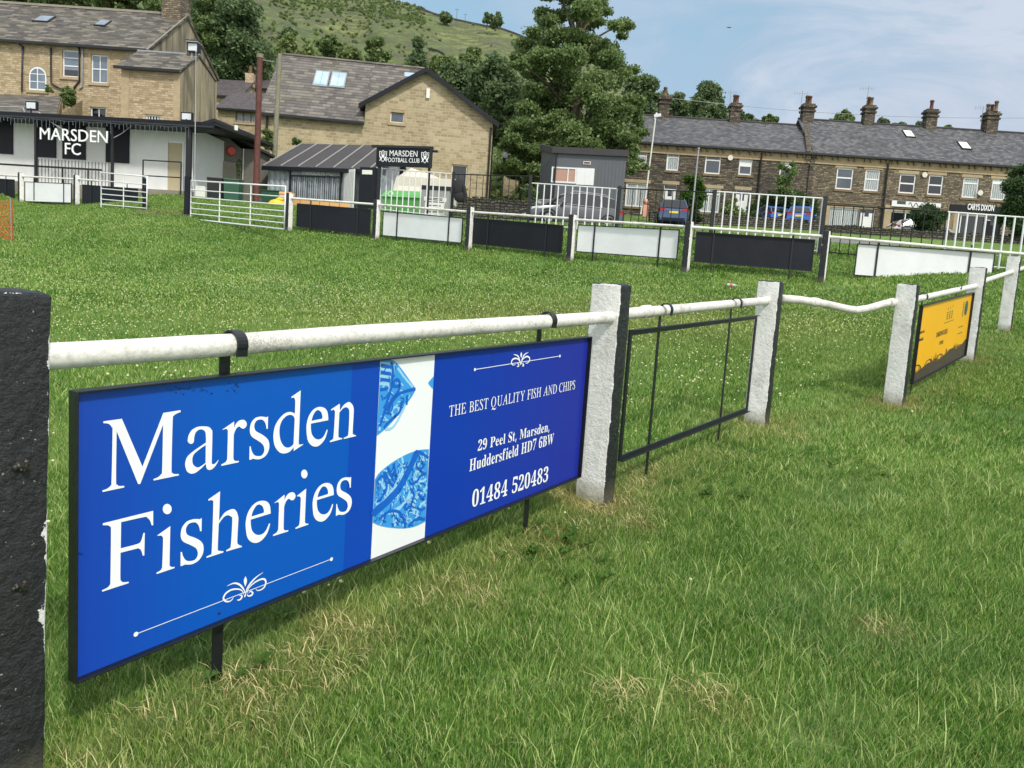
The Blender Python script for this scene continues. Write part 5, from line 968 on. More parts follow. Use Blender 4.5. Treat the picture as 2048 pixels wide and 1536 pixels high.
# blue patterned shapes on the white strip
k3 = 512/140; Z3 = zz(740, 700, k3)
FN = PF+.0008
mb = MB()
shapes = [[(80,72,1),(165,75),(220,125),(335,285,1),(300,350),(200,480),(120,570),(50,627,1),(65,340)],
          [(466,190,1),(428,235),(432,255),(458,285,1)],
          [(36,946,1),(70,895),(150,830),(250,770),(350,733),(430,725,1),(420,960),(404,1255,1),(330,1290),(250,1305),(150,1300),(70,1285),(20,1262,1),(28,1100)]]
for s_ in shapes:
    V2, F2 = contour_mesh([Z3(smooth(s_))]); mb.add([SG.pt(u, v, FN) for u, v in V2], F2)
mb.build('tile_pattern', M_['fish_mid'], sign, root=sign)
pale = [[(180,90),(165,180),(140,320),(100,450),(65,590)],[(110,580),(170,560),(240,440),(260,390)],[(200,130),(250,200),(310,270)],[(190,400),(210,440),(190,480),(160,470),(165,430),(195,410)],
        [(230,780),(240,860),(200,960),(120,1080),(30,1170)],[(330,745),(250,900),(160,1040),(40,1180)],[(160,1180),(250,1120),(300,1010),(360,820),(420,800)],[(60,960),(100,1010),(70,1100),(40,1130)],[(90,920),(130,1000),(120,1060)],
        [(320,1200),(330,1100),(400,1020),(415,1000)],[(330,1240),(360,1150),(405,1100)],[(240,1290),(250,1240),(215,1190),(170,1200)],[(180,1290),(190,1230)],[(380,860),(340,900),(330,940),(380,960),(410,940)],[(270,1120),(300,1060),(320,1080),(300,1160)],
        [(70,95),(150,100)],[(72,140),(150,150)],[(72,190),(150,200)],[(70,245),(140,250)]]
dark = [[(80,110),(150,125)],[(78,160),(150,175)],[(76,215),(145,225)],[(72,290),(130,280)],[(150,90),(165,150),(150,280),(110,420),(70,560)],[(215,260),(180,265),(170,235),(195,215),(215,240),(205,300),(150,370),(120,440)],
        [(330,285),(260,300),(200,330),(150,400),(130,470)],[(270,330),(265,400)],[(190,480),(130,530),(100,570)],[(230,370),(215,450),(170,490)],
        [(340,750),(280,880),(210,1010),(130,1100),(40,1180),(22,1210)],[(330,740),(370,750),(425,790)],[(100,890),(140,960),(170,1000)],[(130,860),(170,960)],[(170,830),(190,950)],[(50,960),(90,920),(120,1000),(80,1080),(50,1110)],
        [(290,1010),(320,1060),(305,1110),(290,1150)],[(270,1120),(250,1140),(265,1165),(285,1140)],[(400,830),(370,870),(340,860)],[(410,900),(370,920),(340,960),(300,980)],[(60,1240),(120,1190),(170,1175),(215,1190),(245,1240),(255,1300)],
        [(280,1290),(330,1240),(400,1235)],[(350,1050),(380,1080),(400,1060)],[(340,1150),(370,1170),(400,1150)]]
mb = MB()
for s_ in pale: ribbon(mb, SG, smooth([(*q,) for q in Z3(s_)], False, 5), .010, FN+.0006)
mb.build('tile_pattern', M_['fish_pale'], sign, root=sign)
mb = MB()
for i_, s_ in enumerate(dark): ribbon(mb, SG, smooth([(*q,) for q in Z3(s_)], False, 5), (.03 if i_ == 10 else .011), FN+.0012)
mb.build('tile_pattern', M_['fish_dark'], sign, root=sign)

# fine brushwork inside the blue shapes
def inside(p, poly):
    r = False; j = len(poly)-1
    for i in range(len(poly)):
        (xi, yi), (xj, yj) = poly[i][:2], poly[j][:2]
        if (yi > p[1]) != (yj > p[1]) and p[0] < (xj-xi)*(p[1]-yi)/(yj-yi)+xi: r = not r
        j = i
    return r
g = random.Random(31)
for mat_, n_, wd, lift in (('fish_pale', 150, .0042, .0009), ('fish_dark', 120, .0045, .0015)):
    mb = MB(); c_ = 0
    while c_ < n_:
        s_ = shapes[0] if g.random() < .36 else shapes[2]; x_, y_ = g.uniform(15, 435), g.uniform(70, 1310)
        a_ = (.9+math.sin(x_*.012+y_*.006)*1.1)+(1.57 if g.random() < .15 else 0); L_ = g.uniform(18, 52); pts_ = [(x_+math.cos(a_+k*.22)*L_*(k-1.5)/3, y_+math.sin(a_+k*.22)*L_*(k-1.5)/3*1.3) for k in range(4)]
        if all(inside(q, s_) for q in pts_): ribbon(mb, SG, Z3(pts_), wd*g.uniform(.7, 1.5), FN+lift); c_ += 1
    mb.build('tile_pattern', M_[mat_], sign, root=sign)
# overspray specks and screw heads on the face
g = random.Random(12); mb = MB()
for cx_, cy_, sx_, sy_, n_ in ((372, 778, 34, 9, 26), (462, 770, 16, 12, 12), (985, 712, 3, 12, 8), (1090, 985, 8, 6, 8), (160, 1105, 4, 4, 3)):
    for _ in range(n_):
        u, v = suv(cx_+g.gauss(0, sx_)*.6, cy_+g.gauss(0, sy_)*.6); r = g.uniform(.0006, .0019); mb.sheet(SG, [(u+r*1.6*math.cos(t), v+r*math.sin(t)) for t in np.linspace(0, 6.28, 7)[:-1]], LN+.0012)
mb.build('paint_specks', M_['black_iron'], sign, root=sign)
for x_, y_ in ((438, 1226), (1092, 968), (154, 1106), (470, 748), (1164, 812)):
    u, v = suv(x_, y_); mb = MB(); mb.tube([SG.pt(u, v, LN), SG.pt(u, v, LN+.002)], [.004, .003], 10); mb.build('screw', M_['bolt'], sign, root=sign)
# ---- empty frame
EF = SG2.shift(.012)
ef = thing('empty_sign_frame', EF.pt(1.2, 0), 'empty black metal sign frame with no panel between white posts', 'sign frame')
q = [EF.uv(*p) for p in ((1252, 661), (1508, 631), (1497, 820), (1240, 919))]
ul, ur = (q[0][0]+q[3][0])/2, (q[1][0]+q[2][0])/2; tl, tr, br, bl = q[0][1], q[1][1], q[2][1], q[3][1]
bw = .026; mb = MB()
mb.fpoly(EF, [(ul, bl), (ul+bw, bl), (ul+bw, tl), (ul, tl)], 0, .012); mb.fpoly(EF, [(ur-bw, br), (ur, br), (ur, tr), (ur-bw, tr)], 0, .012)
mb.fpoly(EF, [(ul+bw, tl-bw), (ur-bw, tr-bw), (ur-bw, tr), (ul+bw, tl)], 0, .012); mb.fpoly(EF, [(ul+bw, bl), (ur-bw, br), (ur-bw, br+bw), (ul+bw, bl+bw)], 0, .012)
mb.fpoly(EF, [(ul, bl-.004), (ur, br-.004), (ur, br), (ul, bl)], 0, .034)
mb.fpoly(EF, [(ul, tl+.0005), (ur, tr+.0005), (ur, tr+.004), (ul, tl+.004)], 0, .034)
mb.build('frame', M_['black_metal'], ef, root=ef)
for xs, ys, xr, yr in ((1318, 655, 1340, 620), (1460, 640, 1479, 607)):
    u = EF.uv(xs, ys, -.01)[0]; vr = EF.uv(xr, yr, .0)[1]; g0 = EF.pt(u, 0); vz = gz(g0[0], g0[1])-EF.o[2]
    mb = MB(); strap(mb, EF, u, vz-.1, vr, vr, -.006, w=.026, cn=-.006+.031+.0); mb.build('hanging_strap', M_['black_metal'], ef, root=ef)
# ---- yellow sign
YF = SG4.shift(.03)
ys_ = thing('yellow_sign', YF.pt(1.4, 0), 'yellow sign board with dark drawing along its bottom edge', 'sign')
q = [YF.uv(*p) for p in ((1838, 612), (1939, 585), (1932, 709), (1822, 766))]
ul, ur = q[0][0]*.3+q[3][0]*.7, (q[1][0]+q[2][0])/2; tl, tr, br, bl = q[0][1], q[1][1], q[2][1], q[3][1]
YT = lambda u: tl+(tr-tl)*(u-ul)/(ur-ul); YB = lambda u: bl+(br-bl)*(u-ul)/(ur-ul)
def yuv(s_, t_): u = ul+(ur-ul)*s_; return (u, YB(u)+(YT(u)-YB(u))*t_)
mb = MB(); mb.fpoly(YF, [yuv(0, 0), yuv(1, 0), yuv(1, 1), yuv(0, 1)], 0, .004); mb.build('printed_panel', M_['amber'], ys_, root=ys_)
mb = MB()
for a_, b_, c_, d_ in ((-.006, 0, -.012, 1.012), (1, 1.006, -.012, 1.012)): mb.fpoly(YF, [yuv(a_, c_), yuv(b_, c_), yuv(b_, d_), yuv(a_, d_)], -.004, .03)
mb.fpoly(YF, [yuv(0.0002, 1.0005), yuv(.9998, 1.0005), yuv(.9998, 1.012), yuv(.0002, 1.012)], -.004, .03); mb.fpoly(YF, [yuv(.0002, -.012), yuv(.9998, -.012), yuv(.9998, -.0005), yuv(.0002, -.0005)], -.004, .03)
mb.build('frame', M_['black_metal'], ys_, root=ys_)
g = random.Random(8); mb = MB(); hts = [.17, .20, .15, .17, .25, .27, .21, .20, .26, .19, .30, .24, .20, .17]
for i_, h_ in enumerate(hts):
    s0 = i_/len(hts); s1_ = (i_+1)/len(hts); w_ = s1_-s0
    for k_ in range(7):
        a_ = s0+w_*k_/7; mb.sheet(YF, [yuv(a_, 0), yuv(a_+w_/7*.62, 0), yuv(a_+w_/7*.62, h_*g.uniform(.45, 1)), yuv(a_, h_*g.uniform(.6, 1.05))], .0055)
mb.sheet(YF, [yuv(0, 0), yuv(1, 0), yuv(1, .27), yuv(.9, .20), yuv(.8, .16), yuv(.7, .22), yuv(.55, .17), yuv(.4, .12), yuv(.25, .17), yuv(.1, .12), yuv(0, .08)], .0062)
for i_ in range(5):
    c0 = .06+i_*.2; ribbon(mb, YF, [yuv(c0+.09*math.cos(t), .05+.16*math.sin(t)) for t in np.linspace(0, math.pi, 12)], .012, .007)
mb.build('drawing', M_['amber_dark'], ys_, root=ys_)
yc = {'root': ys_}
def ytext(s_, sx0, t0, size, sxs=.9, mat='amber_dark'):
    u, v = yuv(sx0, t0); sl_ = (tr-tl)/(ur-ul)
    return text_poly(s_, YF, u, v, size, .0055, .0002, M_[mat], 'lettering', ys_, ys_, sx=sxs, slope=sl_, bold=.001)
ytext('DARKWOODS', .34, .49, .075, .95); ytext('COFFEE', .42, .36, .05, .95)
ytext('roastery cafe', .03, .63, .045, .8); ytext('huddersfield', .03, .53, .045, .8)
mb = MB()
for i_ in range(3):
    s0 = .50+i_*.045
    for k_ in range(4): mb.sheet(YF, [yuv(s0, .70+k_*.03), yuv(s0+.02, .70+k_*.03), yuv(s0+.02, .72+k_*.03), yuv(s0, .72+k_*.03)], .0055)
    mb.sheet(YF, [yuv(s0+.004, .84+.012*i_), yuv(s0+.018, .845+.012*i_), yuv(s0+.01, .875+.012*i_)], .0055)
mb.sheet(YF, [yuv(.46, .655), yuv(.66, .655), yuv(.66, .663), yuv(.46, .663)], .0055)
for t_ in (.50, .40): mb.sheet(YF, [yuv(.78, t_), yuv(.88, t_), yuv(.88, t_+.012), yuv(.78, t_+.012)], .0055)
mb.sheet(YF, [(yuv(.9+.035*math.cos(a), .78+.12*math.sin(a))) for a in np.linspace(0, 2*math.pi, 17)[:-1]], .0052)
for k_ in range(8): mb.sheet(YF, [yuv(.825, .66+k_*.03), yuv(.845, .66+k_*.03), yuv(.845, .68+k_*.03), yuv(.825, .68+k_*.03)], .0055)
mb.build('emblem', M_['dark_green_ink'], ys_, root=ys_)
for xs, ys2, xr, yr in ((1846, 640, 1853, 594), (1918, 592, 1930, 576)):
    u = YF.uv(xs, ys2, -.01)[0]; vr = YF.uv(xr, yr, -.03)[1]; g0 = YF.pt(u, 0); vz = gz(g0[0], g0[1])-YF.o[2]
    mb = MB(); strap(mb, YF, u, vz-.1, vr, vr, -.036, w=.028, cn=-.03); mb.fbox(YF, u-.014, u+.014, YB(u), YB(u)+.03, -.036, 0); mb.build('hanging_strap', M_['black_metal'], ys_, root=ys_)

# ------------------------------------------------------------------ far rail fence
FD = (PB['H']-PB['G'])[:2]; FD /= np.linalg.norm(FD)
names_far = {'I': 'far fence post at the right end of the big black board', 'H': 'far fence post between the black board and the white board with a grey car behind',
             'G': 'far fence post directly below the grey car', 'F': 'far fence post below the black railings beside the stone wall', 'E': 'far fence post under the club name sign',
             'D': 'far fence post at the latch end of the long white gate', 'B': 'left far post between two boards near the clubhouse', 'A': 'leftmost far post beside the left white board'}
for i, k in enumerate(names_far):
    o = make_post(PB[k], FD, seed=20+i, th=.145, wd=.18); tag(o, names_far[k], 'fence post', 'black and white posts of the far rail fence')
def seg_rail(k0, k1, y0, y1, label, e0=0., e1=0.):
    "rail between far posts, given photo heights (px) of its centre at each post"
    a = PB[k0].copy(); b = PB[k1].copy()
    def lift(p, yp):
        x = IW/2+F*((p-CAM)@cright)/((p-CAM)@fwd); d = (p-CAM)@fwd; base = IH/2-F*((p-CAM)@cup)/d
        p = p.copy(); p[2] += (base-yp)*d/F*1.01; return p
    A, B = lift(a, y0), lift(b, y1); d = (B-A)/np.linalg.norm(B-A)
    mb_j = A*.45+B*.55
    return rail([A-d*e0, B+d*e1], 'fence_rail', label, r=.034, joints=[(mb_j, d)], seg=10, group='white tubular rails of the far fence')
seg_rail('E', 'F', 411, 426, 'far white rail above the white board under the club name sign')
seg_rail('D', 'E', 398, 411, 'far white rail above the black board in front of the shed')
seg_rail('F', 'G', 426, 439.5, 'far white rail above the black board left of the grey car')
seg_rail('G', 'H', 441, 456, 'far white rail above the white board below the dark blue car')
seg_rail('H', 'I', 456, 475, 'far white rail above the biggest black board')
seg_rail('I', 'J', 475, 500, 'far white rail above the rightmost white board', e1=6)
seg_rail('A', 'B', 354, 360, 'far white rail at the left above a white board', e0=1.6)
rb_ = PB['B'].copy(); rail([rb_+np.array([0, 0, 1.0]), rb_+np.array([1.0, -.25, .96])], 'fence_rail', 'short white rail stub behind the small white gate', r=.034, seg=10, group='white tubular rails of the far fence')
def far_board(fr, corners, straps, colr, label, n=-.07, xr=None):
    q = [fr.uv(*c, n) for c in corners]; ul, ur = (q[0][0]+q[3][0])/2, (q[1][0]+q[2][0])/2
    pts = [(ul, q[3][1]), (ur, q[2][1]), (ur, q[1][1]), (ul, q[0][1])]
    t = thing('hanging_board', fr.pt((ul+ur)/2, q[2][1], n), label, 'board', 'boards hanging from the far rail')
    mb = MB(); mb.fpoly(fr, pts, n-.012, n); mb.build('panel', M_[colr], t, root=t)
    mb = MB(); w = .022; (a, b), (c, d), (e, f), (g, h) = pts
    mb.fpoly(fr, [(a-w, b-w), (a, b-w), (a, h+w), (g-w, h+w)], n-.02, n+.01); mb.fpoly(fr, [(c, d-w), (c+w, d-w), (e+w, f+w), (e, f+w)], n-.02, n+.01)
    mb.fpoly(fr, [(a, b-w), (c, d-w), (c, d-.0005), (a, b-.0005)], n-.02, n+.01); mb.fpoly(fr, [(a, h+.0005), (c, f+.0005), (c, f+w), (a, h+w)], n-.02, n+.01)
    mb.build('frame', M_['black_iron'], t, root=t)
    for xs, yt, yb in straps:
        u0, v0 = fr.uv(xs, yb, n+.012); u1, v1 = fr.uv(xs+(yb-yt)*.085, yt, n+.012); mb = MB()
        u = (u0+u1)/2; mb.fbox(fr, u-.02, u+.02, v0, v1, n+.011, n+.019); mb.build('strap', M_['black_iron'], t, root=t)
    return t
def ffr(a, b): A, B = PB[a], PB[b]; return FR(A, B, A[2])
far_board(ffr('D', 'E'), [(595, 408), (741, 420), (738, 469), (594, 452)], [(618, 398, 467), (712, 408, 476)], 'black_board', 'black board hanging in front of the corrugated shed')
far_board(ffr('E', 'F'), [(767, 424), (925, 437), (922, 485), (766, 470)], [(791, 410, 484), (894, 420, 496)], 'white_board', 'white board hanging under the club name sign')
far_board(ffr('F', 'G'), [(946, 437), (1125, 452), (1122, 505), (944, 486)], [(972, 424, 502), (1088, 436, 515)], 'black_board', 'black board hanging left of the grey car')
far_board(ffr('G', 'H'), [(1156, 451), (1357, 461), (1353, 517), (1154, 502)], [(1184, 442, 523), (1314, 452, 540)], 'white_board', 'white board hanging right of the grey car')
far_board(ffr('H', 'I'), [(1394, 465), (1628, 481), (1622, 541), (1389, 522)], [(1421, 458, 551), (1578, 470, 562)], 'black_board', 'widest black board hanging from the far rail')
far_board(ffr('I', 'J'), [(1717, 489), (1988, 507), (1981, 569), (1709, 549)], [(1748, 480, 577), (1934, 490, 580)], 'white_board', 'rightmost and widest white board on the far rail')
far_board(ffr('A', 'B'), [(50, 364), (143, 368), (141, 405), (51, 402)], [(66, 354, 400), (125, 357, 412)], 'white_board', 'left white board hanging in front of the clubhouse')
BC = FR(PB['B'], PB['B']+np.array([4.0, -1.3, 0])); 
far_board(BC, [(166, 370), (275, 378), (274, 416), (165, 409)], [(180, 360, 412), (252, 368, 419)], 'black_board', 'black board hanging behind the small white gate')
AA = FR(PB['A']-np.array([3.2, -1.0, 0]), PB['A'])
far_board(AA, [(-40, 356), (28, 360), (28, 397), (-40, 392)], [(10, 350, 400)], 'black_board', 'black board at the left edge of the photo')
# gates
def gate(A, B, corners, nb, fr_v, verts, label):
    fr = FR(A, B, A[2]); q = [fr.uv(*c) for c in corners]; ul, ur = (q[0][0]+q[3][0])/2, (q[1][0]+q[2][0])/2
    t = thing('field_gate', fr.pt((ul+ur)/2, q[2][1]), label, 'gate', 'white tubular gates')
    at_ = lambda s_, k: fr.pt(ul+(ur-ul)*s_, (q[3][1]+(q[2][1]-q[3][1])*s_)*(1-k)+(q[0][1]+(q[1][1]-q[0][1])*s_)*k)
    r = .024; mb = MB()
    mb.tube([at_(0, 0), at_(0, 1), at_(1, 1), at_(1, 0), at_(0, 0)], r, 8, smooth=True); mb.build('gate_frame', M_['white_gate'], t, root=t)
    for k in fr_v:
        mb = MB(); mb.tube([at_(0, k), at_(1, k)], .017, 8); mb.build('gate_bar', M_['white_gate'], t, root=t)
    for s_ in verts:
        mb = MB(); mb.tube([at_(s_, 0), at_(s_, 1)], .02, 8); mb.build('upright', M_['white_gate'], t, root=t)
    return t, fr, at_
gA = P(381, 438, 25.0); gB = P(569, 459, 22.2)
gate(gA, gB, [(383, 361), (571, 373), (569, 458), (381, 438)], 7, (.14, .28, .42, .57, .76), (.33, .66), 'long white five bar field gate beside the tall black post')
gA2 = P(201, 419, 27.5); gB2 = P(292, 427, 26.2)
gate(gA2, gB2, [(204, 345), (296, 353), (292, 427), (201, 419)], 7, (.14, .28, .42, .57, .78), (.5,), 'small white field gate in front of the clubhouse')
mb = MB(); b0 = P(374, 431, 25.3); mb.beam(b0-[0, 0, .2], b0+[.0, 0, 1.25], .15, .15); mb.beam(b0+[.11, -.02, -.2], b0+[.11, -.02, .95], .07, .1)
tag(mb.build('gate_post', M_['black_board']), 'stout black gate post at the hinge of the long gate', 'gate post')
mb = MB(); b0 = P(288, 426, 26.4); mb.tube([b0-[0, 0, .2], b0+[0, 0, 1.15], b0+[0, 0, 1.2]], [.06, .06, .02], 10)
tag(mb.build('gate_post', M_['black_board']), 'round black gate post at the end of the small gate', 'gate post')
# railings on the bank: white and black panels
RP = [(763, 905, 'w'), (905, 1060, 'b'), (1062, 1235, 'w'), (1236, 1430, 'b'), (1433, 1646, 'w'), (1650, 1893, 'b'), (1899, 2130, 'w')]
tops = {763: 337, 905: 348, 1060: 353, 1062: 366, 1235: 378, 1236: 376, 1430: 385, 1433: 383, 1646: 397, 1650: 409, 1893: 424, 1899: 424, 2130: 441}
def fb_at(x):
    xs = [763, 905, 1060, 1236, 1430, 1650, 1893, 2130]; i = max(0, min(6, sum(x >= q for q in xs)-1))
    # linear along the ground line between known feet, found by picture x
    lo, hi = -.2, 1.2
    for _ in range(40):
        m = (lo+hi)/2; p = FB[i]*(1-m)+FB[i+1]*m; sx = IW/2+F*((p-CAM)@cright)/((p-CAM)@fwd)
        if sx < x: lo = m
        else: hi = m
    return p
rlab = {763: 'white railing panel behind the club name sign', 905: 'black railing panel in front of the dry stone wall', 1062: 'white railing panel in front of the grey car',
        1236: 'black railing panel in front of the dark blue car', 1433: 'white railing panel in front of the bright blue cars', 1650: 'black railing panel in front of the white fronted shop', 1899: 'white railing panel at the right edge by the black shop sign'}
for x0, x1, c in RP:
    A, B = fb_at(x0-(25 if c == 'w' else 18)*0), fb_at(x1)
    # the foot is to the left of the head in the picture; place verticals from the head's x
    fr = FR(A, B, A[2]); m = M_['white_gate'] if c == 'w' else M_['black_iron']
    ua, va = fr.uv(x0, tops[x0]); ub, vb = fr.uv(x1, tops[x1])
    t = thing('railing', fr.pt((ua+ub)/2, 0), rlab[x0], 'railing', 'white and black railing panels on the bank')
    nb = 13 if c == 'w' else 12; gA_, gB_ = fr.pt(ua, 0), fr.pt(ub, 0); ga, gb = gz(gA_[0], gA_[1])-fr.o[2], gz(gB_[0], gB_[1])-fr.o[2]
    mb = MB()
    for k in range(nb if c == 'w' else nb+1):
        s_ = k/((nb-1) if c == 'w' else nb); u = ua+(ub-ua)*s_; vt = va+(vb-va)*s_; vg = ga+(gb-ga)*s_+.06
        mb.tube([fr.pt(u, vg, 0), fr.pt(u, vt, 0)], .021 if c == 'w' else .012, 6)
    bo = mb.build('bars', m, t, root=t)
    mb = MB(); mb.tube([fr.pt(ua-.03, va), fr.pt(ub+.03, vb)], .019, 6); mb.build('top_rail', m, t, root=t)
    mb = MB(); mb.tube([fr.pt(ua-.03, ga+.1), fr.pt(ub+.03, gb+.1)], .017, 6); mb.build('bottom_rail', m, t, root=t)
for i, (x, yt) in enumerate(((908, 346), (1061, 352), (1238, 374), (1432, 382), (1650, 395))):
    p = fb_at(x-(12 if x > 1300 else 6)); mb = MB(); d = (p-CAM)@fwd; by = IH/2-F*((p-CAM)@cup)/d; h = (by-yt)*d/F
    mb.beam(p-[0, 0, .25], p+[0, 0, h], .09, .09)
    tag(mb.build('railing_post', M_['black_iron'], loc=p), ['black post at the left end of the black railings by the wall', 'black post left of the grey car', 'black post right of the grey car', 'black post between the dark blue car and the white railings', 'thick black post left of the white fronted shop', 'black post left of the black shop sign'][i], 'fence post', 'black posts of the railings')

# ------------------------------------------------------------------ building helpers
def W_(fr, x0, y0, x1, y1, n=0.):
    "photo rectangle (top left, bottom right) on a facade -> u0,u1,v0,v1"
    a = fr.uv(x0, y0, n); b = fr.uv(x1, y1, n)
    return (min(a[0], b[0]), max(a[0], b[0]), min(a[1], b[1]), max(a[1], b[1]))
def rect_at(fr, cx, cy, w, h):
    u, v = fr.uv(cx, cy); return (u-w/2, u+w/2, v-h/2, v+h/2)
def window(fr, r, parent, root, frame='upvc', glass='glass', n=-.12, fwid=.07, bars=(), hbars=(), curtain=None, blind=0., sill='lintel', lintel='lintel', surround=False, name='window', lab=None):
    u0, u1, v0, v1 = r; mb = MB(); f = fwid
    mb.fbox(fr, u0, u0+f, v0, v1, n-.03, n+.03); mb.fbox(fr, u1-f, u1, v0, v1, n-.03, n+.03)
    mb.fbox(fr, u0+f, u1-f, v0, v0+f, n-.03, n+.03); mb.fbox(fr, u0+f, u1-f, v1-f, v1, n-.03, n+.03)
    for b in bars: u = u0+(u1-u0)*b; mb.fbox(fr, u-f*.35, u+f*.35, v0+f, v1-f, n-.025, n+.025)
    for b in hbars: v = v0+(v1-v0)*b; mb.fbox(fr, u0+f, u1-f, v-f*.45, v+f*.45, n-.027, n+.027)
    w = mb.build(name, M_[frame], parent, root=root)
    if lab: w['label'] = lab
    mb = MB(); mb.fbox(fr, u0+f*.9, u1-f*.9, v0+f*.9, v1-f*.9, n-.012, n-.004)
    mb.build('pane', M_[curtain or glass], w, root=root)
    if blind:
        mb = MB(); mb.fbox(fr, u0+f*.9, u1-f*.9, v1-f-(v1-v0-2*f)*blind, v1-f, n-.004, n+.006); mb.build('blind', M_['door_white'], w, root=root)
    if sill:
        mb = MB(); mb.fbox(fr, u0-.12, u1+.12, v0-.16, v0-.002, -.02, .07); mb.build('sill', M_[sill], w, root=root)
    if lintel:
        mb = MB(); mb.fbox(fr, u0-.15, u1+.15, v1+.002, v1+.24, -.02, .018)
        if surround:
            for a, b in ((u0-.15, u0-.002), (u1+.002, u1+.15)): mb.fbox(fr, a, b, v0, v1, -.02, .016)
        mb.build('lintel', M_[lintel], w, root=root)
    return w
def gutter(fr, u0, u1, v, n, parent, root, mat='black_iron', r=.07):
    mb = MB(); mb.fbox(fr, u0, u1, v-.10, v+.04, n, n+.12); return mb.build('gutter', M_[mat], parent, root=root)
def pipe(fr, pts, parent, root, n=.07, r=.05, mat='black_iron', name='downpipe'):
    mb = MB(); mb.tube([fr.pt(u, v, n) for u, v in pts], r, 8); return mb.build(name, M_[mat], parent, root=root)
def slab(mb, a, b, c, d, t=.12):
    "roof slab through four corners with thickness t downwards"
    q = [np.array(p, float) for p in (a, b, c, d)]; lo = [p-np.array([0, 0, t]) for p in q]; mb.hexa(lo+q)
# ------------------------------------------------------------------ terrace across the road
TA, TB = P(1265, 285.5, 57.8), P(2040, 333.5, 57.4)
z0 = (P(1260, 431, 57.8)[2]+P(1735, 461, 57.5)[2])/2-.05
TF = FR(TA, TB, z0)
VE = (TA[2]+TB[2])/2-z0                               # eave height
VR = P(1500, 247, 62.0)[2]-z0; VR2 = P(1800, 258, 62.5)[2]-z0; DEP = 8.6
def tx(x, y=300): return TF.uv(x, y)[0]
def txr(x, y): return TF.uv(x, y, -DEP/2)[0]
def chimney(fr, u, vbase, n, w, d, h, pots, parent, root, lean=0):
    mb = MB(); mb.fbox(fr, u-w/2, u+w/2, vbase-1.1, vbase+h, n-d/2, n+d/2)
    mb.fbox(fr, u-w/2-.08, u+w/2+.08, vbase+h-.42, vbase+h-.28, n-d/2-.08, n+d/2+.08)
    mb.fbox(fr, u-w/2-.12, u+w/2+.12, vbase+h-.1, vbase+h+.05, n-d/2-.12, n+d/2+.12); mb.fbox(fr, u-w/2-.02, u+w/2+.02, vbase+h+.05, vbase+h+.2, n-d/2-.02, n+d/2+.02)
    c = mb.build('chimney', M_['terrace_stone'], parent, root=root)
    for k in range(pots):
        o = (k-(pots-1)/2)*.34; p = fr.pt(u+o*.25, vbase+h+.18, n+o*1.2); mb = MB()
        hh = [.75, .62, .8][k % 3]
        mb.tube([p, p+[0, 0, hh*.15], p+[0, 0, hh*.8], p+[0, 0, hh*.82], p+[0, 0, hh]], [.17, .14, .12, .17, .15], 10); mb.build('chimney_pot', M_['terracotta' if (k+int(u)) % 2 else 'lintel_dark'], c, root=root)
    mb = MB(); mb.fbox(fr, u-w/2-.04, u+w/2+.04, vbase-.75, vbase-.45, n+d/2-.01, n+d/2+.05); mb.build('flashing', M_['notice'], c, root=root)
    return c
def aerial(fr, u, v, n, h, parent, root):
    mb = MB(); p = fr.pt(u, v, n); mb.tube([p, p+[0, 0, h]], .022, 6); q = p+[0, 0, h*.92]
    mb.tube([q-fr.u*.7, q+fr.u*.5], .014, 5)
    for k in range(6): c = q+fr.u*(-.6+k*.2); mb.tube([c-[0, 0, .16], c+[0, 0, .16]], .010, 4)
    mb.build('aerial', M_['galv'], parent, root=root)
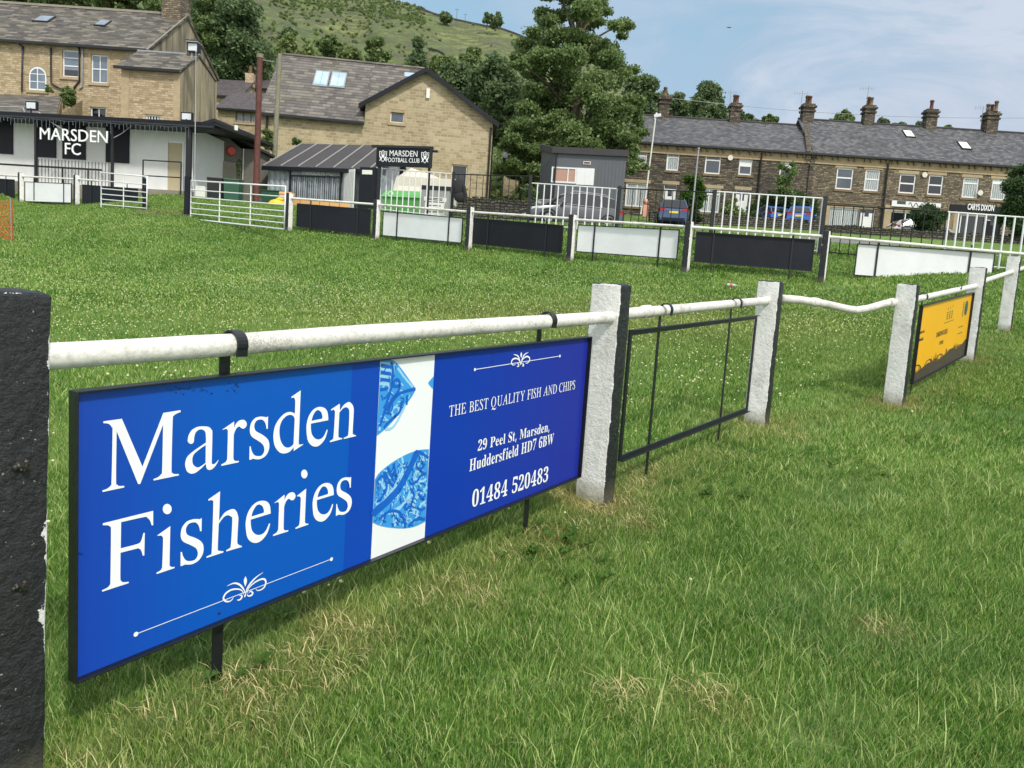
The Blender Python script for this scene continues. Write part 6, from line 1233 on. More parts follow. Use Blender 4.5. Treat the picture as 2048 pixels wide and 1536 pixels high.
def terrace_house(u0, u1, ve, vr, wins, doors, stone_, label, shop=None, light=False, pots=2, chim=None, extra=None):
    t = thing('terraced_house', TF.pt((u0+u1)/2, 0), label, 'house', 'stone houses of the terrace across the road')
    holes = [w['r'] for w in wins]+[d['r'] for d in doors]
    mb = MB(); mb.wall(TF, u0, u1, -.8, ve-.62, holes, .16)
    mb.fbox(TF, u0, u1, -.8, ve, -DEP, -.35)          # the body of the house behind the front leaf
    a = TF.pt(u0, 0)
    mb.build('wall', M_[stone_], t, root=t)
    mb = MB(); mb.fbox(TF, u0+.001, u1-.001, ve-.62, ve-.12, -.3, .012); mb.fbox(TF, u0+.001, u1-.001, ve-.70, ve-.62, -.3, .07)
    k = u0+.25; mb2 = MB(); i = 0
    while k < u1-.1:
        mb2.fbox(TF, k, k+.13, ve-.36, ve-.13, .013, .2); k += (.42 if i % 2 == 0 else .78); i += 1
    co = mb.build('cornice', M_['lintel'], t, root=t); mb2.build('bracket', M_['lintel_dark'], co, root=t)
    mb = MB(); slab(mb, TF.pt(u0, ve-.02, .28), TF.pt(u1, ve-.02, .28), TF.pt(u1, vr, -DEP/2), TF.pt(u0, vr, -DEP/2))
    slab(mb, TF.pt(u0, vr, -DEP/2), TF.pt(u1, vr, -DEP/2), TF.pt(u1, ve, -DEP-.3), TF.pt(u0, ve, -DEP-.3))
    ro = mb.build('roof', M_['slate_roof'], t, root=t)
    mb = MB(); mb.tube([TF.pt(u0, vr+.02, -DEP/2), TF.pt(u1, vr+.02, -DEP/2)], .09, 6); mb.build('ridge', M_['felt'], ro, root=t)
    gutter(TF, u0, u1, ve-.02, .26, t, t)
    for w in wins: window(TF, w['r'], t, t, **w.get('k', {}))
    for d in doors:
        r = d['r']; dd = window(TF, (r[0], r[1], r[3]-.38, r[3]), t, t, sill=None, lintel='lintel', surround=False, name='fanlight', glass='glass_dark', fwid=.05)
        mb = MB(); mb.fbox(TF, r[0]+.02, r[1]-.02, r[2], r[3]-.38, -.15, -.09)
        do = mb.build('door', M_[d.get('m', 'door_white')], t, root=t)
        mb = MB(); mb.fbox(TF, (r[0]+r[1])/2-.16, (r[0]+r[1])/2+.16, r[2]+1.05, r[2]+1.5, -.089, -.08); mb.build('door_pane', M_['glass_dark'], do, root=t)
    for c_ in (chim or []): chimney(TF, c_[0], vr, -DEP/2, *c_[1:], t, t)
    return t
def win(x0, y0, x1, y1, **k): return {'r': W_(TF, x0, y0, x1, y1), 'k': dict(sill='lintel_dark', lintel='lintel', fwid=.11, **k)}
b0, b1, b2, b3, b4, b5, b6 = tx(1252), tx(1396, 292), tx(1524, 298), tx(1626, 305), tx(1777, 315), tx(1899, 325), tx(2240, 345)
th1 = terrace_house(b0, b1, VE, VR, [win(1268, 298, 1293, 338, hbars=(.68,), curtain='curtain'), win(1335, 303, 1357, 342, hbars=(.72,), curtain='curtain'), win(1253, 364, 1293, 415, hbars=(.78,), bars=(.5,), curtain='curtain')],
    [{'r': W_(TF, 1329, 368, 1350, 421)}], 'terrace_stone', 'dark stone terraced house behind the dark blue car, left end of the row', chim=[(txr(1327, 225), .8, .7, 1.35, 1)])
th2 = terrace_house(b1, b2, VE, VR, [win(1412, 308, 1440, 349, hbars=(.72,)), win(1480, 312, 1503, 351, hbars=(.5,), blind=.48), win(1401, 375, 1438, 426, hbars=(.76,), bars=(.45,), curtain='curtain')],
    [{'r': W_(TF, 1473, 379, 1494, 430)}], 'terrace_stone', 'dark stone terraced house with a white door behind the conifer bush', chim=[(txr(1468, 240), .8, .7, 1.15, 2)])
th3 = terrace_house(b2, b3, VE, VR, [win(1562, 316, 1586, 357, hbars=(.5,), blind=.45)], [], 'terrace_stone', 'stone terraced house half hidden by a small tree, left of the tall party wall', chim=[(txr(1613, 240), .9, .75, 1.45, 2)])
th4 = terrace_house(b3, b4, VE, VR2, [win(1675, 335, 1704, 380, hbars=(.55,)), win(1732, 338, 1757, 383, hbars=(.55,), curtain='curtain'),
    win(1652, 413, 1717, 462, bars=(.5,), curtain='curtain')], [{'r': W_(TF, 1720, 416, 1746, 462)}], 'terrace_stone_light', 'stone terraced house with a wide ground floor window and pale lintel', chim=[(txr(1735, 245), .8, .7, 1.15, 2)])
th5 = terrace_house(b4, b5, VE, VR2, [win(1801, 347, 1829, 388, glass='glass_dark', hbars=(.52,)), win(1859, 349, 1884, 391, glass='glass_dark', hbars=(.5,)),
    win(1780, 421, 1878, 468, bars=(.32,), glass='glass_dark')], [], 'terrace_stone_light', 'stone house with a white shop fascia and dark shop window', chim=[(txr(1858, 255), .85, .7, 1.15, 1)])
th6 = terrace_house(b5, b6, VE, VR2, [win(1928, 354, 1955, 397, hbars=(.72,), curtain='curtain'), win(1986, 357, 2010, 401, hbars=(.78,), curtain='curtain', blind=.22),
    win(1903, 426, 1968, 478, bars=(.3,), glass='glass_dark')], [{'r': W_(TF, 1972, 430, 1998, 480), 'm': 'black_board'}], 'terrace_stone_light', 'stone house with the black CARYS DIXON shop sign', chim=[(txr(1978, 262), .9, .8, 1.25, 3)])
th7 = terrace_house(b6+.001, b6+9, VE, VR2, [win(2075, 358, 2100, 403)], [], 'terrace_stone_light', 'last stone house beyond the right edge of the photo') if False else None
# raised firewall between the two halves of the row
mb = MB(); u = b3
pw = FR(TF.pt(u-.16, 0), TF.pt(u+.80, 0, -DEP/2)); mb.fpoly(pw, [(-.25, VE-.5), (pw.L, VR+.05), (pw.L, VR+.55), (-.3, VE+.15)], -.34, 0); mb.fbox(TF, u-.16, u+.2, -.8, VE+.1, -.3, .10)
mb.build('party_wall', M_['terrace_stone'], th4, root=th4)
pipe(TF, [(b2, VE-.2), (b2, .1)], th3, th3, .12, .06); pipe(TF, [(b4, VE-.2), (b4, .1)], th5, th5, .12, .07)
for th, x, y in ((th2, 1460, 316), (th4, 1848, 350), (th6, 1959, 386)):
    u, v = TF.uv(x, y); mb = MB(); mb.tube([TF.pt(u, v, .0), TF.pt(u, v, .14)], [.16, .2], 12); mb.build('alarm_box', M_['satellite'], th, root=th)
aerial(TF, txr(1458, 225), VR, -DEP/2, 2.4, th2, th2); aerial(TF, txr(1600, 232), VR, -DEP/2, 2.7, th3, th3); aerial(TF, txr(1730, 240), VR2, -DEP/2, 2.9, th4, th4); aerial(TF, txr(1962, 250), VR2, -DEP/2, 1.9, th6, th6)
def skyl(fr, th, root, x0, y0, x1, y1, ve, vr, dep, mat='skylight', lab=None, n0=.28, fm='felt_dark', bars=0):
    "roof window on the front slope: photo box -> position on the slope"
    sl = (vr-ve)/(dep/2+n0); out = []
    for x, y in ((x0, y1), (x1, y1), (x1, y0), (x0, y0)):
        r = ray(x, y); # intersect with slope plane: z = zeave + sl*(n0 - n)
        o = fr.pt(0, ve, n0); nn = np.array([0, 0, 1.])+fr.n*sl; t = ((o-CAM)@nn)/(r@nn); out.append(CAM+t*r)
    c = sum(out)/4; ex = fr.u; ey = np.array([0, 0, sl])-fr.n; ey /= np.linalg.norm(ey); nrm = np.cross(ex, ey)
    w = abs((out[1]-out[0])@ex+(out[2]-out[3])@ex)/2; h = abs((out[3]-out[0])@ey+(out[2]-out[1])@ey)/2
    def box(mb, w_, h_, z0_, z1_, cx=0.):
        P4 = [c+ex*(sx*w_/2+cx)+ey*(sy*h_/2)+nrm*z0_ for sx, sy in ((-1, -1), (1, -1), (1, 1), (-1, 1))]; Q4 = [p+nrm*(z1_-z0_) for p in P4]; mb.hexa(P4+Q4)
    mb = MB(); box(mb, w, h, -.02, .07); s_ = mb.build('skylight', M_[fm], th, root=root)
    if lab: s_['label'] = lab
    mb = MB()
    if bars: box(mb, w*.40, h*.84, .05, .085, -w*.22); box(mb, w*.40, h*.84, .05, .085, w*.22)
    else: box(mb, w*.84, h*.84, .05, .085)
    mb.build('pane', M_[mat], s_, root=root)
skyl(TF, th5, th5, 1808, 262, 1826, 275, VE, VR2, DEP, mat='notice'); skyl(TF, th6, th6, 1919, 285, 1938, 299, VE, VR2, DEP, mat='notice')
mb = MB(); r = W_(TF, 1783, 401, 1879, 419); mb.fbox(TF, r[0], r[1], r[2], r[3], .02, .14); sh = mb.build('shop_fascia', M_['door_white'], th5, root=th5)
mb = MB(); ur_ = (r[1]-r[0]); cu_ = r[0]+ur_*.3; ribbon(mb, TF, [(r[0]+ur_*(.34+.5*t), (r[2]+r[3])/2+.17*math.sin(t*26)*(1-.5*t)-.03) for t in np.linspace(0, 1, 60)], .06, .146)
mb.sheet(TF, [(r[0]+ur_*.1, r[2]+.18), (r[0]+ur_*.28, r[2]+.18), (r[0]+ur_*.28, r[2]+.42), (r[0]+ur_*.1, r[2]+.42)], .145); mb.build('fascia_script', M_['ink'], sh, root=th5)
mb = MB(); r = W_(TF, 1899, 409, 2006, 428); mb.fbox(TF, r[0], r[1], r[2], r[3], .02, .16); sh = mb.build('shop_fascia', M_['black_board'], th6, root=th6)
tl_ = TF.uv(1931, 426); te_ = TF.uv(1985, 432); text_poly('CARYS DIXON', TF, tl_[0], r[2]+.14, .62, .163, .01, M_['white_text'], 'lettering', sh, th6, sx=(te_[0]-tl_[0])/(.62*6.75), bold=.012)
for xx in (1646, 1770, 1902, 1896):
    r = W_(TF, xx, 412, xx+7, 470); mb = MB(); mb.fbox(TF, r[0], r[1], 0, r[3]+.1, .002, .05); mb.build('pilaster', M_['lintel'], th4 if xx < 1780 else th6, root=th4 if xx < 1780 else th6)
r = W_(TF, 1648, 404, 1760, 412); mb = MB(); mb.fbox(TF, r[0], r[1], r[2], r[3], .002, .12); mb.build('cornice_band', M_['lintel'], th4, root=th4)
# lamp column with camera, and a second pole
def pole(x0, y0, x1, y1, d, r, mat, name, label, cat, extra=None, taper=.7):
    a = P(x0, y0, d); h = (y0-y1)*d/F; b = a+np.array([0, 0, h]); mb = MB()
    v = P(x1, y1, d)-a; b = a+v
    mb.tube([a-[0, 0, .3], a+v*.5, b], [r, r*(1+taper)/2, r*taper], 10); t = thing(name, a, label, cat)
    mb.build('pole', M_[mat], t, root=t); return t, b
t, top_ = pole(1286, 430, 1311, 236, 53, .075, 'pole_white', 'camera_column', 'pale slender pole with a camera, in front of the left terraced house', 'pole')
mb = MB(); mb.beam(top_+[-.1, 0, .12], top_+[.35, -.1, .2], .18, .2); mb.beam(top_+[-.05, 0, -.1], top_+[.05, 0, .35], .1, .1); mb.build('camera_housing', M_['white_gate'], t, root=t)
t, top_ = pole(1382, 445, 1397, 299, 52, .07, 'galv', 'lamp_post', 'plain grey pole standing in front of the conifer bush', 'pole')
mb = MB(); mb.tube([top_, top_+[0, 0, .12]], .09, 8); mb.build('cap', M_['galv'], t, root=t)

# ------------------------------------------------------------------ stone house at the left
HF = FR(P(-60, 76, 45.0), P(267, 100, 45.0), 0.)
z_e = P(150, 92, 45.0)[2]; HF.o[2] = 0
gbase = gz(-22, 45)-.5
hs = thing('stone_house', HF.pt(HF.uv(150, 200)[0], gbase), 'long old stone house with a stone slate roof behind the clubhouse', 'house')
uR = HF.uv(297, 92)[0]; uL = HF.uv(-90, 80)[0]
zR = P(360, 35, 50.0)[2]; GD = 10.2
def hw(x0, y0, x1, y1): return W_(HF, x0, y0, x1, y1)
wA = hw(124.5, 99, 157, 155); wB = hw(182, 108, 215, 167); wArch = hw(58.5, 132, 93, 182); wC = hw(180.5, 213, 212, 240)
mb = MB(); mb.wall(HF, uL, uR, gbase-1, z_e-.05, [wA, wB, (wArch[0], wArch[1], wArch[2], wArch[3]-.35), wC], .2); mb.fbox(HF, uL, uR-.3, gbase-1, z_e-.06, -GD, -.5)
mb.build('wall', M_['house_stone'], hs, root=hs)
kw = dict(frame='upvc', surround=True)
window(HF, wA, hs, hs, glass='glass_blue', hbars=(.42, .72), lab='open sash window with pale stone surround', **kw)
window(HF, wB, hs, hs, glass='glass_blue', hbars=(.5,), bars=(.5,), **kw)
window(HF, wC, hs, hs, glass='glass_dark', bars=(.5,), sill=None, lintel='lintel')
mb = MB(); mb.fbox(HF, wA[0]+.08, wA[1]-.08, wA[2]+.1, wA[2]+.42, -.125, -.1); mb.build('open_gap', M_['glass_dark'], hs, root=hs)
# arched window
ua, ub, va, vb = wArch; cu2 = (ua+ub)/2; rr_ = (ub-ua)/2; vs_ = vb-rr_
arc = [(cu2+rr_*math.cos(t), vs_+rr_*math.sin(t)) for t in np.linspace(0, math.pi, 15)]
mb = MB(); pts = [(ua, va), (ub, va)]+arc; mb.fpoly(HF, pts, -.02, .012); aw = mb.build('arched_window', M_['upvc'], hs, root=hs)
inn = lambda k: [(cu2+(u-cu2)*k, va+.09+(v-va)*(k-.01)) for u, v in pts]
mb = MB(); mb.fpoly(HF, inn(.86), .0125, .02); mb.build('pane', M_['glass_blue'], aw, root=hs)
mb = MB(); mb.fbox(HF, cu2-.025, cu2+.025, va+.05, vb-.08, .0205, .04)
for k in (.36, .68): v = va+(vb-va)*k; mb.fbox(HF, ua+.08, ub-.08, v-.02, v+.02, .0205, .038)
mb.build('glazing_bar', M_['upvc'], aw, root=hs)
mb = MB(); outer = [(cu2+(rr_+.22)*math.cos(t), vs_+(rr_+.22)*math.sin(t)) for t in np.linspace(0, math.pi, 15)]
V_ = [HF.pt(*p, .03) for p in arc]+[HF.pt(*p, .03) for p in outer]+[HF.pt(*p, -.02) for p in arc]+[HF.pt(*p, -.02) for p in outer]
mb.add(V_, [(i, i+1, 16+i, 15+i) for i in range(14)]+[(i, 30+i, 31+i, i+1) for i in range(14)]+[(15+i, 16+i, 46+i, 45+i) for i in range(14)]); mb.fbox(HF, ua-.15, ub+.15, va-.16, va-.003, -.02, .07)
mb.build('stone_surround', M_['lintel'], aw, root=hs)
# roof and gable
zb = P(431, 158, 55.2)[2]
mb = MB(); slab(mb, HF.pt(uL-1, z_e, .3), HF.pt(uR+.12, z_e, .3), HF.pt(uR+.12, zR, -5.0), HF.pt(uL-1, zR, -5.0), .14)
slab(mb, HF.pt(uL-1, zR, -5.0), HF.pt(uR+.12, zR, -5.0), HF.pt(uR+.12, zb, -GD-.2), HF.pt(uL-1, zb, -GD-.2), .14)
ro = mb.build('roof', M_['stone_roof'], hs, root=hs)
mb = MB(); mb.fbox(HF, uL-1, uR+.15, zR-.04, zR+.10, -5.12, -4.88); mb.build('ridge', M_['concrete'], ro, root=hs)
SF = HF.side(uR)
mb = MB(); mb.fpoly(SF, [(0, gbase-1), (GD, gbase-1), (GD, zb-.15), (5.0, zR-.12), (0, z_e-.15)], -.3, .02); mb.build('gable_wall', M_['render'], hs, root=hs)
mb = MB()
for (a, b), (c, d) in (((-.3, z_e), (5.0, zR)), ((5.0, zR), (GD+.2, zb))): mb.fpoly(SF, [(a, b-.16), (c, d-.16), (c, d+.03), (a, b+.03)], .021, .1)
mb.build('verge', M_['concrete'], hs, root=hs)
gutter(HF, uL-1, uR, z_e-.03, .26, hs, hs)
cu3 = 5.0; mb = MB(); mb.fbox(SF, cu3-.75, cu3+.75, zR-1, zR+1.7, -1.25, -.05); mb.fbox(SF, cu3-.85, cu3+.85, zR+1.3, zR+1.42, -1.35, .05); c_ = mb.build('chimney', M_['terrace_stone_light'], ro, root=hs)
for x0, y0, x1, y1, ml in ((71, 33, 106, 45, 'glass_blue'), (193, 42, 218, 53, 'glass_blue')): skyl(HF, hs, hs, x0, y0, x1, y1, z_e, zR, 10.0, mat=ml, n0=.3)
def hp(x, y): return HF.uv(x, y)
pipe(HF, [hp(40, 90), hp(47, 94), hp(45, 184)], hs, hs); pipe(HF, [hp(103, 96), hp(104, 166), hp(110, 172), hp(127, 180), hp(129, 215)], hs, hs); pipe(HF, [hp(155, 85), hp(160, 100), hp(160, 163), hp(150, 175), hp(147, 215)], hs, hs); pipe(HF, [hp(166, 98), hp(166, 174), hp(160, 178)], hs, hs, mat='galv')
# lower wing in front, right
WFt = FR(P(243, 137, 41.5), P(362, 140+5, 41.5), 0.)
wz = P(300, 139, 41.5)[2]; wu0 = WFt.uv(243, 150)[0]; wu1 = WFt.uv(361, 150)[0]
wing = thing('stone_annexe', WFt.pt((wu0+wu1)/2, gbase), 'lower stone wing with rendered gable end in front of the long stone house', 'building')
wv = W_(WFt, 291, 228, 320, 243)
mb = MB(); mb.wall(WFt, wu0, wu1, gbase-1, wz-.05, [wv], .15); mb.fbox(WFt, wu0, wu1-.3, gbase-1, wz-.06, -4.5, -.4); mb.build('wall', M_['house_stone'], wing, root=wing)
mb = MB()
for a, b in ((wu0-.002, wu0+.42), (wu1-.35, wu1+.002)): mb.fbox(WFt, a, b, gbase-1, wz-.1, -.02, .025)
mb.build('quoins', M_['lintel'], wing, root=wing)
window(WFt, wv, wing, wing, glass='glass_dark', bars=(.2, .4, .6, .8), sill=None)
wr = P(393, 111, 43.7)[2]; wb = P(428, 160, 46.2)[2]; WS = WFt.side(wu1)
mb = MB(); mb.fpoly(WS, [(0, gbase-1), (4.7, gbase-1), (4.7, wb-.12), (2.25, wr-.12), (0, wz-.12)], -.3, .02); mb.build('gable_wall', M_['render'], wing, root=wing)
mb = MB(); slab(mb, WFt.pt(wu0-.25, wz, .25), WFt.pt(wu1+.08, wz, .25), WFt.pt(wu1+.08, wr, -2.25), WFt.pt(wu0-.25, wr, -2.25)); slab(mb, WFt.pt(wu0-.25, wr, -2.25), WFt.pt(wu1+.08, wr, -2.25), WFt.pt(wu1+.08, wb, -4.8), WFt.pt(wu0-.25, wb, -4.8))
mb.build('roof', M_['stone_roof'], wing, root=wing); gutter(WFt, wu0-.3, wu1+.05, wz-.02, .2, wing, wing)
mb = MB(); mb.fbox(WFt, wu0-.25, wu1+.1, wr-.03, wr+.05, -2.32, -2.18); mb.build('ridge', M_['galv'], wing, root=wing)
mb = MB(); mb.fbox(WFt, wu1-.55, wu1+.0, wr-.3, wr+.75, -2.6, -2.0); mb.fbox(WFt, wu1-.62, wu1+.07, wr+.6, wr+.72, -2.66, -1.94); mb.build('chimney', M_['terrace_stone'], wing, root=wing)
# small roof at far left in front of the house
LR = FR(P(-20, 226, 36), P(150, 232, 36), 0.); a_ = LR.uv(-20, 215); q = [P(-30, 190, 43), P(62, 184, 43), P(160, 196, 43)]
lt = thing('lean_to_building', P(60, 226, 37), 'low outbuilding with a stone slate lean-to roof below the arched window', 'building')
mb = MB(); slab(mb, P(-60, 224, 36.5), P(112, 232, 36.5), P(122, 193, 43.5), P(-60, 186, 43.5), .12); mb.build('roof', M_['stone_roof'], lt, root=lt)
mb = MB(); A_, B_, C_ = P(114, 234, 36.6), P(124, 195, 43.4), P(124, 235, 43.4); mb.add([A_-[0, 0, 3], A_, B_, C_-[0, 0, 3]], [(0, 1, 2, 3)]); mb.add([P(114, 234, 36.6), P(165, 200, 43.6), P(165, 240, 43.6)-[0, 0, 1.5], A_-[0, 0, 3]], [(0, 1, 2, 3)])
mb.build('wall', M_['house_stone'], lt, root=lt)

# ------------------------------------------------------------------ clubhouse
CF = FR(P(0, 300, 31.9), P(388, 326, 31.3), 0.)
cz = P(340, 383, 31.4)[2]; cg = gz(-14, 31)-.6
cu0 = CF.uv(-90, 300)[0]; cu1 = CF.uv(386, 330)[0]
cl = thing('clubhouse', CF.pt((cu0+cu1)/2, cg), 'long low white clubhouse with MARSDEN FC lettering under its black roof edge', 'clubhouse')
ctop = CF.uv(200, 233, .95)[1]-.02
cd = W_(CF, 336, 282, 367, 383)
mb = MB(); mb.wall(CF, cu0, cu1, cz, ctop, [cd], .1); mb.fbox(CF, cu0, cu1, cg, ctop-.03, -5, -.25); mb.fbox(CF, cu0, cu1+.5, cg-.3, cz-.003, -5, .35)
mb.build('wall', M_['white_paint'], cl, root=cl)
mb = MB(); mb.fbox(CF, cu0, cu1+.52, cg-.3, cz-.001, .36, .62); mb.build('plinth', M_['concrete'], cl, root=cl)
mb = MB(); mb.fbox(CF, cd[0], cd[1], cd[2], cd[3], -.1, -.05); do = mb.build('door', M_['door_cream'], cl, root=cl)
mb = MB(); mb.fbox(CF, cd[0]+.03, cd[1]-.06, cd[3]-.06, cd[3], -.049, .0); mb.fbox(CF, cd[1]-.08, cd[1]-.02, cd[2], cd[3], -.049, .01); mb.build('door_frame', M_['upvc'], do, root=cl)
for i_, (x0, y0, x1, y1) in enumerate(((-40, 232, 27, 309), (72, 238, 113, 316), (126, 240, 172, 320), (213, 243, 259, 327))):
    r = W_(CF, x0, y0, x1, y1); mb = MB(); mb.fbox(CF, r[0], r[1], r[2], r[3], .002, .05)
    mb.build('shutter', M_['black_board'], cl, root=cl)
mb = MB(); ra_, rb2 = CF.uv(77, 320)[0], CF.uv(222, 330)[0]; k = ra_
while k < rb2: mb.fbox(CF, k, k+.016, cz+.02, CF.uv(150, 322)[1], .003, .02); k += .145
mb.build('cladding_groove', M_['ink'], cl, root=cl)
# canopy: dark felt roof with deep fascia
fr_n = .95
vt, vbm = CF.uv(200, 233, fr_n)[1], CF.uv(200, 246, fr_n)[1]
mb = MB(); ce = CF.uv(424, 262, fr_n)[0]+.1
slab(mb, CF.pt(cu0, vt, fr_n), CF.pt(ce, vt, fr_n), CF.pt(ce, vt+.35, -5.2), CF.pt(cu0, vt+.35, -5.2), .1); ro = mb.build('roof', M_['felt_dark'], cl, root=cl)
mb = MB(); mb.fbox(CF, cu0, ce, vbm, vt-.002, fr_n-.03, fr_n+.02); mb.fbox(CF, cu0, ce, vbm-.0, vbm+.03, 0, fr_n-.031); mb.build('fascia', M_['black_board'], cl, root=cl)
mb = MB(); mb.tube([CF.pt(cu0, vbm+.03, fr_n+.09), CF.pt(ce, vbm+.03, fr_n+.09)], .06, 8); mb.build('gutter', M_['black_iron'], cl, root=cl)
for x in (72, 225, 378):
    u = CF.uv(x, 300, .85)[0]; mb = MB(); wpx = .045 if x < 300 else .11
    mb.fbox(CF, u-wpx, u+wpx, cz-.8, vbm, .8, .9); mb.build('canopy_post', M_['black_iron'], cl, root=cl)
mb = MB(); y_ = 1.02
u_a, u_b = cu0, CF.uv(203, 342, .85)[0]; vh = CF.uv(100, 334, .85)[1]; mb.fbox(CF, u_a, u_b, vh-.035, vh+.035, .82, .88)
for x in (125, 176): u = CF.uv(x, 350, .85)[0]; mb.fbox(CF, u-.02, u+.02, cz-.6, vh-.036, .83, .87)
mb.build('handrail', M_['black_iron'], cl, root=cl)
mb = MB(); u_a, u_b = CF.uv(286, 340, .9)[0], CF.uv(362, 348, .9)[0]; va_, vb_ = CF.uv(286, 320, .9)[1], CF.uv(286, 351, .9)[1]
for v in (va_, vb_): mb.tube([CF.pt(u_a, v, .9), CF.pt(u_b, v, .9)], .025, 6)
for u in (u_a, u_b): mb.tube([CF.pt(u, cz-.6, .9), CF.pt(u, va_, .9)], .028, 6)
mb.build('handrail', M_['black_iron'], cl, root=cl)
# right side wall going back, drainpipe
CS = FR(CF.pt(cu1+.0, 0, 0), P(415, 330, 35.5), 0.)
mb = MB(); mb.fbox(CS, 0, CS.L, cg-.3, vbm+.02, -.2, .0); mb.build('side_wall', M_['white_paint'], cl, root=cl)
pipe(CS, [(CS.L-.1, vbm), (CS.L-.1, cg+.6)], cl, cl, .08, .05)
tp = CF.uv(80, 279, fr_n); te = CF.uv(222, 289, fr_n); sz = (CF.uv(80, 254, fr_n)[1]-tp[1])/.73
text_poly('MARSDEN', CF, tp[0], tp[1], sz, fr_n+.06, .02, M_['white_text'], 'lettering', cl, cl, sx=(te[0]-tp[0])/(sz*4.62))
tp = CF.uv(130, 309, fr_n); te = CF.uv(168, 311, fr_n); text_poly('FC', CF, tp[0], tp[1], sz*.98, fr_n+.06, .02, M_['white_text'], 'lettering', cl, cl, sx=(te[0]-tp[0])/(sz*1.27))
# floodlights on the roof, flag pole, icicle lights, cable
for x, y, lab_ in ((62, 211, 'white faced floodlight on the clubhouse roof at the left'), (373, 233, 'boxy black floodlight on the clubhouse roof beside the flagpole')):
    p = P(x, y, 31.2); t = thing('floodlight', p-[0, 0, .3], lab_, 'floodlight'); f2 = FR(p, p+CF.u, p[2]); mb = MB(); mb.fbox(f2, -.24, .24, -.17, .17, -.12, .0); mb.build('housing', M_['black_iron'], t, root=t)
    mb = MB(); mb.fbox(f2, -.19, .19, -.12, .12, .001, .012); mb.build('lens', M_['head_light'], t, root=t); mb = MB(); mb.tube([p-[0, 0, .45], p-[0, 0, .1]], .03, 6); mb.build('bracket', M_['black_iron'], t, root=t)
p = P(388, 96, 41.2); t = thing('floodlight', p-[0, 0, .4], 'floodlight in a wire cage at the tip of the rendered gable', 'floodlight'); f2 = FR(p, p+CF.u, p[2]); mb = MB(); mb.fbox(f2, -.3, .3, -.24, .24, -.15, .15); mb.build('housing', M_['black_iron'], t, root=t)
mb = MB(); mb.fbox(f2, -.24, .24, -.18, .18, .151, .165); mb.build('lens', M_['head_light'], t, root=t)
mb = MB(); mb.beam(p+[-.3, 0, .25], p+[.3, 0, .25], .6, .05); mb.beam(p-[.1, 0, .55], p-[.1, 0, .2], .08, .08); mb.build('bracket', M_['galv'], t, root=t)
t, top_ = pole(389, 402, 392, 104, 30.0, .028, 'galv', 'flagpole', 'thin pale flagpole rising past the rendered gable', 'pole', taper=.5)
mb = MB(); mb.ball(tuple(top_), .04, 8, 6); mb.build('finial', M_['galv'], t, root=t)
g = random.Random(4); mb = MB(); u = CF.uv(-20, 240, fr_n+.1)[0]; ue = CF.uv(385, 262, fr_n+.1)[0]; pr_ = None
while u < ue:
    sag = .05*math.sin(u*3); v = vbm+.02-abs(sag); h = g.choice([.12, .2, .3, .42, .26, .15]); n_ = fr_n+.14
    q = CF.pt(u, v, n_); mb.tube([q, CF.pt(u+g.uniform(-.03, .03), v-h, n_)], .007, 3, smooth=False)
    for k in range(int(h/.07)): mb.ball(tuple(CF.pt(u+g.uniform(-.015, .015), v-.05-k*.07, n_)), .012, 4, 3)
    if pr_ is not None: mb.tube([pr_, q], .008, 3, smooth=False)
    pr_ = q; u += g.uniform(.13, .2)
tag(mb.build('icicle_lights', M_['fairy']), 'string of small icicle lights hanging along the clubhouse roof edge', 'string lights')
def cable(pts, r, label, mat='cable'):
    mb = MB(); mb.tube(pts, r, 5); tag(mb.build('cable', M_[mat]), label, 'cable')
cable([P(74, 224, 30.8), P(84, 228, 30.7), P(105, 246, 30.6), P(124, 258, 30.6)], .016, 'grey cable looping down over the clubhouse lettering')
cable([P(225, 277, 30.6), P(245, 266, 30.6), P(265, 250, 30.7), P(280, 243, 30.8), P(310, 243, 31)], .016, 'grey cable looping up from the lettering to the roof')
cable([P(-10, 214, 31), P(20, 213, 31), P(46, 215, 31), P(49, 224, 30.8)], .016, 'thin cable running to the left floodlight')
def obox(name, x, y, d, w, dp, h, mat, label, cat, yaw=0, parts=None, group=None):
    base = P(x, y, d); t = thing(name, base, label, cat, group); ux = np.array([math.cos(yaw), math.sin(yaw), 0]); f = FR(base, base+ux, base[2]); mb = MB()
    t_ = .94; A = [f.pt(-w/2*t_, -.05, 0), f.pt(w/2*t_, -.05, 0), f.pt(w/2*t_, -.05, -dp*t_), f.pt(-w/2*t_, -.05, -dp*t_)]; B = [f.pt(-w/2, h, .02), f.pt(w/2, h, .02), f.pt(w/2, h, -dp), f.pt(-w/2, h, -dp)]
    mb.hexa(A+B); o = mb.build('body', M_[mat], t, root=t); return t, f
def bin_(x, y, d, mat, label, yaw=0):
    t, f = obox('wheelie_bin', x, y, d, .58, .7, .95, mat, label, 'bin', yaw, group='wheelie bins by the clubhouse'); mb = MB(); mb.hexa([f.pt(-.31, .955, .05), f.pt(.31, .955, .05), f.pt(.31, .955, -.74), f.pt(-.31, .955, -.74), f.pt(-.29, 1.0, .03), f.pt(.29, 1.0, .03), f.pt(.29, 1.08, -.74), f.pt(-.29, 1.08, -.74)]); mb.build('lid', M_[mat], t, root=t)
    for s_ in (-.24, .24): mb = MB(); mb.tube([f.pt(s_-.03, .08, -.68), f.pt(s_+.03, .08, -.68)], .09, 10); mb.build('wheel', M_['tyre'], t, root=t)
bin_(462, 409, 30.5, 'green_bin', 'dark green wheelie bin by the pebbledash wall', .1)
bin_(428, 406, 30.8, 'black_bin', 'black wheelie bin nearest the clubhouse corner', .05)
t, f = obox('white_crate', 400, 393, 30.6, .42, .4, .36, 'notice', 'small white box against the clubhouse side wall', 'box')
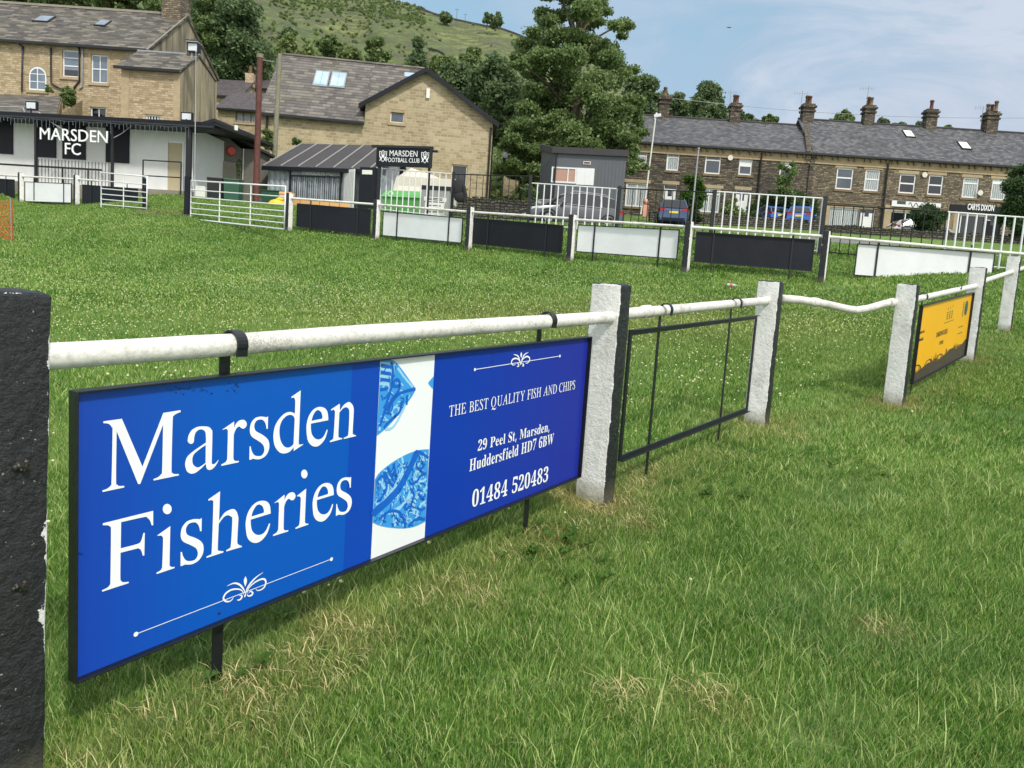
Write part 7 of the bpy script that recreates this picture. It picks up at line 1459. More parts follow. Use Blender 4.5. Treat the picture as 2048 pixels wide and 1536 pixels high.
mb = MB(); mb.fbox(f, -.17, .17, .37, .41, -.35, 0); mb.build('lid', M_['notice'], t, root=t)

# ------------------------------------------------------------------ pebbledash outbuilding and poles
EFm = FR(P(418, 320, 33.5), P(482, 330, 34.5), 0.); e_g = gz(-12, 34)-.5
eb = thing('pebbledash_outbuilding', P(470, 400, 34.5), 'dark pebbledashed outbuilding with a sloping roof and round red alarm box', 'outbuilding')
def pz(x, y, n=0): return EFm.uv(x, y, n)
ed = W_(EFm, 433, 320, 470, 398)
mb = MB(); poly = [(pz(418, 400)[0], e_g), (pz(540, 400)[0], e_g), pz(540, 300), pz(482, 297), pz(430, 253), pz(418, 250)]; mb.fpoly(EFm, poly, -4, 0); mb.build('wall', M_['pebble'], eb, root=eb)
mb = MB(); mb.fbox(EFm, ed[0], ed[1], e_g+.2, ed[3], .003, .05); do = mb.build('door', M_['concrete'], eb, root=eb)
mb = MB(); a, b, c, d = pz(424, 236), pz(512, 283), pz(530, 305), pz(428, 254)
for (p, q, th_) in ((pz(424, 238), pz(512, 274), .14), (pz(430, 255), pz(545, 312), .1)):
    mb.add([], []); A = [EFm.pt(p[0], p[1]-th_, .25), EFm.pt(q[0], q[1]-th_, .25), EFm.pt(q[0], q[1]-th_, -4), EFm.pt(p[0], p[1]-th_, -4)]; mb.hexa(A+[x_+np.array([0, 0, th_]) for x_ in A])
mb.build('roof', M_['felt_dark'], eb, root=eb)
u, v = pz(461, 302); mb = MB(); mb.tube([EFm.pt(u, v, 0), EFm.pt(u, v, .1), EFm.pt(u, v, .13)], [.2, .2, .16], 18); mb.build('alarm_box', M_['red'], eb, root=eb)
mb = MB(); u, v0_ = pz(483, 400); mb.tube([EFm.pt(u, e_g, .06), EFm.pt(u, pz(483, 297)[1], .06)], .03, 6); mb.build('pipe', M_['pole_white'], eb, root=eb)
for x, y in ((422, 254), (466, 257)): u, v = pz(x, y); mb = MB(); mb.fbox(EFm, u-.07, u+.07, v-.11, v+.11, .26, .34); mb.build('bulkhead_lamp', M_['notice'], eb, root=eb)
mb = MB(); mb.fbox(EFm, pz(484, 320)[0], pz(540, 320)[0], e_g, pz(500, 325)[1], .003, .06); mb.build('timber_panel', M_['pebble'], eb, root=eb)
t, top_ = pole(512, 396, 520, 110, 31.5, .13, 'rust', 'rusty_steel_pole', 'tall rusty brown steel pole beside the pebbledash outbuilding', 'pole', taper=.85)
mb = MB(); mb.tube([top_-[0, 0, .12], top_+[0, 0, .03]], .14, 10); mb.build('cap', M_['pole_wood'], t, root=t)
t, top2 = pole(548, 330, 560, 108, 36, .12, 'pole_wood', 'wooden_pole', 'weathered grey green wooden pole in front of the mossy roof', 'pole', taper=.85)
mb = MB(); mb.tube([top2-[0, 0, 1.5]+[-.14, 0, 0], top2-[0, 0, .2]+[-.12, 0, 0]], .03, 6); mb.build('cable_guard', M_['galv'], t, root=t)
cable([P(522, 119, 31.5), P(535, 122, 33.5), P(547, 123, 35.8)], .015, 'short white wire between the rusty pole and the wooden pole')

# ------------------------------------------------------------------ gabled stone building in the middle
GFm = FR(P(727, 252, 46.0), P(982, 252+22, 46.9), 0.)
# true horizontal line along the front: use two base points of equal height
g_g = gz(-5, 46)-2.0
def gp(x, y, n=0.): return GFm.uv(x, y, n)
gb_ = thing('gabled_building', P(855, 400, 46.5), 'sandy stone gabled building with a mossy tiled wing', 'building')
gu0, gu1 = gp(727, 300)[0], gp(983, 300)[0]; gl = gp(727, 204); gt = gp(853, 139); gr = gp(983, 229)
uA = gt[0]; vA = gt[1]; vL = gl[1]; vRr = vA-(gu1-uA)*(vA-vL)/(uA-gu0)*.98
w1 = W_(GFm, 781, 218, 808, 247); w2 = W_(GFm, 904, 328, 933, 372)
mb = MB(); 
mb.wall(GFm, gu0, gu1, g_g, vL-.02 if vL < vRr else vRr-.02, [w1, w2], .16)
vm = min(vL, vRr)-.02
mb.fpoly(GFm, [(gu0, vm), (gu1, vm), (gu1, vRr-.05), (uA, vA-.05), (gu0, vL-.05)], -.3, 0)
mb.fbox(GFm, gu0+.05, gu1-.35, g_g, vm, -10.5, -.3); mb.build('wall', M_['gable_stone'], gb_, root=gb_)
kw = dict(frame='cream_frame', surround=True, glass='glass')
window(GFm, w1, gb_, gb_, **kw); window(GFm, w2, gb_, gb_, frame='cream_frame', surround=True, glass='glass_dark')
GS = GFm.side(gu1, False); DPT = 6.6
w3 = [(1.4, 1.8, vRr-3.6, vRr-.9), (3.2, 3.6, vRr-3.6, vRr-.9)]
mb = MB(); mb.wall(GS, 0, DPT, g_g, vRr-.05, w3, .15); mb.build('side_wall', M_['gable_stone'], gb_, root=gb_)
for r in w3: window(GS, r, gb_, gb_, frame='cream_frame', surround=True, glass='glass_dark', sill='lintel', lintel='lintel')
mb = MB(); ov = .35
slL = (vA-vL)/(uA-gu0); 
slab(mb, GFm.pt(gu0-.35, vL-.35*slL, ov), GFm.pt(uA, vA, ov), GFm.pt(uA, vA, -DPT-4), GFm.pt(gu0-.35, vL-.35*slL, -DPT-4), .14)
slR = (vA-vRr)/(gu1-uA)
slab(mb, GFm.pt(uA, vA, ov), GFm.pt(gu1+.3, vRr-.3*slR, ov), GFm.pt(gu1+.3, vRr-.3*slR, -DPT-.2), GFm.pt(uA, vA, -DPT-.2), .14)
ro = mb.build('roof', M_['gable_roof'], gb_, root=gb_)
mb = MB()
for (a, b), (c, d) in (((gu0-.38, vL-.38*slL), (uA, vA)), ((uA, vA), (gu1+.33, vRr-.33*slR))): mb.fpoly(GFm, [(a, b-.24), (c, d-.24), (c, d+.05), (a, b+.05)], ov+.001, ov+.06)
mb.build('bargeboard', M_['black_board'], gb_, root=gb_)
mb = MB(); u, v = gp(856, 190); mb.fbox(GFm, u-.1, u+.1, v-.2, v+.35, .0, .12); mb.build('bird_box', M_['notice'], gb_, root=gb_)
pipe(GFm, [(gu1-.12, vRr-.4), (gu1-.12, g_g+2)], gb_, gb_, .08, .06)
# left wing with roof facing the viewer
lu0 = gp(521, 240)[0]; le = gp(620, 238)[1]; lr_z = P(700, 133, 51.0)[2]
mb = MB(); mb.wall(GFm, lu0, gu0-.002, g_g, le, [], .1); mb.fbox(GFm, lu0, gu0-.01, g_g, le, -9, -.1); mb.build('wing_wall', M_['gable_stone'], gb_, root=gb_)
mb = MB(); rd = -4.8; rr0 = P(570, 121, 50.8)
ur0 = float((rr0-GFm.o)@GFm.u); lr_z = rr0[2]
slab(mb, GFm.pt(lu0-.1, le, .35), GFm.pt(gu0, le, .35), GFm.pt(gu0, lr_z, rd), GFm.pt(ur0, lr_z, rd), .14); slab(mb, GFm.pt(gu0-.01, le+.5*(lr_z-le)*.0+.9, -.4), GFm.pt(gu1-1.5, le+.9, -.4), GFm.pt(gu1-4, lr_z, rd), GFm.pt(gu0-.01, lr_z, rd), .12)
mb.build('wing_roof', M_['gable_roof'], gb_, root=gb_)
mb = MB(); mb.tube([GFm.pt(ur0, lr_z+.02, rd), GFm.pt(gu1-4.1, lr_z+.02, rd)], .1, 6); mb.build('ridge', M_['gable_roof'], gb_, root=gb_)
gutter(GFm, lu0-.1, gu0-.02, le+.02, .3, gb_, gb_); pipe(GFm, [(gp(535, 240)[0], le), (gp(535, 240)[0], g_g+1)], gb_, gb_, .1, .07)
for x0, x1 in ((628, 658), (661, 692)): skyl(GFm, gb_, gb_, x0, 143+(x0-628)*.08, x1, 174+(x0-628)*.08, le, lr_z, 2*(4.8), mat='skylight', n0=.35, fm='galv', bars=1)
skyl(GFm, gb_, gb_, 808, 147, 830, 156, le, lr_z, 9.6, mat='skylight', n0=.35, fm='galv')
# cottages far behind on the left
def cottage(x0, y0, x1, y1, d, ridge_y, depth, label, win_px=None, wallm='gable_stone', roofm='brown_roof', chim_=None, gable_right=False):
    f = FR(P(x0, y0, d), P(x1, y0+(x1-x0)*.068, d), 0.); u0, v1 = f.uv(x0, y0); u1 = f.uv(x1, y0)[0]; vb_ = f.uv(x0, y1)[1]-3; zr = P((x0+x1)/2, ridge_y, d+depth/2)[2]
    t = thing('cottage', f.pt((u0+u1)/2, vb_), label, 'house'); holes = [W_(f, *w) for w in (win_px or [])]
    mb = MB(); mb.wall(f, u0, u1, vb_, v1, holes, .12); mb.fbox(f, u0, u1, vb_, v1, -depth, -.3)
    s_ = f.side(u1); mb.fpoly(s_, [(0, v1), (depth, v1), (depth/2, zr-.1)], -.2, 0); s2_ = f.side(u0); mb.fpoly(s2_, [(0, v1), (depth, v1), (depth/2, zr-.1)], -.2, 0)
    mb.build('wall', M_[wallm], t, root=t)
    mb = MB(); slab(mb, f.pt(u0-.2, v1, .3), f.pt(u1+.2, v1, .3), f.pt(u1+.2, zr, -depth/2), f.pt(u0-.2, zr, -depth/2)); slab(mb, f.pt(u0-.2, zr, -depth/2), f.pt(u1+.2, zr, -depth/2), f.pt(u1+.2, v1, -depth-.3), f.pt(u0-.2, v1, -depth-.3))
    mb.build('roof', M_[roofm], t, root=t); gutter(f, u0-.2, u1+.2, v1, .28, t, t)
    for h in holes: window(f, h, t, t, frame='lintel_dark', glass='curtain', bars=(.33, .66), lintel=None, sill='lintel')
    if chim_:
        u = f.uv(chim_, ridge_y)[0]; mb = MB(); mb.fbox(f, u-.4, u+.4, zr-.6, zr+.7, -depth/2-.3, -depth/2+.3); c = mb.build('chimney', M_[wallm], t, root=t); mb = MB(); p = f.pt(u, zr+.7, -depth/2); mb.tube([p, p+[0, 0, .7]], [.17, .14], 8); mb.build('chimney_pot', M_['terracotta'], c, root=t)
    return t
cottage(436, 218, 548, 262, 62, 186, 7, 'low stone cottage with brown tiled roof behind the rusty pole', [(471, 222, 516, 247)])
cottage(488, 176, 560, 200, 78, 161, 8, 'cottage roof half hidden behind the rusty pole', roofm='brown_roof')
cottage(400, 190, 478, 225, 72, 160, 7, 'small stone cottage with a red chimney pot behind the rendered gable', chim_=474, wallm='house_stone')
cottage(1010, 318, 1080, 372, 66, 290, 7, 'grey stone house glimpsed left of the grey blue cabin', [(1013, 304+14, 1027, 330)], wallm='gable_stone', roofm='slate_roof')

# ------------------------------------------------------------------ corrugated shed, doors, club name sign
SHF = FR(P(536, 340, 34.6), P(722, 353, 33.6), 0.); s_g = gz(-8, 34)-.4
def sp(x, y, n=0.): return SHF.uv(x, y, n)
sh_ = thing('corrugated_shed', P(640, 410, 34), 'grey corrugated metal shed with a dark ribbed felt roof', 'shed')
su0, su1 = sp(536, 350)[0], sp(742, 350)[0]; sv = sp(600, 335)[1]; svr = P(640, 292, 37.2)[2]
mb = MB(); k = su0; i = 0; step = .085
pts_ = []
while k < su1: pts_.append((k, .0 if i % 4 in (0, 1) else .045)); k += step*(.6 if i % 2 else 1.0); i += 1
for (a, na_), (b, nb_) in zip(pts_, pts_[1:]): mb.add([SHF.pt(a, s_g, na_), SHF.pt(b, s_g, nb_), SHF.pt(b, sv, nb_), SHF.pt(a, sv, na_)], [(0, 1, 2, 3)])
mb.fbox(SHF, su0, su1, s_g, sv-.02, -4.4, -.02); mb.build('wall', M_['corrugated'], sh_, root=sh_)
mb = MB(); slab(mb, SHF.pt(su0-.15, sv-.02, .25), SHF.pt(su1+.15, sv-.02, .25), SHF.pt(su1+.15, svr, -2.6), SHF.pt(su0+.15, svr, -2.6), .1); slab(mb, SHF.pt(su0+.15, svr, -2.6), SHF.pt(su1+.15, svr, -2.6), SHF.pt(su1+.15, sv, -4.6), SHF.pt(su0+.15, sv, -4.6), .1); ro = mb.build('roof', M_['felt'], sh_, root=sh_)
mb = MB()
for k in range(7):
    s_ = k/6*.97+.01; ub_ = su0-.15+(su1-su0+.3)*s_; ut_ = su0+.15+(su1-su0)*s_; a = SHF.pt(ub_, sv+.01, .25); b = SHF.pt(ut_, svr+.03, -2.6); mb.beam(a, b, .05, .04)
mb.build('roof_batten', M_['felt_seam'], ro, root=sh_)
mb = MB(); mb.fbox(SHF, su0-.15, su1+.15, sv-.2, sv-.03, .255, .3); mb.build('gutter', M_['black_board'], sh_, root=sh_)
# shutter frame with lettering
r = W_(SHF, 582, 336, 682, 412); mb = MB()
for a, b, c, d in ((r[0], r[0]+.06, s_g, r[3]), (r[1]-.06, r[1], s_g, r[3]), (r[0]+.06, r[1]-.06, r[3]-.06, r[3]), (r[0]+.06, r[1]-.06, r[3]-.36, r[3]-.31)): mb.fbox(SHF, a, b, c, d, .05, .11)
mb.build('shutter_frame', M_['black_iron'], sh_, root=sh_)
mb = MB(); mb.fbox(SHF, r[0]+.06, r[1]-.06, r[3]-.305, r[3]-.065, .051, .07); mb.build('name_board', M_['corrugated'], sh_, root=sh_)
tp = sp(606, 347); te = sp(663, 352); text_poly('MARSDEN FC', SHF, tp[0], r[3]-.28, .27, .075, .004, M_['white_text'], 'lettering', sh_, sh_, sx=(te[0]-tp[0])/(.25*6.2))
mb = MB(); k = r[0]+.12
while k < r[1]-.1: mb.fbox(SHF, k, k+.018, s_g+.2, r[3]-.37, .05, .062); k += .105
mb.build('shutter_bars', M_['black_iron'], sh_, root=sh_)
DO = FR(SHF.pt(sp(692, 350)[0], s_g, .1), SHF.pt(sp(692, 350)[0], s_g, .1)+SHF.u*.85+SHF.n*.45); mb = MB(); hh = sp(695, 341)[1]-DO.o[2]
mb.fbox(DO, 0, .72, .5, hh, 0, .05); 
do = mb.build('open_door', M_['door_white'], sh_, root=sh_); mb = MB()
for k in range(7): mb.fbox(DO, .05+k*.1, .06+k*.1, .5, hh-.1, .051, .06)
mb.build('door_ribs', M_['galv'], do, root=sh_)
r = W_(SHF, 720, 334, 747, 424, .5); mb = MB(); mb.fbox(SHF, r[0], r[1], s_g, r[3], -.2, .5); ca = mb.build('porch', M_['black_board'], sh_, root=sh_)
mb = MB(); mb.fbox(SHF, r[0]+.12, r[1]-.14, r[3]-.3, r[3]-.12, .501, .52); mb.build('name_plate', M_['notice'], ca, root=sh_)
mb = MB(); u_ = sp(752, 400)[0]; mb.fbox(SHF, u_-.12, u_+.12, s_g, s_g+2.4, -.3, -.1); mb.build('side_panel', M_['corrugated'], sh_, root=sh_)
mb = MB(); g = random.Random(2); u_, v_ = sp(750, 390, .2); f_ = SHF
for k in range(5): ribbon(mb, f_, [(u_-.09+.18*math.sin(t*2+k), v_-.35+k*.17+t*.05) for t in np.linspace(0, 2, 9)], .05, .2)
mb.build('scrawled_sign', M_['white_text'], sh_, root=sh_)
# club name sign on two posts (stands just in front of the railing)
NF = FR(P(754, 315, 25.6), P(866, 323, 25.2), 0.)
ns = thing('club_name_sign', P(810, 430, 25.4), 'black MARSDEN FOOTBALL CLUB name board with two badges on tall posts', 'sign')
q = [NF.uv(754, 294), NF.uv(865, 299), NF.uv(863, 336), NF.uv(753, 330)]; nu0, nu1 = (q[0][0]+q[3][0])/2, (q[1][0]+q[2][0])/2; nv0, nv1 = (q[2][1]+q[3][1])/2-.01, (q[0][1]+q[1][1])/2
mb = MB(); mb.fbox(NF, nu0, nu1, nv0, nv1, -.05, 0); mb.build('board', M_['black_board'], ns, root=ns)
mb = MB(); mb.fbox(NF, nu0-.012, nu0+.03, nv0-.02, nv1+.02, .0005, .02); mb.fbox(NF, nu1-.1, nu1+.012, nv0-.02, nv1+.02, .0005, .02); mb.fbox(NF, nu0-.19, nu1+.02, nv1+.001, nv1+.08, -.06, .03); mb.fbox(NF, nu1-.02, nu1+.15, nv1-.09, nv1-.02, -.12, -.06); mb.build('frame', M_['black_iron'], ns, root=ns)
nw = nu1-nu0; nh = nv1-nv0
tw = NF.uv(837, 310)[0]-NF.uv(777, 308)[0]; text_poly('MARSDEN', NF, nu0+nw*.225, nv0+nh*.56, .27, .004, .003, M_['white_text'], 'lettering', ns, ns, sx=nw*.53/(.27*4.62))
text_poly('FOOTBALL CLUB', NF, nu0+nw*.17, nv0+nh*.24, .2, .004, .003, M_['white_text'], 'lettering', ns, ns, sx=nw*.63/(.2*7.9))
for cx_ in (.115, .875):
    mb = MB(); c = nu0+nw*cx_; vc = nv0+nh*.55; w_ = nw*.065; h_ = nh*.62
    sh = [(c-w_, vc+h_*.42), (c-w_*.5, vc+h_*.36), (c, vc+h_*.48), (c+w_*.5, vc+h_*.36), (c+w_, vc+h_*.42), (c+w_*.95, vc), (c+w_*.6, vc-h_*.3), (c, vc-h_*.5), (c-w_*.6, vc-h_*.3), (c-w_*.95, vc)]
    ribbon(mb, NF, sh+[sh[0]], .022, .004)
    for k in (-.5, 0, .5): mb.sheet(NF, [(c+w_*k-.012, vc+.03), (c+w_*k+.012, vc+.03), (c+w_*k+.012, vc+h_*.36), (c+w_*k-.012, vc+h_*.36)], .0045)
    mb.sheet(NF, [(c+.052*math.cos(t), vc-.0+.052*math.sin(t)) for t in np.linspace(0, 6.28, 9)[:-1]], .0052)
    for s_ in (-1, 1): ribbon(mb, NF, [(c+s_*w_*.9, vc-h_*.42), (c+s_*w_*.2, vc-h_*.12)], .025, .0045); ribbon(mb, NF, [(c+s_*w_*.75, vc-h_*.05), (c+s_*w_*.4, vc-h_*.3)], .03, .0048)
    mb.build('badge', M_['white_text'], ns, root=ns)
for (xa, ya, xb, yb) in ((757, 335, 750, 445), (857, 335, 850, 440)):
    a = NF.uv(xa, ya); b = NF.uv(xb, yb); u = a[0]; mb = MB(); w_ = .05 if xa < 800 else .035
    mb.fbox(NF, u-w_, u+w_, b[1]-.3, nv1-.02, -.12, -.051); mb.build('post', M_['black_iron'], ns, root=ns)
# things behind the white railing: skip, bin, sheeted stack, boards, bag
def skipbox(x0, x1, ytop, ybot, d, label):
    a, b = P(x0, ybot, d), P(x1, ybot+(x1-x0)*.06, d-.3); f = FR(a, b, a[2]); w = f.L; h = f.uv(x0, ytop)[1]; t = thing('green_container', f.pt(w/2, 0), label, 'container'); mb = MB()
    mb.hexa([f.pt(.15, 0, 0), f.pt(w-.1, 0, 0), f.pt(w-.1, 0, -1.5), f.pt(.15, 0, -1.5), f.pt(0, h*.72, .1), f.pt(w, h*.72, .1), f.pt(w, h*.72, -1.6), f.pt(0, h*.72, -1.6)]); mb.build('body', M_['skip_green'], t, root=t)
    mb = MB(); mb.hexa([f.pt(-.05, h*.725, .15), f.pt(w+.05, h*.725, .15), f.pt(w+.05, h*.725, -1.65), f.pt(-.05, h*.725, -1.65), f.pt(.1, h, -.1), f.pt(w-.1, h, -.1), f.pt(w-.1, h, -1.5), f.pt(.1, h, -1.5)]); mb.build('lid', M_['skip_green'], t, root=t)
    mb = MB(); mb.tube([f.pt(.35+.1*math.cos(t_), h*.83+.08*math.sin(t_), .13) for t_ in np.linspace(0, 6.28, 13)], .016, 5); mb.build('emblem', M_['white_text'], t, root=t)
    mb = MB(); mb.fbox(f, .1, w*.45, -.25, .18, .02, .14); mb.build('base_board', M_['skip_red'], t, root=t)
skipbox(764, 842, 379, 432, 29.5, 'low green waste container with a faded red base behind the white railings')
t, f = obox('sheeted_stack', 850, 402, 33.5, 2.6, 1.5, 1.0, 'canvas', 'stack covered by a pale sheet behind the white railings', 'covered stack', -.05)
mb = MB(); a, b, c = f.pt(-1.45, .85, .1), f.pt(1.5, .35, .1), f.pt(-.6, 1.5, -.6)
mb.add([f.pt(-1.45, .2, .15), f.pt(-1.3, .9, .12), f.pt(-.75, 1.42, -.3), f.pt(.1, 1.2, -.3), f.pt(1.1, .85, -.2), f.pt(1.5, .25, .1), f.pt(0, .1, .2), f.pt(-.7, 1.35, -1.3), f.pt(1.0, .8, -1.3)], [(0, 6, 2, 1), (6, 3, 2), (6, 4, 3), (6, 5, 4), (2, 3, 7), (3, 4, 8, 7)]); mb.build('sheet', M_['canvas'], t, root=t)
t, f = obox('communal_bin', 868, 446, 27.2, 1.0, .8, 1.15, 'grey_bin', 'grey communal bin covered in white notices behind the railings', 'bin', -.04)
mb = MB(); mb.fbox(f, -.54, .54, 1.16, 1.28, -.85, .05); mb.build('lid', M_['felt_dark'], t, root=t)
for k, (u_, v_, w_, h_) in enumerate(((-.22, .75, .8, .14), (-.3, .42, .72, .28), (-.3, .08, .72, .26))):
    mb = MB(); mb.fbox(f, -w_/2, w_/2, v_, v_+h_, .022, .03); no = mb.build('notice', M_['notice'], t, root=t); mb = MB()
    for j in range(2): mb.fbox(f, -w_/2+.1, w_/2-.14, v_+h_*(.25+.35*j), v_+h_*(.25+.35*j)+.03, .031, .034)
    mb.build('print', M_['ink'], no, root=t)
t, f = obox('tarpaulin_box', 775, 362, 36, .9, .8, 1.5, 'galv', 'blue grey cabinet behind the left post of the club name sign', 'cabinet')
mb = MB(); mb.fbox(f, -.5, .5, 1.51, 1.6, -.85, .06); mb.build('lid', M_['galv'], t, root=t)
# boards and bag at shed foot
bl_ = SHF.shift(.35); r = W_(bl_, 582, 397, 700, 418); t = thing('plywood_boards', bl_.pt((r[0]+r[1])/2, r[2]), 'row of peach plywood boards leaning against the shed', 'boards'); n_ = 6
for k in range(n_):
    mb = MB(); a = r[0]+(r[1]-r[0])*k/n_; mb.fbox(bl_, a, a+(r[1]-r[0])/n_-.03, s_g+.1, r[3]-(.02*(k % 2)), 0, .03); mb.build('board', M_['peach'], t, root=t)
t = thing('yellow_bag', P(553, 422, 31), 'crumpled bright yellow sack beside the plywood crate', 'bag'); p = P(553, 420, 31); mb = MB(); mb.ball(tuple(p+[0, 0, .2]), .3, 12, 8, (1.2, .8, .75)); mb.ball(tuple(p+[.1, 0, .42]), .12, 8, 6, (1.4, .9, .6)); o = mb.build('sack', M_['yellow'], t, root=t)
mb = MB(); mb.tube([p+[.05, -.02, .44], p+[.12, -.02, .5]], .04, 8); mb.build('tied_neck', M_['yellow'], t, root=t)
t, f = obox('plywood_crate', 570, 414, 32, .5, .5, .62, 'peach', 'peach plywood crate behind the gate end by the yellow sack', 'crate')
mb = MB()
for v in (.08, .3, .52): mb.fbox(f, -.26, .26, v, v+.05, .021, .04)
mb.build('batten', M_['peach'], t, root=t)
t, f = obox('garden_table', 543, 404, 33, .9, .6, .45, 'green_bin', 'low dark green box under the rusty pole', 'box'); mb = MB(); mb.fbox(f, -.5, .5, .46, .5, -.65, .05); mb.build('lid', M_['green_bin'], t, root=t)
# jacket hung over a black railing post
p = P(918, 372, 24.2); t = thing('hanging_jacket', p, 'dark jacket hanging over the black railings', 'jacket'); mb = MB(); f = FR(p, p+GFm.u, p[2])
mb.ball(tuple(f.pt(0, -.05, .05)), .2, 12, 8, (1., .45, 1.5)); mb.ball(tuple(f.pt(.05, -.32, .06)), .2, 10, 7, (1.0, .4, 1.0)); mb.build('body', M_['felt_dark'], t, root=t); mb = MB(); mb.tube([f.pt(.13, 0, .1), f.pt(.22, -.3, .1), f.pt(.2, -.48, .1)], [.07, .06, .05], 8); mb.build('sleeve', M_['felt_dark'], t, root=t)
# ------------------------------------------------------------------ grey blue cabin
KF = FR(P(1107, 300, 42.0), P(1252, 312, 41.6), 0.); k_g = gz(4, 42)-.6
kb = thing('grey_cabin', P(1170, 445, 42), 'grey blue clad cabin with a white framed window under the big tree', 'cabin')
def kp(x, y, n=0.): return KF.uv(x, y, n)
ku0, ku1 = kp(1106, 350)[0], kp(1250, 350)[0]; kt = kp(1180, 302)[1]; kwn = W_(KF, 1104, 333, 1187, 369)
mb = MB(); mb.wall(KF, ku0, ku1, k_g, kt, [kwn], .08); 
KS = FR(KF.pt(ku0, 0, 0)+np.array([-.62, 5, 0]), KF.pt(ku0, 0, 0)); mb.fpoly(KS, [(0, k_g), (KS.L, k_g), (KS.L, kt+.02), (0, kt+1.1)], -.1, 0); mb.fbox(KF, ku0+.02, ku1-.05, k_g, kt-.02, -4.8, -.15)
mb.build('wall', M_['cladding'], kb, root=kb)
mb = MB(); k = ku0+.15
while k < ku1:
    if not (kwn[0]-.02 < k < kwn[1]+.02): mb.fbox(KF, k, k+.02, k_g, kt-.25, .001, .014)
    k += .19
k = .15
while k < KS.L: mb.fbox(KS, k, k+.02, k_g, kt-.25, .001, .014); k += .3
mb.build('cladding_rib', M_['cladding'], kb, root=kb)
mb = MB(); mb.fbox(KF, ku0-.12, ku1+.1, kt-.22, kt+.12, -.05, .16); mb.fpoly(KS, [(-.1, kt+.86), (KS.L, kt-.22), (KS.L, kt+.12), (-.1, kt+1.2)], -.05, .12); mb.fbox(KF, ku0, ku1, kt, kt+.05, -4.9, -.06); mb.build('roof_trim', M_['felt'], kb, root=kb)
um = (kwn[0]+kwn[1])/2+.05
w_ = window(KF, (kwn[0], um+.12, kwn[2], kwn[3]), kb, kb, n=-.03, fwid=.07, bars=(.62,), sill=None, lintel=None, glass='blind_tan')  if False else None
M_['blind_tan'] = pmat('tan_blind', srgb(176, 140, 122), .6, .08, 3)
window(KF, (kwn[0], um+.15, kwn[2], kwn[3]), kb, kb, n=-.03, fwid=.08, bars=(.66,), sill=None, lintel=None, glass='blind_tan')
mb = MB(); mb.fbox(KF, um+.152, kwn[1], kwn[2]-.05, kwn[3], -.06, .02); mb.fbox(KF, (um+kwn[1])/2+.05, (um+kwn[1])/2+.08, kwn[2], kwn[3], .021, .03); mb.build('window_shutter', M_['door_white'], kb, root=kb)
u, v = kp(1174, 326); mb = MB(); mb.fbox(KF, u-.2, u+.2, v-.08, v+.08, .02, .04); pl_ = mb.build('name_plate', M_['notice'], kb, root=kb); mb = MB(); mb.fbox(KF, u-.17, u+.17, v-.05, v+.05, .041, .045); mb.build('print', M_['terracotta'], pl_, root=kb)
pipe(KF, [(ku0+.12, kt-.2), (ku0+.1, k_g+.5)], kb, kb, .08, .045, mat='black_iron')
# dry stone wall
def drywall(pts, h, th_, label):
    t_ = MB()
    for (x0, y0, d0), (x1, y1, d1) in zip(pts, pts[1:]):
        a, b = P(x0, y0, d0), P(x1, y1, d1); f = FR(a, b, 0.); g0, g1 = gz(a[0], a[1]), gz(b[0], b[1])
        t_.fpoly(f, [(0, g0-.6), (f.L, g1-.6), (f.L, g1+h), (0, g0+h)], -th_, 0)
        k = 0; g = random.Random(7)
        while k < f.L-.1:
            w_ = g.uniform(.16, .34); hh = g.uniform(.12, .24); gg = g0+(g1-g0)*k/f.L; t_.fbox(f, k, min(f.L, k+w_-.02), gg+h+.001, gg+h+hh, -th_+.03, .02); k += w_
    return tag(t_.build('dry_stone_wall', M_['dry_stone']), label, 'stone wall')
drywall([(895, 432, 39.5), (980, 440, 39), (1080, 448, 38.5)], .95, .5, 'rough dry stone wall behind the black railings')
drywall([(1300, 437, 52.5), (1395, 444, 53), (1640, 462, 52.5)], .55, .35, 'low garden wall in front of the dark terraced houses')
drywall([(1650, 468, 51.5), (1900, 484, 50.5), (2080, 494, 50)], .35, .35, 'low kerb wall in front of the shops at the right')
# ------------------------------------------------------------------ roads
drape('road', M_['asphalt'], [tuple(P(1640, 489, 27.5)[:2]), tuple(P(2300, 540, 22.5)[:2]), tuple(P(2300, 500, 33)[:2]), tuple(P(1640, 477, 33.5)[:2])], 24, 8, .03, 'pale road surface beyond the railings at the right')
drape('car_park', M_['asphalt'], [tuple(P(930, 455, 33.5)[:2]), tuple(P(1640, 489, 29)[:2]), tuple(P(1640, 477, 33.5)[:2]), tuple(P(1000, 440, 39)[:2])], 24, 8, .03, 'worn asphalt under the grey car')
drape('car_park', M_['asphalt'], [tuple(P(1300, 470, 33)[:2]), tuple(P(1420, 474, 33)[:2]), tuple(P(1400, 444, 52)[:2]), tuple(P(1310, 440, 52)[:2])], 10, 20, .045, 'drive under the dark blue car')
drape('footpath', M_['dirt'], [tuple(P(255, 434, 25.5)[:2]), tuple(P(372, 434, 25.3)[:2]), tuple(P(372, 428, 26.6)[:2]), tuple(P(285, 428, 26.6)[:2])], 12, 5, .02, 'bare worn soil at the gate')

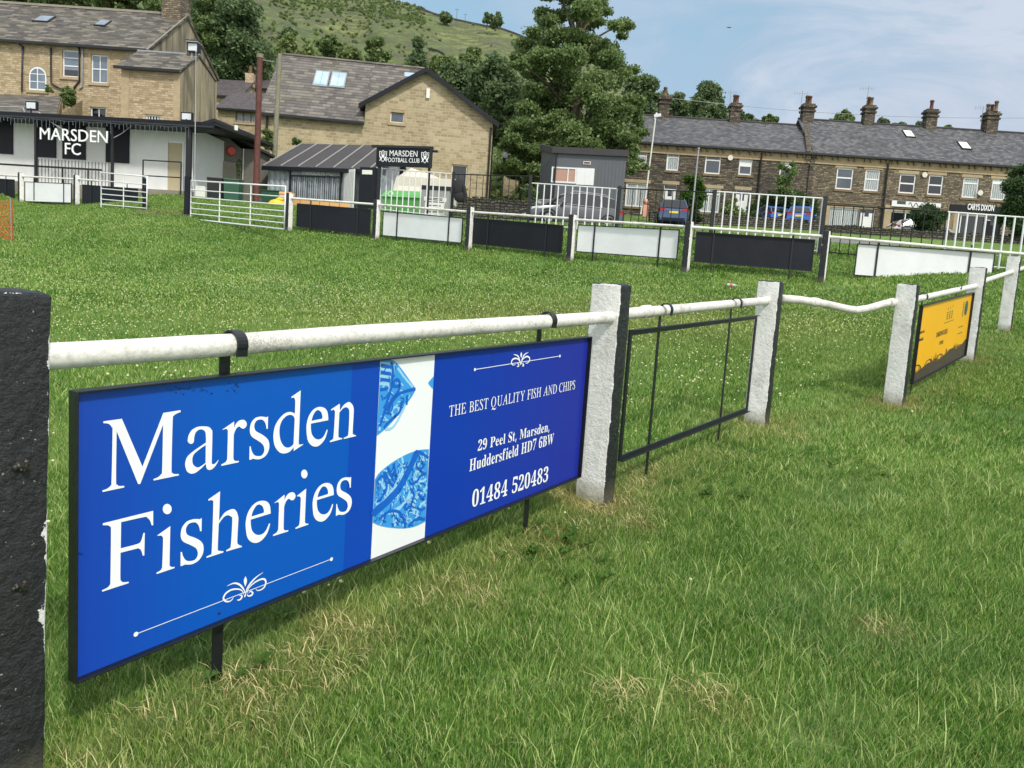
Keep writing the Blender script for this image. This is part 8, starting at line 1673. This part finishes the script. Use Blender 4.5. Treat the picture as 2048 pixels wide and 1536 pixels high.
# ------------------------------------------------------------------ vehicles
def car(base, yaw, L, Wd, H, paint, label, cat='car', belt=.62, estate=True, plate=None, rails=True):
    t = thing('parked_car', base, label, cat, 'cars parked beyond the railings')
    cx, sx_ = math.cos(yaw), math.sin(yaw); b = np.array(base)
    def T(x, y, z): x -= L/2; return b+np.array([x*cx-y*sx_, x*sx_+y*cx, z])
    w = Wd/2; zb = H*belt
    st = [(0, .32, H*.40, .80), (.06, .24, H*.46, .90), (.35, .20, H*.52, .97), (1.15, .20, H*.58, 1.), (1.4, .2, zb, 1.), (L*.62, .2, zb, 1.), (L-.55, .2, zb*1.02, 1.), (L-.12, .24, zb*.98, .95), (L, .34, H*.5, .86)]
    mb = MB(); rings = []
    for x, zl, zt, ws in st:
        rings.append([T(x, s_*w*ws*k, zl+(zt-zl)*q) for s_, k, q in ((1, .90, 0), (1, .98, .3), (1, 1., .62), (1, .93, 1.), (-1, .93, 1.), (-1, 1., .62), (-1, .98, .3), (-1, .90, 0))])
    V = [p for r in rings for p in r]; n = len(rings)
    fs = [(i*8+k, i*8+(k+1) % 8, (i+1)*8+(k+1) % 8, (i+1)*8+k) for i in range(n-1) for k in range(8)]+[tuple(range(8)), tuple(reversed(range((n-1)*8, n*8)))]
    mb.add(V, fs, False); bo = mb.build('body', M_[paint], t, root=t); md = bo.modifiers.new('b', 'BEVEL'); md.width = .05; md.segments = 3; md.limit_method = 'ANGLE'; md.angle_limit = R(22)
    for p_ in bo.data.polygons: p_.use_smooth = True
    gs = [(1.15, zb-.01, .86), (1.95, H*.955, .70), (2.6, H, .69), (L*.78, H*.985, .68), (L-.5, H*.93, .68), (L-.16, zb+.02, .84)] if estate else [(1.1, zb-.01, .86), (1.85, H*.95, .70), (2.4, H, .69), (L*.72, H*.97, .68), (L-.45, H*.86, .7), (L-.12, zb+.02, .82)]
    V = []
    for x, z_, k in gs: V += [T(x, w*k, z_), T(x, -w*k, z_)]
    low = [T(x, w*.9, zb-.02) for x, _, _ in gs]+[T(x, -w*.9, zb-.02) for x, _, _ in gs]
    m_ = len(gs); mb = MB(); mb.add(V+low, [(2*i, 2*i+1, 2*i+3, 2*i+2) for i in range(m_-1)]+[(2*i, 2*i+2, 2*m_+i+1, 2*m_+i) for i in range(m_-1)]+[(2*i+1, 3*m_+i, 3*m_+i+1, 2*i+3) for i in range(m_-1)])
    mb.build('windows', M_['car_glass'], t, root=t)
    mb = MB()
    for s_ in (1, -1): mb.tube([T(x, s_*(w*k+.012), z_-.02) for x, z_, k in gs[1:]]+[T(L-.5, s_*(w*.92), zb+.02), T(1.35, s_*w*.93, zb+.02)], .018, 5)
    mb.build('window_trim', M_['galv'], t, root=t)
    mb = MB(); e = .012
    for i in range(1, m_-2): (x0, z0_, k0), (x1, z1_, k1) = gs[i], gs[i+1]; mb.hexa([T(x0, w*k0+.01, z0_-.03), T(x1, w*k1+.01, z1_-.03), T(x1, -w*k1-.01, z1_-.03), T(x0, -w*k0-.01, z0_-.03), T(x0, w*k0+.005, z0_+.02), T(x1, w*k1+.005, z1_+.02), T(x1, -w*k1-.005, z1_+.02), T(x0, -w*k0-.005, z0_+.02)])
    for s_ in (1, -1):
        for (xa, za, ka), (xb, zb_, kb_) in ((gs[0], gs[1]), (gs[-1], gs[-2])): mb.beam(T(xa, s_*w*ka, za), T(xb, s_*w*kb_, zb_), .07, .06)
        for xm in (L*.50, L*.74): mb.beam(T(xm, s_*w*.905, zb), T(xm+.05, s_*w*.70, H*.96), .08, .03)
    mb.build('roof', M_[paint], t, root=t)
    for i, (x, s_) in enumerate(((.86, 1), (.86, -1), (L-.85, 1), (L-.85, -1))):
        mb = MB(); r = .34; c = T(x, s_*(w-.02), r); ax = T(x, s_*(w-.24), r)-c; mb.tube([c-ax*.06, c, c+ax, c+ax*1.02], [r*.93, r, r, r*.9], 20); wh = mb.build('wheel', M_['tyre'], t, root=t)
        mb = MB(); mb.tube([c-ax*.10, c+ax*.3], [.2, .23], 14); mb.build('rim', M_['rim'], wh, root=t)
        mb = MB(); mb.tube([T(x+.41*math.cos(a), s_*(w*.985), .34+.41*math.sin(a)) for a in np.linspace(0, math.pi, 11)], .035, 6); mb.build('wheel_arch', M_['black_board'], t, root=t)
    for s_ in (1, -1):
        mb = MB(); mb.hexa([T(.05, s_*w*.5, H*.40), T(.05, s_*w*.86, H*.40), T(.5, s_*w*.965, H*.45), T(.4, s_*w*.6, H*.45), T(.09, s_*w*.5, H*.47), T(.09, s_*w*.88, H*.47), T(.55, s_*w*.972, H*.515), T(.45, s_*w*.6, H*.515)]); mb.build('headlight', M_['head_light'], t, root=t)
        mb = MB(); mb.hexa([T(L+.01, s_*w*.50, zb*.82), T(L+.01, s_*w*.85, zb*.82), T(L-.35, s_*w*1.005, zb*.80), T(L-.35, s_*w*.9, zb*.8), T(L-.03, s_*w*.52, zb*.98), T(L-.03, s_*w*.88, zb*.98), T(L-.38, s_*w*.985, zb*.95), T(L-.38, s_*w*.9, zb*.95)]); mb.build('tail_light', M_['tail_light'], t, root=t)
        mb = MB(); c = T(1.55, s_*(w+.1), zb+.06); mb.ball(tuple(c), .12, 8, 6, (1, 1, .7)); mb.build('mirror', M_[paint], t, root=t)
        if rails: mb = MB(); mb.tube([T(2.0, s_*w*.66, H*.97), T(2.2, s_*w*.66, H*1.03), T(L-1.0, s_*w*.66, H*1.02), T(L-.7, s_*w*.66, H*.95)], .02, 6); mb.build('roof_rail', M_['galv'], t, root=t)
    mb = MB(); mb.hexa([T(-.015, -.26, .42), T(-.015, .26, .42), T(.05, .26, .42), T(.05, -.26, .42), T(-.015, -.26, .53), T(-.015, .26, .53), T(.05, .26, .53), T(.05, -.26, .53)]); mb.build('number_plate', M_['notice'], t, root=t)
    zp = zb*.68; mb = MB(); mb.hexa([T(L-.03, -.26, zp), T(L-.03, .26, zp), T(L+.03, .26, zp), T(L+.03, -.26, zp), T(L-.03, -.26, zp+.13), T(L-.03, .26, zp+.13), T(L+.02, .26, zp+.13), T(L+.02, -.26, zp+.13)]); mb.build('number_plate', M_['plate_yellow'], t, root=t)
    mb = MB(); mb.hexa([T(L-.05, -w*.7, .3), T(L-.05, w*.7, .3), T(L+.05, w*.7, .3), T(L+.05, -w*.7, .3), T(L-.05, -w*.75, .42), T(L-.05, w*.75, .42), T(L+.04, w*.75, .42), T(L+.04, -w*.75, .42)]); mb.build('bumper', M_['black_board'], t, root=t)
    return t
def onground(x, y, d): p = P(x, y, d); p[2] = gz(p[0], p[1]); return p
car(P(1140, 459, 36.5), R(20), 4.75, 1.86, 1.66, 'car_grey', 'dark grey sport utility car with pale roof rails behind the white railings')
car(P(1341, 457, 48.5), R(-98), 4.6, 1.88, 1.62, 'car_blue', 'slate blue estate car seen from behind on the drive')
car(P(1598, 458, 54.5), R(-112), 3.9, 1.75, 1.5, 'car_bright', 'bright blue hatchback parked in front of the hedge', estate=False, rails=False)
car(P(1534, 453, 55.2), R(-80), 3.8, 1.7, 1.35, 'car_bright', 'second bright blue car mostly hidden by the garden bush', estate=False, rails=False)
car(P(1838, 478, 55.0), R(176), 4.2, 1.8, 1.35, 'car_white', 'white car with red tail light half hidden by the round bush', estate=False, rails=False)
t, f = obox('hydrant_figure', 1290, 432, 52.8, .34, .3, .75, 'pink', 'small pink painted figure on the grass by the pale pole', 'garden figure')
mb = MB(); mb.ball(tuple(f.pt(0, .98, -.15)), .2, 10, 7); mb.build('head', M_['pink'], t, root=t); mb = MB(); mb.tube([f.pt(-.3, .1, -.1), f.pt(-.25, .6, -.1)], .06, 6); mb.build('arm', M_['notice'], t, root=t)
# dark blue bonnet beside the railing post (car behind the grey one)
car(P(1076, 455, 41.0), R(8), 4.3, 1.78, 1.45, 'purple', 'dark indigo car of which only the nose shows left of the grey car', rails=False)
# litter bottle
p = ground_hit(1463, 575); t = thing('plastic_bottle', p+[0, 0, .04], 'crushed plastic bottle with an orange label lying on the pitch', 'bottle'); mb = MB(); ux = np.array([.95, .3, 0.]); c = p+[0, 0, .05]
mb.tube([c-ux*.12, c-ux*.10, c+ux*.02, c+ux*.08, c+ux*.1, c+ux*.13], [.02, .036, .036, .03, .013, .013], 10); mb.build('body', M_['bottle'], t, root=t)
mb = MB(); mb.tube([c-ux*.075, c+ux*.0], [.038, .038], 10); mb.build('label', M_['skip_red'], t, root=t)
# orange mesh barrier at the left edge
OA, OB = P(-30, 478, 20.5), P(26, 478, 20.0); f = FR(OA, OB, 0.); f.o[2] = gz(OB[0], OB[1]); t = thing('mesh_barrier', f.pt(f.L*.7, 0), 'orange plastic mesh barrier at the left edge of the pitch', 'barrier'); mb = MB()
L_ = f.L+.0; H_ = 1.02
for k in range(26):
    u = -.9+k*.11; 
    for s_ in (1, -1):
        ua_, ub_ = u, u+s_*.75
        pts = [(max(-.9, min(L_, ua_+(ub_-ua_)*q)), .04+H_*q*1.0) for q in (0, .25, .5, .75, 1)]
        ribbon(mb, f, [(a+.02*math.sin(b*9), b) for a, b in pts], .017, .0)
mb.build('mesh', M_['orange'], t, root=t)
mb = MB(); mb.tube([f.pt(L_-.02, -.2, .02), f.pt(L_-.06, 1.12, .02)], .012, 6); mb.build('stake', M_['galv'], t, root=t)
# bird in the sky, overhead wire
t = thing('bird', P(1458, 55, 70), 'tiny dark bird gliding in the sky', 'bird'); c = P(1458, 55, 70); mb = MB()
mb.tube([c-cright*.2, c-cright*.1, c+cright*.1, c+cright*.22], [.01, .04, .04, .008], 6); mb.build('body', M_['felt_dark'], t, root=t)
mb = MB(); mb.add([c, c+cright*.02+cup*.05-cright*.35, c+cright*.12], [(0, 1, 2)]); mb.add([c, c+cright*.3+cup*.02, c+cright*.12+cup*.03], [(0, 1, 2)]); mb.build('wings', M_['felt_dark'], t, root=t)
mb = MB(); w0, w1_ = P(1300, 192, 75), P(2300, 232, 62); pts = [w0+(w1_-w0)*k/14-np.array([0, 0, .9*math.sin(math.pi*k/14)]) for k in range(15)]; mb.tube(pts, .022, 4)
tag(mb.build('overhead_wire', M_['cable']), 'thin overhead wire crossing the sky above the terrace', 'wire')

# ------------------------------------------------------------------ trees and plants
def leaf_cloud(lobes, n, size, seed, squash=.8, inner=.35):
    g = np.random.default_rng(seed); lobes = np.array(lobes, float); w = lobes[:, 3]**2; w = w/w.sum()
    k = g.choice(len(lobes), n, p=w); c = lobes[k, :3]; r = lobes[k, 3]
    d = g.normal(size=(n, 3)); d /= np.linalg.norm(d, axis=1)[:, None]
    rr = r*(inner+(1-inner)*g.random(n)**.45)*(1+.16*g.normal(size=n)); p = c+d*rr[:, None]*np.array([1, 1, squash])+g.normal(size=(n, 3))*(r*.10)[:, None]
    nrm = d*.35+g.normal(size=(n, 3))*.7+np.array([0, 0, .4]); nrm /= np.linalg.norm(nrm, axis=1)[:, None]
    a = np.cross(nrm, g.normal(size=(n, 3))); a /= np.linalg.norm(a, axis=1)[:, None]; b = np.cross(nrm, a)
    s = size*(.55+.8*g.random(n)); a = a*s[:, None]; b = b*(s*.62)[:, None]
    V = np.stack([p-a*.5, p-b*.5+a*.05, p+a*.5, p+b*.5+a*.05], 1).reshape(-1, 3); q = np.arange(n*4).reshape(-1, 4)
    return V, q
def crown_lobes(c, rx, ry, rz, n, seed, shape='round', lr=.32):
    g = np.random.default_rng(seed); out = []
    for i in range(n):
        h = g.uniform(-1, 1); ang = g.uniform(0, 2*math.pi)
        if shape == 'round': wd = math.sqrt(max(0, 1-h*h))
        elif shape == 'cone': wd = (1-h)/2*1.05
        elif shape == 'tall': wd = [1.0, .95, .8, .62, .35][min(4, int((h+1)/2*5))]
        rad = wd*math.sqrt(g.uniform(.12, 1.))*.86
        s = lr*(.65+.6*g.random())*min(rx, rz)*(1 if shape != 'cone' else .75)
        out.append((c[0]+rad*rx*math.cos(ang), c[1]+rad*ry*math.sin(ang), c[2]+h*rz*.86, s))
    m = min(rx, rz)
    for i in range(4): out.append((c[0]+g.uniform(-.3, .3)*rx, c[1]+g.uniform(-.3, .3)*ry, c[2]+(g.uniform(-.45, .35) if shape == 'round' else g.uniform(-.8, -.1))*rz, m*.52))
    return out
def tree(name, label, cx, cy, d, wpx, hpx, mat, n, size, seed, shape='round', nl=26, lr=.34, trunk=True, cat='tree', group=None, ybase=None, squash=.8, extra=None, inner=.35):
    n = int(n*1.5); size *= .8; c = P(cx, cy, d); k = d/F; rx = wpx*k/2; rz = hpx*k/2
    base = c.copy(); base[2] = (P(cx, ybase, d)[2] if ybase else c[2]-rz*1.15)
    lob = crown_lobes(c, rx, min(rx, 7.), rz, nl, seed, shape, lr)+(extra or [])
    t = thing(name, base, label, cat, group); V, q = leaf_cloud(lob, n, size, seed+1, squash, inner); V = V-base
    me = fast_mesh('crown', V, q, M_[mat]); o = bpy.data.objects.new('crown', me); col.objects.link(o); o.parent = t
    if trunk:
        g = random.Random(seed); mb = MB(); tr = max(.06, min(.45, rx*.09)); topz = c+[0, 0, rz*.55]
        mb.tube([base-[0, 0, .5], base+(c-base)*.5, c, topz], [tr*1.3, tr, tr*.7, tr*.25], 8)
        for L_ in g.sample(lob, min(len(lob), 12)):
            s_ = base+(topz-base)*g.uniform(.25, .8); e = np.array(L_[:3]); m_ = (s_+e)/2+[0, 0, g.uniform(.0, .1)*rz]; mb.tube([s_, m_, e], [tr*.42, tr*.28, tr*.1], 6)
        mb.build('trunk', M_['bark'], t, root=t)
    return t
# the big tree behind the cabin: an upright leader and broad lower skirts
bx = []
for (x, y, r) in ((1130, 0, 42), (1190, 12, 40), (1090, 40, 36), (1225, 50, 30), (1150, 70, 55), (1080, 105, 44), (1210, 110, 48), (1050, 120, 26), (1238, 150, 32), (1140, 150, 60), (1070, 190, 52), (1200, 200, 60), (1250, 215, 34), (1130, 240, 62),
                  (1045, 245, 40), (1080, 300, 52), (1180, 290, 62), (1245, 285, 42), (1268, 320, 26), (1040, 315, 38), (1120, 335, 48), (1215, 330, 44), (1150, -40, 40), (1100, -20, 28), (1275, 260, 20), (1030, 290, 30), (1020, 335, 26), (1060, 370, 34), (1100, 380, 34)):
    g = random.Random(int(x*7+y)); 
    for j in range(9):
        dd = 52+g.uniform(-3.2, 3.2); a = g.uniform(0, 6.28); q_ = g.uniform(0, 1.05)*r
        p = P(x+q_*math.cos(a), y+q_*math.sin(a), dd); bx.append((*p, r*g.uniform(.3, .62)*52/F))
base = P(1150, 432, 52); t = thing('sycamore_tree', base, 'biggest broadleaf tree rising above the grey cabin, its top out of frame', 'tree'); V, q = leaf_cloud(bx, 170000, .215, 77, .5, .1)
me = fast_mesh('crown', V-base, q, M_['leaf_tree']); o = bpy.data.objects.new('crown', me); col.objects.link(o); o.parent = t
mb = MB(); mb.tube([base-[0, 0, 1], P(1150, 330, 52), P(1152, 200, 52), P(1160, 60, 52), P(1160, -40, 52)], [.5, .42, .32, .16, .06], 10); g = random.Random(3)
for L_ in g.sample(bx, 46):
    e = np.array(L_[:3]); s_ = P(1152, 60, 52)*0+np.array([P(1152, 100, 52)[0], P(1152, 100, 52)[1], max(base[2]+2.5, e[2]-g.uniform(1.2, 3.5))]); mb.tube([s_, (s_+e)/2+[0, 0, .3], e], [.12, .08, .03], 6)
mb.build('trunk', M_['bark'], t, root=t)
TG = 'trees behind the gabled building and terrace'
tree('broadleaf_tree', 'dark dense tree just right of the gabled roof', 985, 215, 62, 130, 190, 'leaf_dark', 15000, .42, 1, nl=40, group=TG, ybase=380)
tree('broadleaf_tree', 'dark tree peeping over the right slope of the gable', 915, 175, 66, 90, 90, 'leaf_dark', 7000, .42, 2, nl=22, group=TG, ybase=330)
tree('broadleaf_tree', 'tree filling the gap between the big tree and the terrace chimney', 1285, 220, 72, 95, 130, 'leaf_dark', 11000, .42, 4, nl=30, group=TG, ybase=340)
tree('broadleaf_tree', 'low tree between the gabled building and the cabin', 1045, 320, 58, 62, 80, 'leaf_light', 5000, .3, 5, nl=18, group=TG, ybase=420)
tree('broadleaf_tree', 'huge dense tree behind the rendered gable, taller than the roof ridge', 455, 75, 80, 170, 200, 'leaf_dark', 26000, .5, 6, nl=60, lr=.28, group=TG, ybase=260)
tree('broadleaf_tree', 'dense tree right behind the rusty and wooden poles', 490, 165, 84, 130, 120, 'leaf_dark', 15000, .5, 7, nl=40, lr=.3, group=TG, ybase=260)
tree('broadleaf_tree', 'tree just behind the chimney of the long stone house', 415, 60, 78, 70, 130, 'leaf_tree', 9000, .5, 8, nl=26, group=TG, ybase=220)
for i, (x, y, w_, h_) in enumerate(((30, -25, 130, 90), (130, -15, 120, 80), (230, -8, 130, 70), (320, 5, 110, 70), (-60, -30, 120, 90))):
    tree('woodland_tree', ['tree top showing above the far left end of the stone ridge', 'tree top above the left roof window', 'tree top above the middle of the stone ridge', 'tree top left of the house chimney', 'tree top outside the left edge'][i], x, y, 95, w_, h_, 'leaf_tree', 6500, .6, 30+i, nl=24, group='trees showing above the stone house roof', ybase=120)
HG = 'trees on the lower hillside'
for i, (x, y, w_, h_, m_, d_, lab_) in enumerate(((835, 112, 62, 88, 'leaf_dark', 110, 'pointed dark tree above the middle roof ridge'), (620, 118, 70, 46, 'leaf_light', 100, 'light green bush above the left end of the mossy roof'), (700, 108, 60, 44, 'leaf_light', 110, 'light green bush above the paired skylights'),
    (755, 105, 64, 50, 'leaf_tree', 115, 'mid green tree left of the pointed dark tree'), (572, 100, 50, 60, 'leaf_light', 100, 'light tree beside the wooden pole top'), (660, 92, 54, 40, 'leaf_tree', 125, 'small tree higher up above the mossy roof'), (885, 140, 56, 54, 'leaf_light', 105, 'bush right of the pointed dark tree'),
    (945, 120, 60, 44, 'leaf_light', 120, 'sparse scrub tree on the slope above the gable'), 
    (575, 68, 40, 24, 'leaf_dark', 150, 'scrub bush near the huge left tree'))):
    tree('hillside_tree', lab_, x, y, d_, w_, h_, m_, 3200, .7, 50+i, nl=16, shape='cone' if i == 0 else 'round', group=HG)
tree('ridge_tree', 'round dark tree standing on the hill skyline', 893, 33, 230, 40, 25, 'leaf_dark', 1500, 1.1, 70, nl=12, group='trees on the skyline')
tree('ridge_tree', 'left tree of the pair on open skyline ground', 975, 38, 225, 20, 22, 'leaf_dark', 900, 1.0, 71, nl=8, group='trees on the skyline', ybase=55)
tree('ridge_tree', 'right, larger tree of the pair on the skyline', 992, 40, 225, 32, 30, 'leaf_dark', 1400, 1.0, 72, nl=10, group='trees on the skyline', ybase=58)
tree('pine_tree', 'tall dark evergreen standing over the terrace roofs', 1414, 212, 82, 78, 96, 'leaf_dark', 15000, .42, 80, shape='tall', nl=46, lr=.34, ybase=290)
for i, (x, y, w_, h_) in enumerate(((1345, 205, 50, 36), (1382, 222, 50, 30), (1470, 243, 34, 24), (1540, 246, 26, 18), (1497, 243, 22, 16), (1688, 244, 44, 26), (1762, 252, 34, 18), (1800, 256, 30, 14), (1845, 256, 34, 14), (1900, 262, 30, 12))):
    tree('distant_tree', ['hazy tree mass left of the tall evergreen', 'bushy tree at the foot of the tall evergreen', 'small tree right of the second chimney', 'little round tree behind the ridge of the left terrace', 'tree beside the distant gable on the skyline', 'rounded tree behind the ridge right of the party wall', 'tree behind the ridge left of the fourth chimney', 'low tree top right of the fourth chimney', 'low tree top left of the fifth chimney', 'faint tree top right of the fifth chimney'][i],
         x, y-3, 95+i, w_*1.35, h_*1.35, 'leaf_tree' if i % 2 else 'leaf_dark', 2200, .5, 90+i, nl=12, group='tree tops behind the terrace', trunk=True)
cottage(1498, 240, 1518, 262, 110, 234, 8, 'distant stone house with a pointed roof behind the left terrace', wallm='terrace_stone', roofm='slate_roof')
PG = 'garden shrubs in front of the terrace'
tree('conifer_bush', 'egg shaped green conifer in front of the second house', 1383, 392, 53.5, 50, 84, 'leaf_conifer', 12000, .2, 110, shape='round', nl=26, lr=.4, group=PG, ybase=440, cat='shrub')
tree('small_tree', 'slender small tree hiding the third house window', 1574, 362, 54.5, 52, 92, 'leaf_tree', 2600, .24, 111, nl=16, group=PG, ybase=450, inner=.1)
tree('garden_bush', 'yellow green bush in front of the white door', 1462, 420, 54, 44, 46, 'leaf_light', 2600, .22, 112, nl=12, group=PG, cat='shrub', trunk=False)
tree('garden_bush', 'bush covering the right side of the second bright blue car', 1562, 436, 53.6, 34, 40, 'leaf_hedge', 1600, .22, 130, nl=12, group=PG, cat='shrub', trunk=False)
tree('garden_bush', 'bush covering the left side of the second bright blue car', 1506, 437, 53.6, 30, 36, 'leaf_hedge', 1400, .22, 131, nl=12, group=PG, cat='shrub', trunk=False)
tree('garden_hedge', 'dark overgrown hedge behind the bright blue cars', 1570, 420, 57.0, 150, 62, 'leaf_hedge', 9000, .26, 113, nl=40, lr=.5, group=PG, cat='hedge', trunk=False)
tree('garden_bush', 'round dark green bush in front of the white shop fascia', 1850, 442, 52.5, 78, 62, 'leaf_hedge', 7500, .22, 114, nl=24, lr=.4, group=PG, cat='shrub', trunk=True)
tree('garden_tree', 'leafy tree cut by the right edge of the photo', 2048, 400, 50, 100, 150, 'leaf_hedge', 12000, .26, 115, nl=36, group=PG, ybase=480)
tree('garden_bush', 'dark shrub under the lamp post', 1392, 432, 52.6, 40, 22, 'leaf_hedge', 1400, .2, 116, nl=10, group=PG, cat='shrub', trunk=False)
tree('garden_bush', 'low shrub strip along the front of the wide shop window', 1700, 462, 53, 90, 14, 'leaf_hedge', 1800, .2, 117, nl=14, lr=.9, group=PG, cat='shrub', trunk=False)
tree('climbing_plant', 'green climber on the stone house between the drainpipes', 137, 196, 44.4, 34, 42, 'leaf_tree', 2200, .16, 120, nl=12, cat='climber', trunk=False)
tree('climbing_plant', 'small tuft of weeds at the sill of the arched window', 97, 178, 44.6, 22, 16, 'leaf_tree', 600, .14, 121, nl=6, cat='climber', trunk=False)
tree('climbing_plant', 'small climber beside the door of the pebbledashed outbuilding', 478, 334, 33.8, 12, 38, 'leaf_dark', 500, .1, 122, nl=8, cat='climber', trunk=False)
tree('shrub', 'light green shrub between the two tall poles above the shed roof', 537, 282, 38, 34, 46, 'leaf_light', 2000, .18, 123, nl=10, cat='shrub', trunk=True, ybase=330)
tree('shrub', 'low shrub top showing over the shed roof', 590, 284, 39, 40, 14, 'leaf_light', 900, .16, 124, nl=8, cat='shrub', trunk=False)
tree('shrub', 'weedy shrub behind the black railings left of the car', 1065, 395, 43, 40, 60, 'leaf_dark', 1800, .2, 125, nl=12, cat='shrub', trunk=False)

# ------------------------------------------------------------------ hill behind
sky_px = [(-500, -330), (0, -215), (300, -130), (480, -75), (620, -30), (760, -6), (830, 10), (880, 30), (940, 44), (1000, 55), (1040, 70), (1100, 98), (1180, 125), (1260, 160), (1310, 182), (1340, 196), (1400, 204), (1450, 216), (1500, 236), (1560, 249), (1640, 254), (1760, 262), (1900, 274), (2048, 290), (2600, 330)]
xs = np.array([p[0] for p in sky_px], float); ysk = np.array([p[1] for p in sky_px], float)
NX, NT = 240, 110; cols_x = np.linspace(-500, 2600, NX); Vh = []
gh = np.random.default_rng(9)
for j in range(NT):
    t = j/(NT-1)
    for i, cxp in enumerate(cols_x):
        ys_i = np.interp(cxp, xs, ysk); dr = np.interp(cxp, [-500, 700, 1050, 1400, 2600], [250, 260, 235, 230, 230])
        base_ = P(cxp, 440+.068*(cxp-1024), 64); top_ = P(cxp, ys_i, dr)
        b2_ = base_.copy(); b2_[2] = zE+.2
        p = b2_+(top_-b2_)*t; prof = t**1.18; p[2] = b2_[2]+(top_[2]-b2_[2])*prof
        p[2] += (1.6*math.sin(cxp*.017+t*9)+1.1*math.sin(cxp*.041-t*17)+.6*math.sin(cxp*.09+t*31))*math.sin(math.pi*t)*1.1
        Vh.append(p)
Vh = np.array(Vh); last = Vh[-NX:].copy(); back = last+np.array([0, 60, -6.]); Vh = np.vstack([Vh, back])
ii = (np.arange(NT)[:, None]*NX+np.arange(NX-1)[None]).ravel(); Qh = np.stack([ii, ii+1, ii+1+NX, ii+NX], -1)
me = fast_mesh('hillside', Vh, Qh, M_['moor']); me.polygons.foreach_set('use_smooth', np.ones(len(Qh), bool)); o = bpy.data.objects.new('hillside', me); col.objects.link(o); tag(o, 'moorland hill of grass, heather and scrub behind the village', 'hill', kind='structure')
def hill_pt(cxp, t):
    i = np.clip(np.searchsorted(cols_x, cxp), 1, NX-1); j = int(t*(NT-1)); a = Vh[j*NX+i-1]; b = Vh[j*NX+i]; f_ = (cxp-cols_x[i-1])/(cols_x[i]-cols_x[i-1]); return a+(b-a)*f_
# gritstone walls on the hill, skyline poles
def hwall(pts, label):
    mb = MB(); q = [hill_pt(x, t) for x, t in pts]; fine = []
    for a, b in zip(pts, pts[1:]): fine += [hill_pt(a[0]+(b[0]-a[0])*k/6, a[1]+(b[1]-a[1])*k/6) for k in range(6)]
    for a, b in zip(fine, fine[1:]): mb.beam(a+[0, 0, .1], b+[0, 0, .1], .4, .9)
    tag(mb.build('field_wall', M_['dry_stone']), label, 'field wall', 'field walls on the hill')
hwall([(840, .985), (1000, .985), (1060, .985)], 'dark stone wall along the skyline by the paired trees'); hwall([(860, .60), (940, .52), (1030, .47)], 'stone wall running down the slope towards the big tree')
for i, (x, h_) in enumerate(((913, 3.6), (930, 2.6))):
    p = hill_pt(x, .99); mb = MB(); mb.tube([p, p+[0, 0, h_]], .09, 6); mb.beam(p+[-.6, 0, h_*.93], p+[.6, 0, h_*.93], .1, .1); tag(mb.build('telegraph_pole', M_['pole_wood']), ['taller telegraph pole on the skyline', 'shorter telegraph pole on the skyline'][i], 'pole')
# scrub and wood on the hill: nobody could count it
src = []
for i in range(5):
    lob = crown_lobes((0, 0, 0), 1.5, 1.5, 1.1, 9, 200+i, 'round', .5); V, q = leaf_cloud(lob, 420, .42, 210+i); me = fast_mesh('scrub_bush', V, q, M_['leaf_dark' if i < 1 else 'leaf_light']); src.append(bpy.data.objects.new('scrub_bush', me))
pts, scl = [], []
for k in range(38000):
    x = gh.uniform(-300, 2300); t = gh.uniform(.02, 1.0); n_ = math.sin(x*.013+t*7)+math.sin(x*.031-t*13+2)+.8*math.sin(x*.07+t*23)
    dens = .06
    if t > .70 and 430 < x < 850: dens = .9*min(1, (t-.70)*7)
    if t < .36: dens = max(dens, .8)
    elif t < .5: dens = max(dens, .3)
    if n_ > 1.2: dens = max(dens, .3 if t < .8 else .15)
    if x > 860 and t > .4: dens *= .12
    if gh.random() < dens: p = hill_pt(x, t); pts.append(p+[0, 0, .3]); scl.append(gh.uniform(.3, 1.0)*(1.6 if t < .36 else .55))
pts = np.array(pts); n_ = len(pts)
scatter('hillside_scrub', pts, np.stack([np.zeros(n_), np.zeros(n_), gh.random(n_)*6.28], -1), np.array(scl), src, 'scrub and scattered small trees covering the hillside', 'scrub')
for o in bpy.data.objects:
    if 'base' in o.keys(): del o['base']
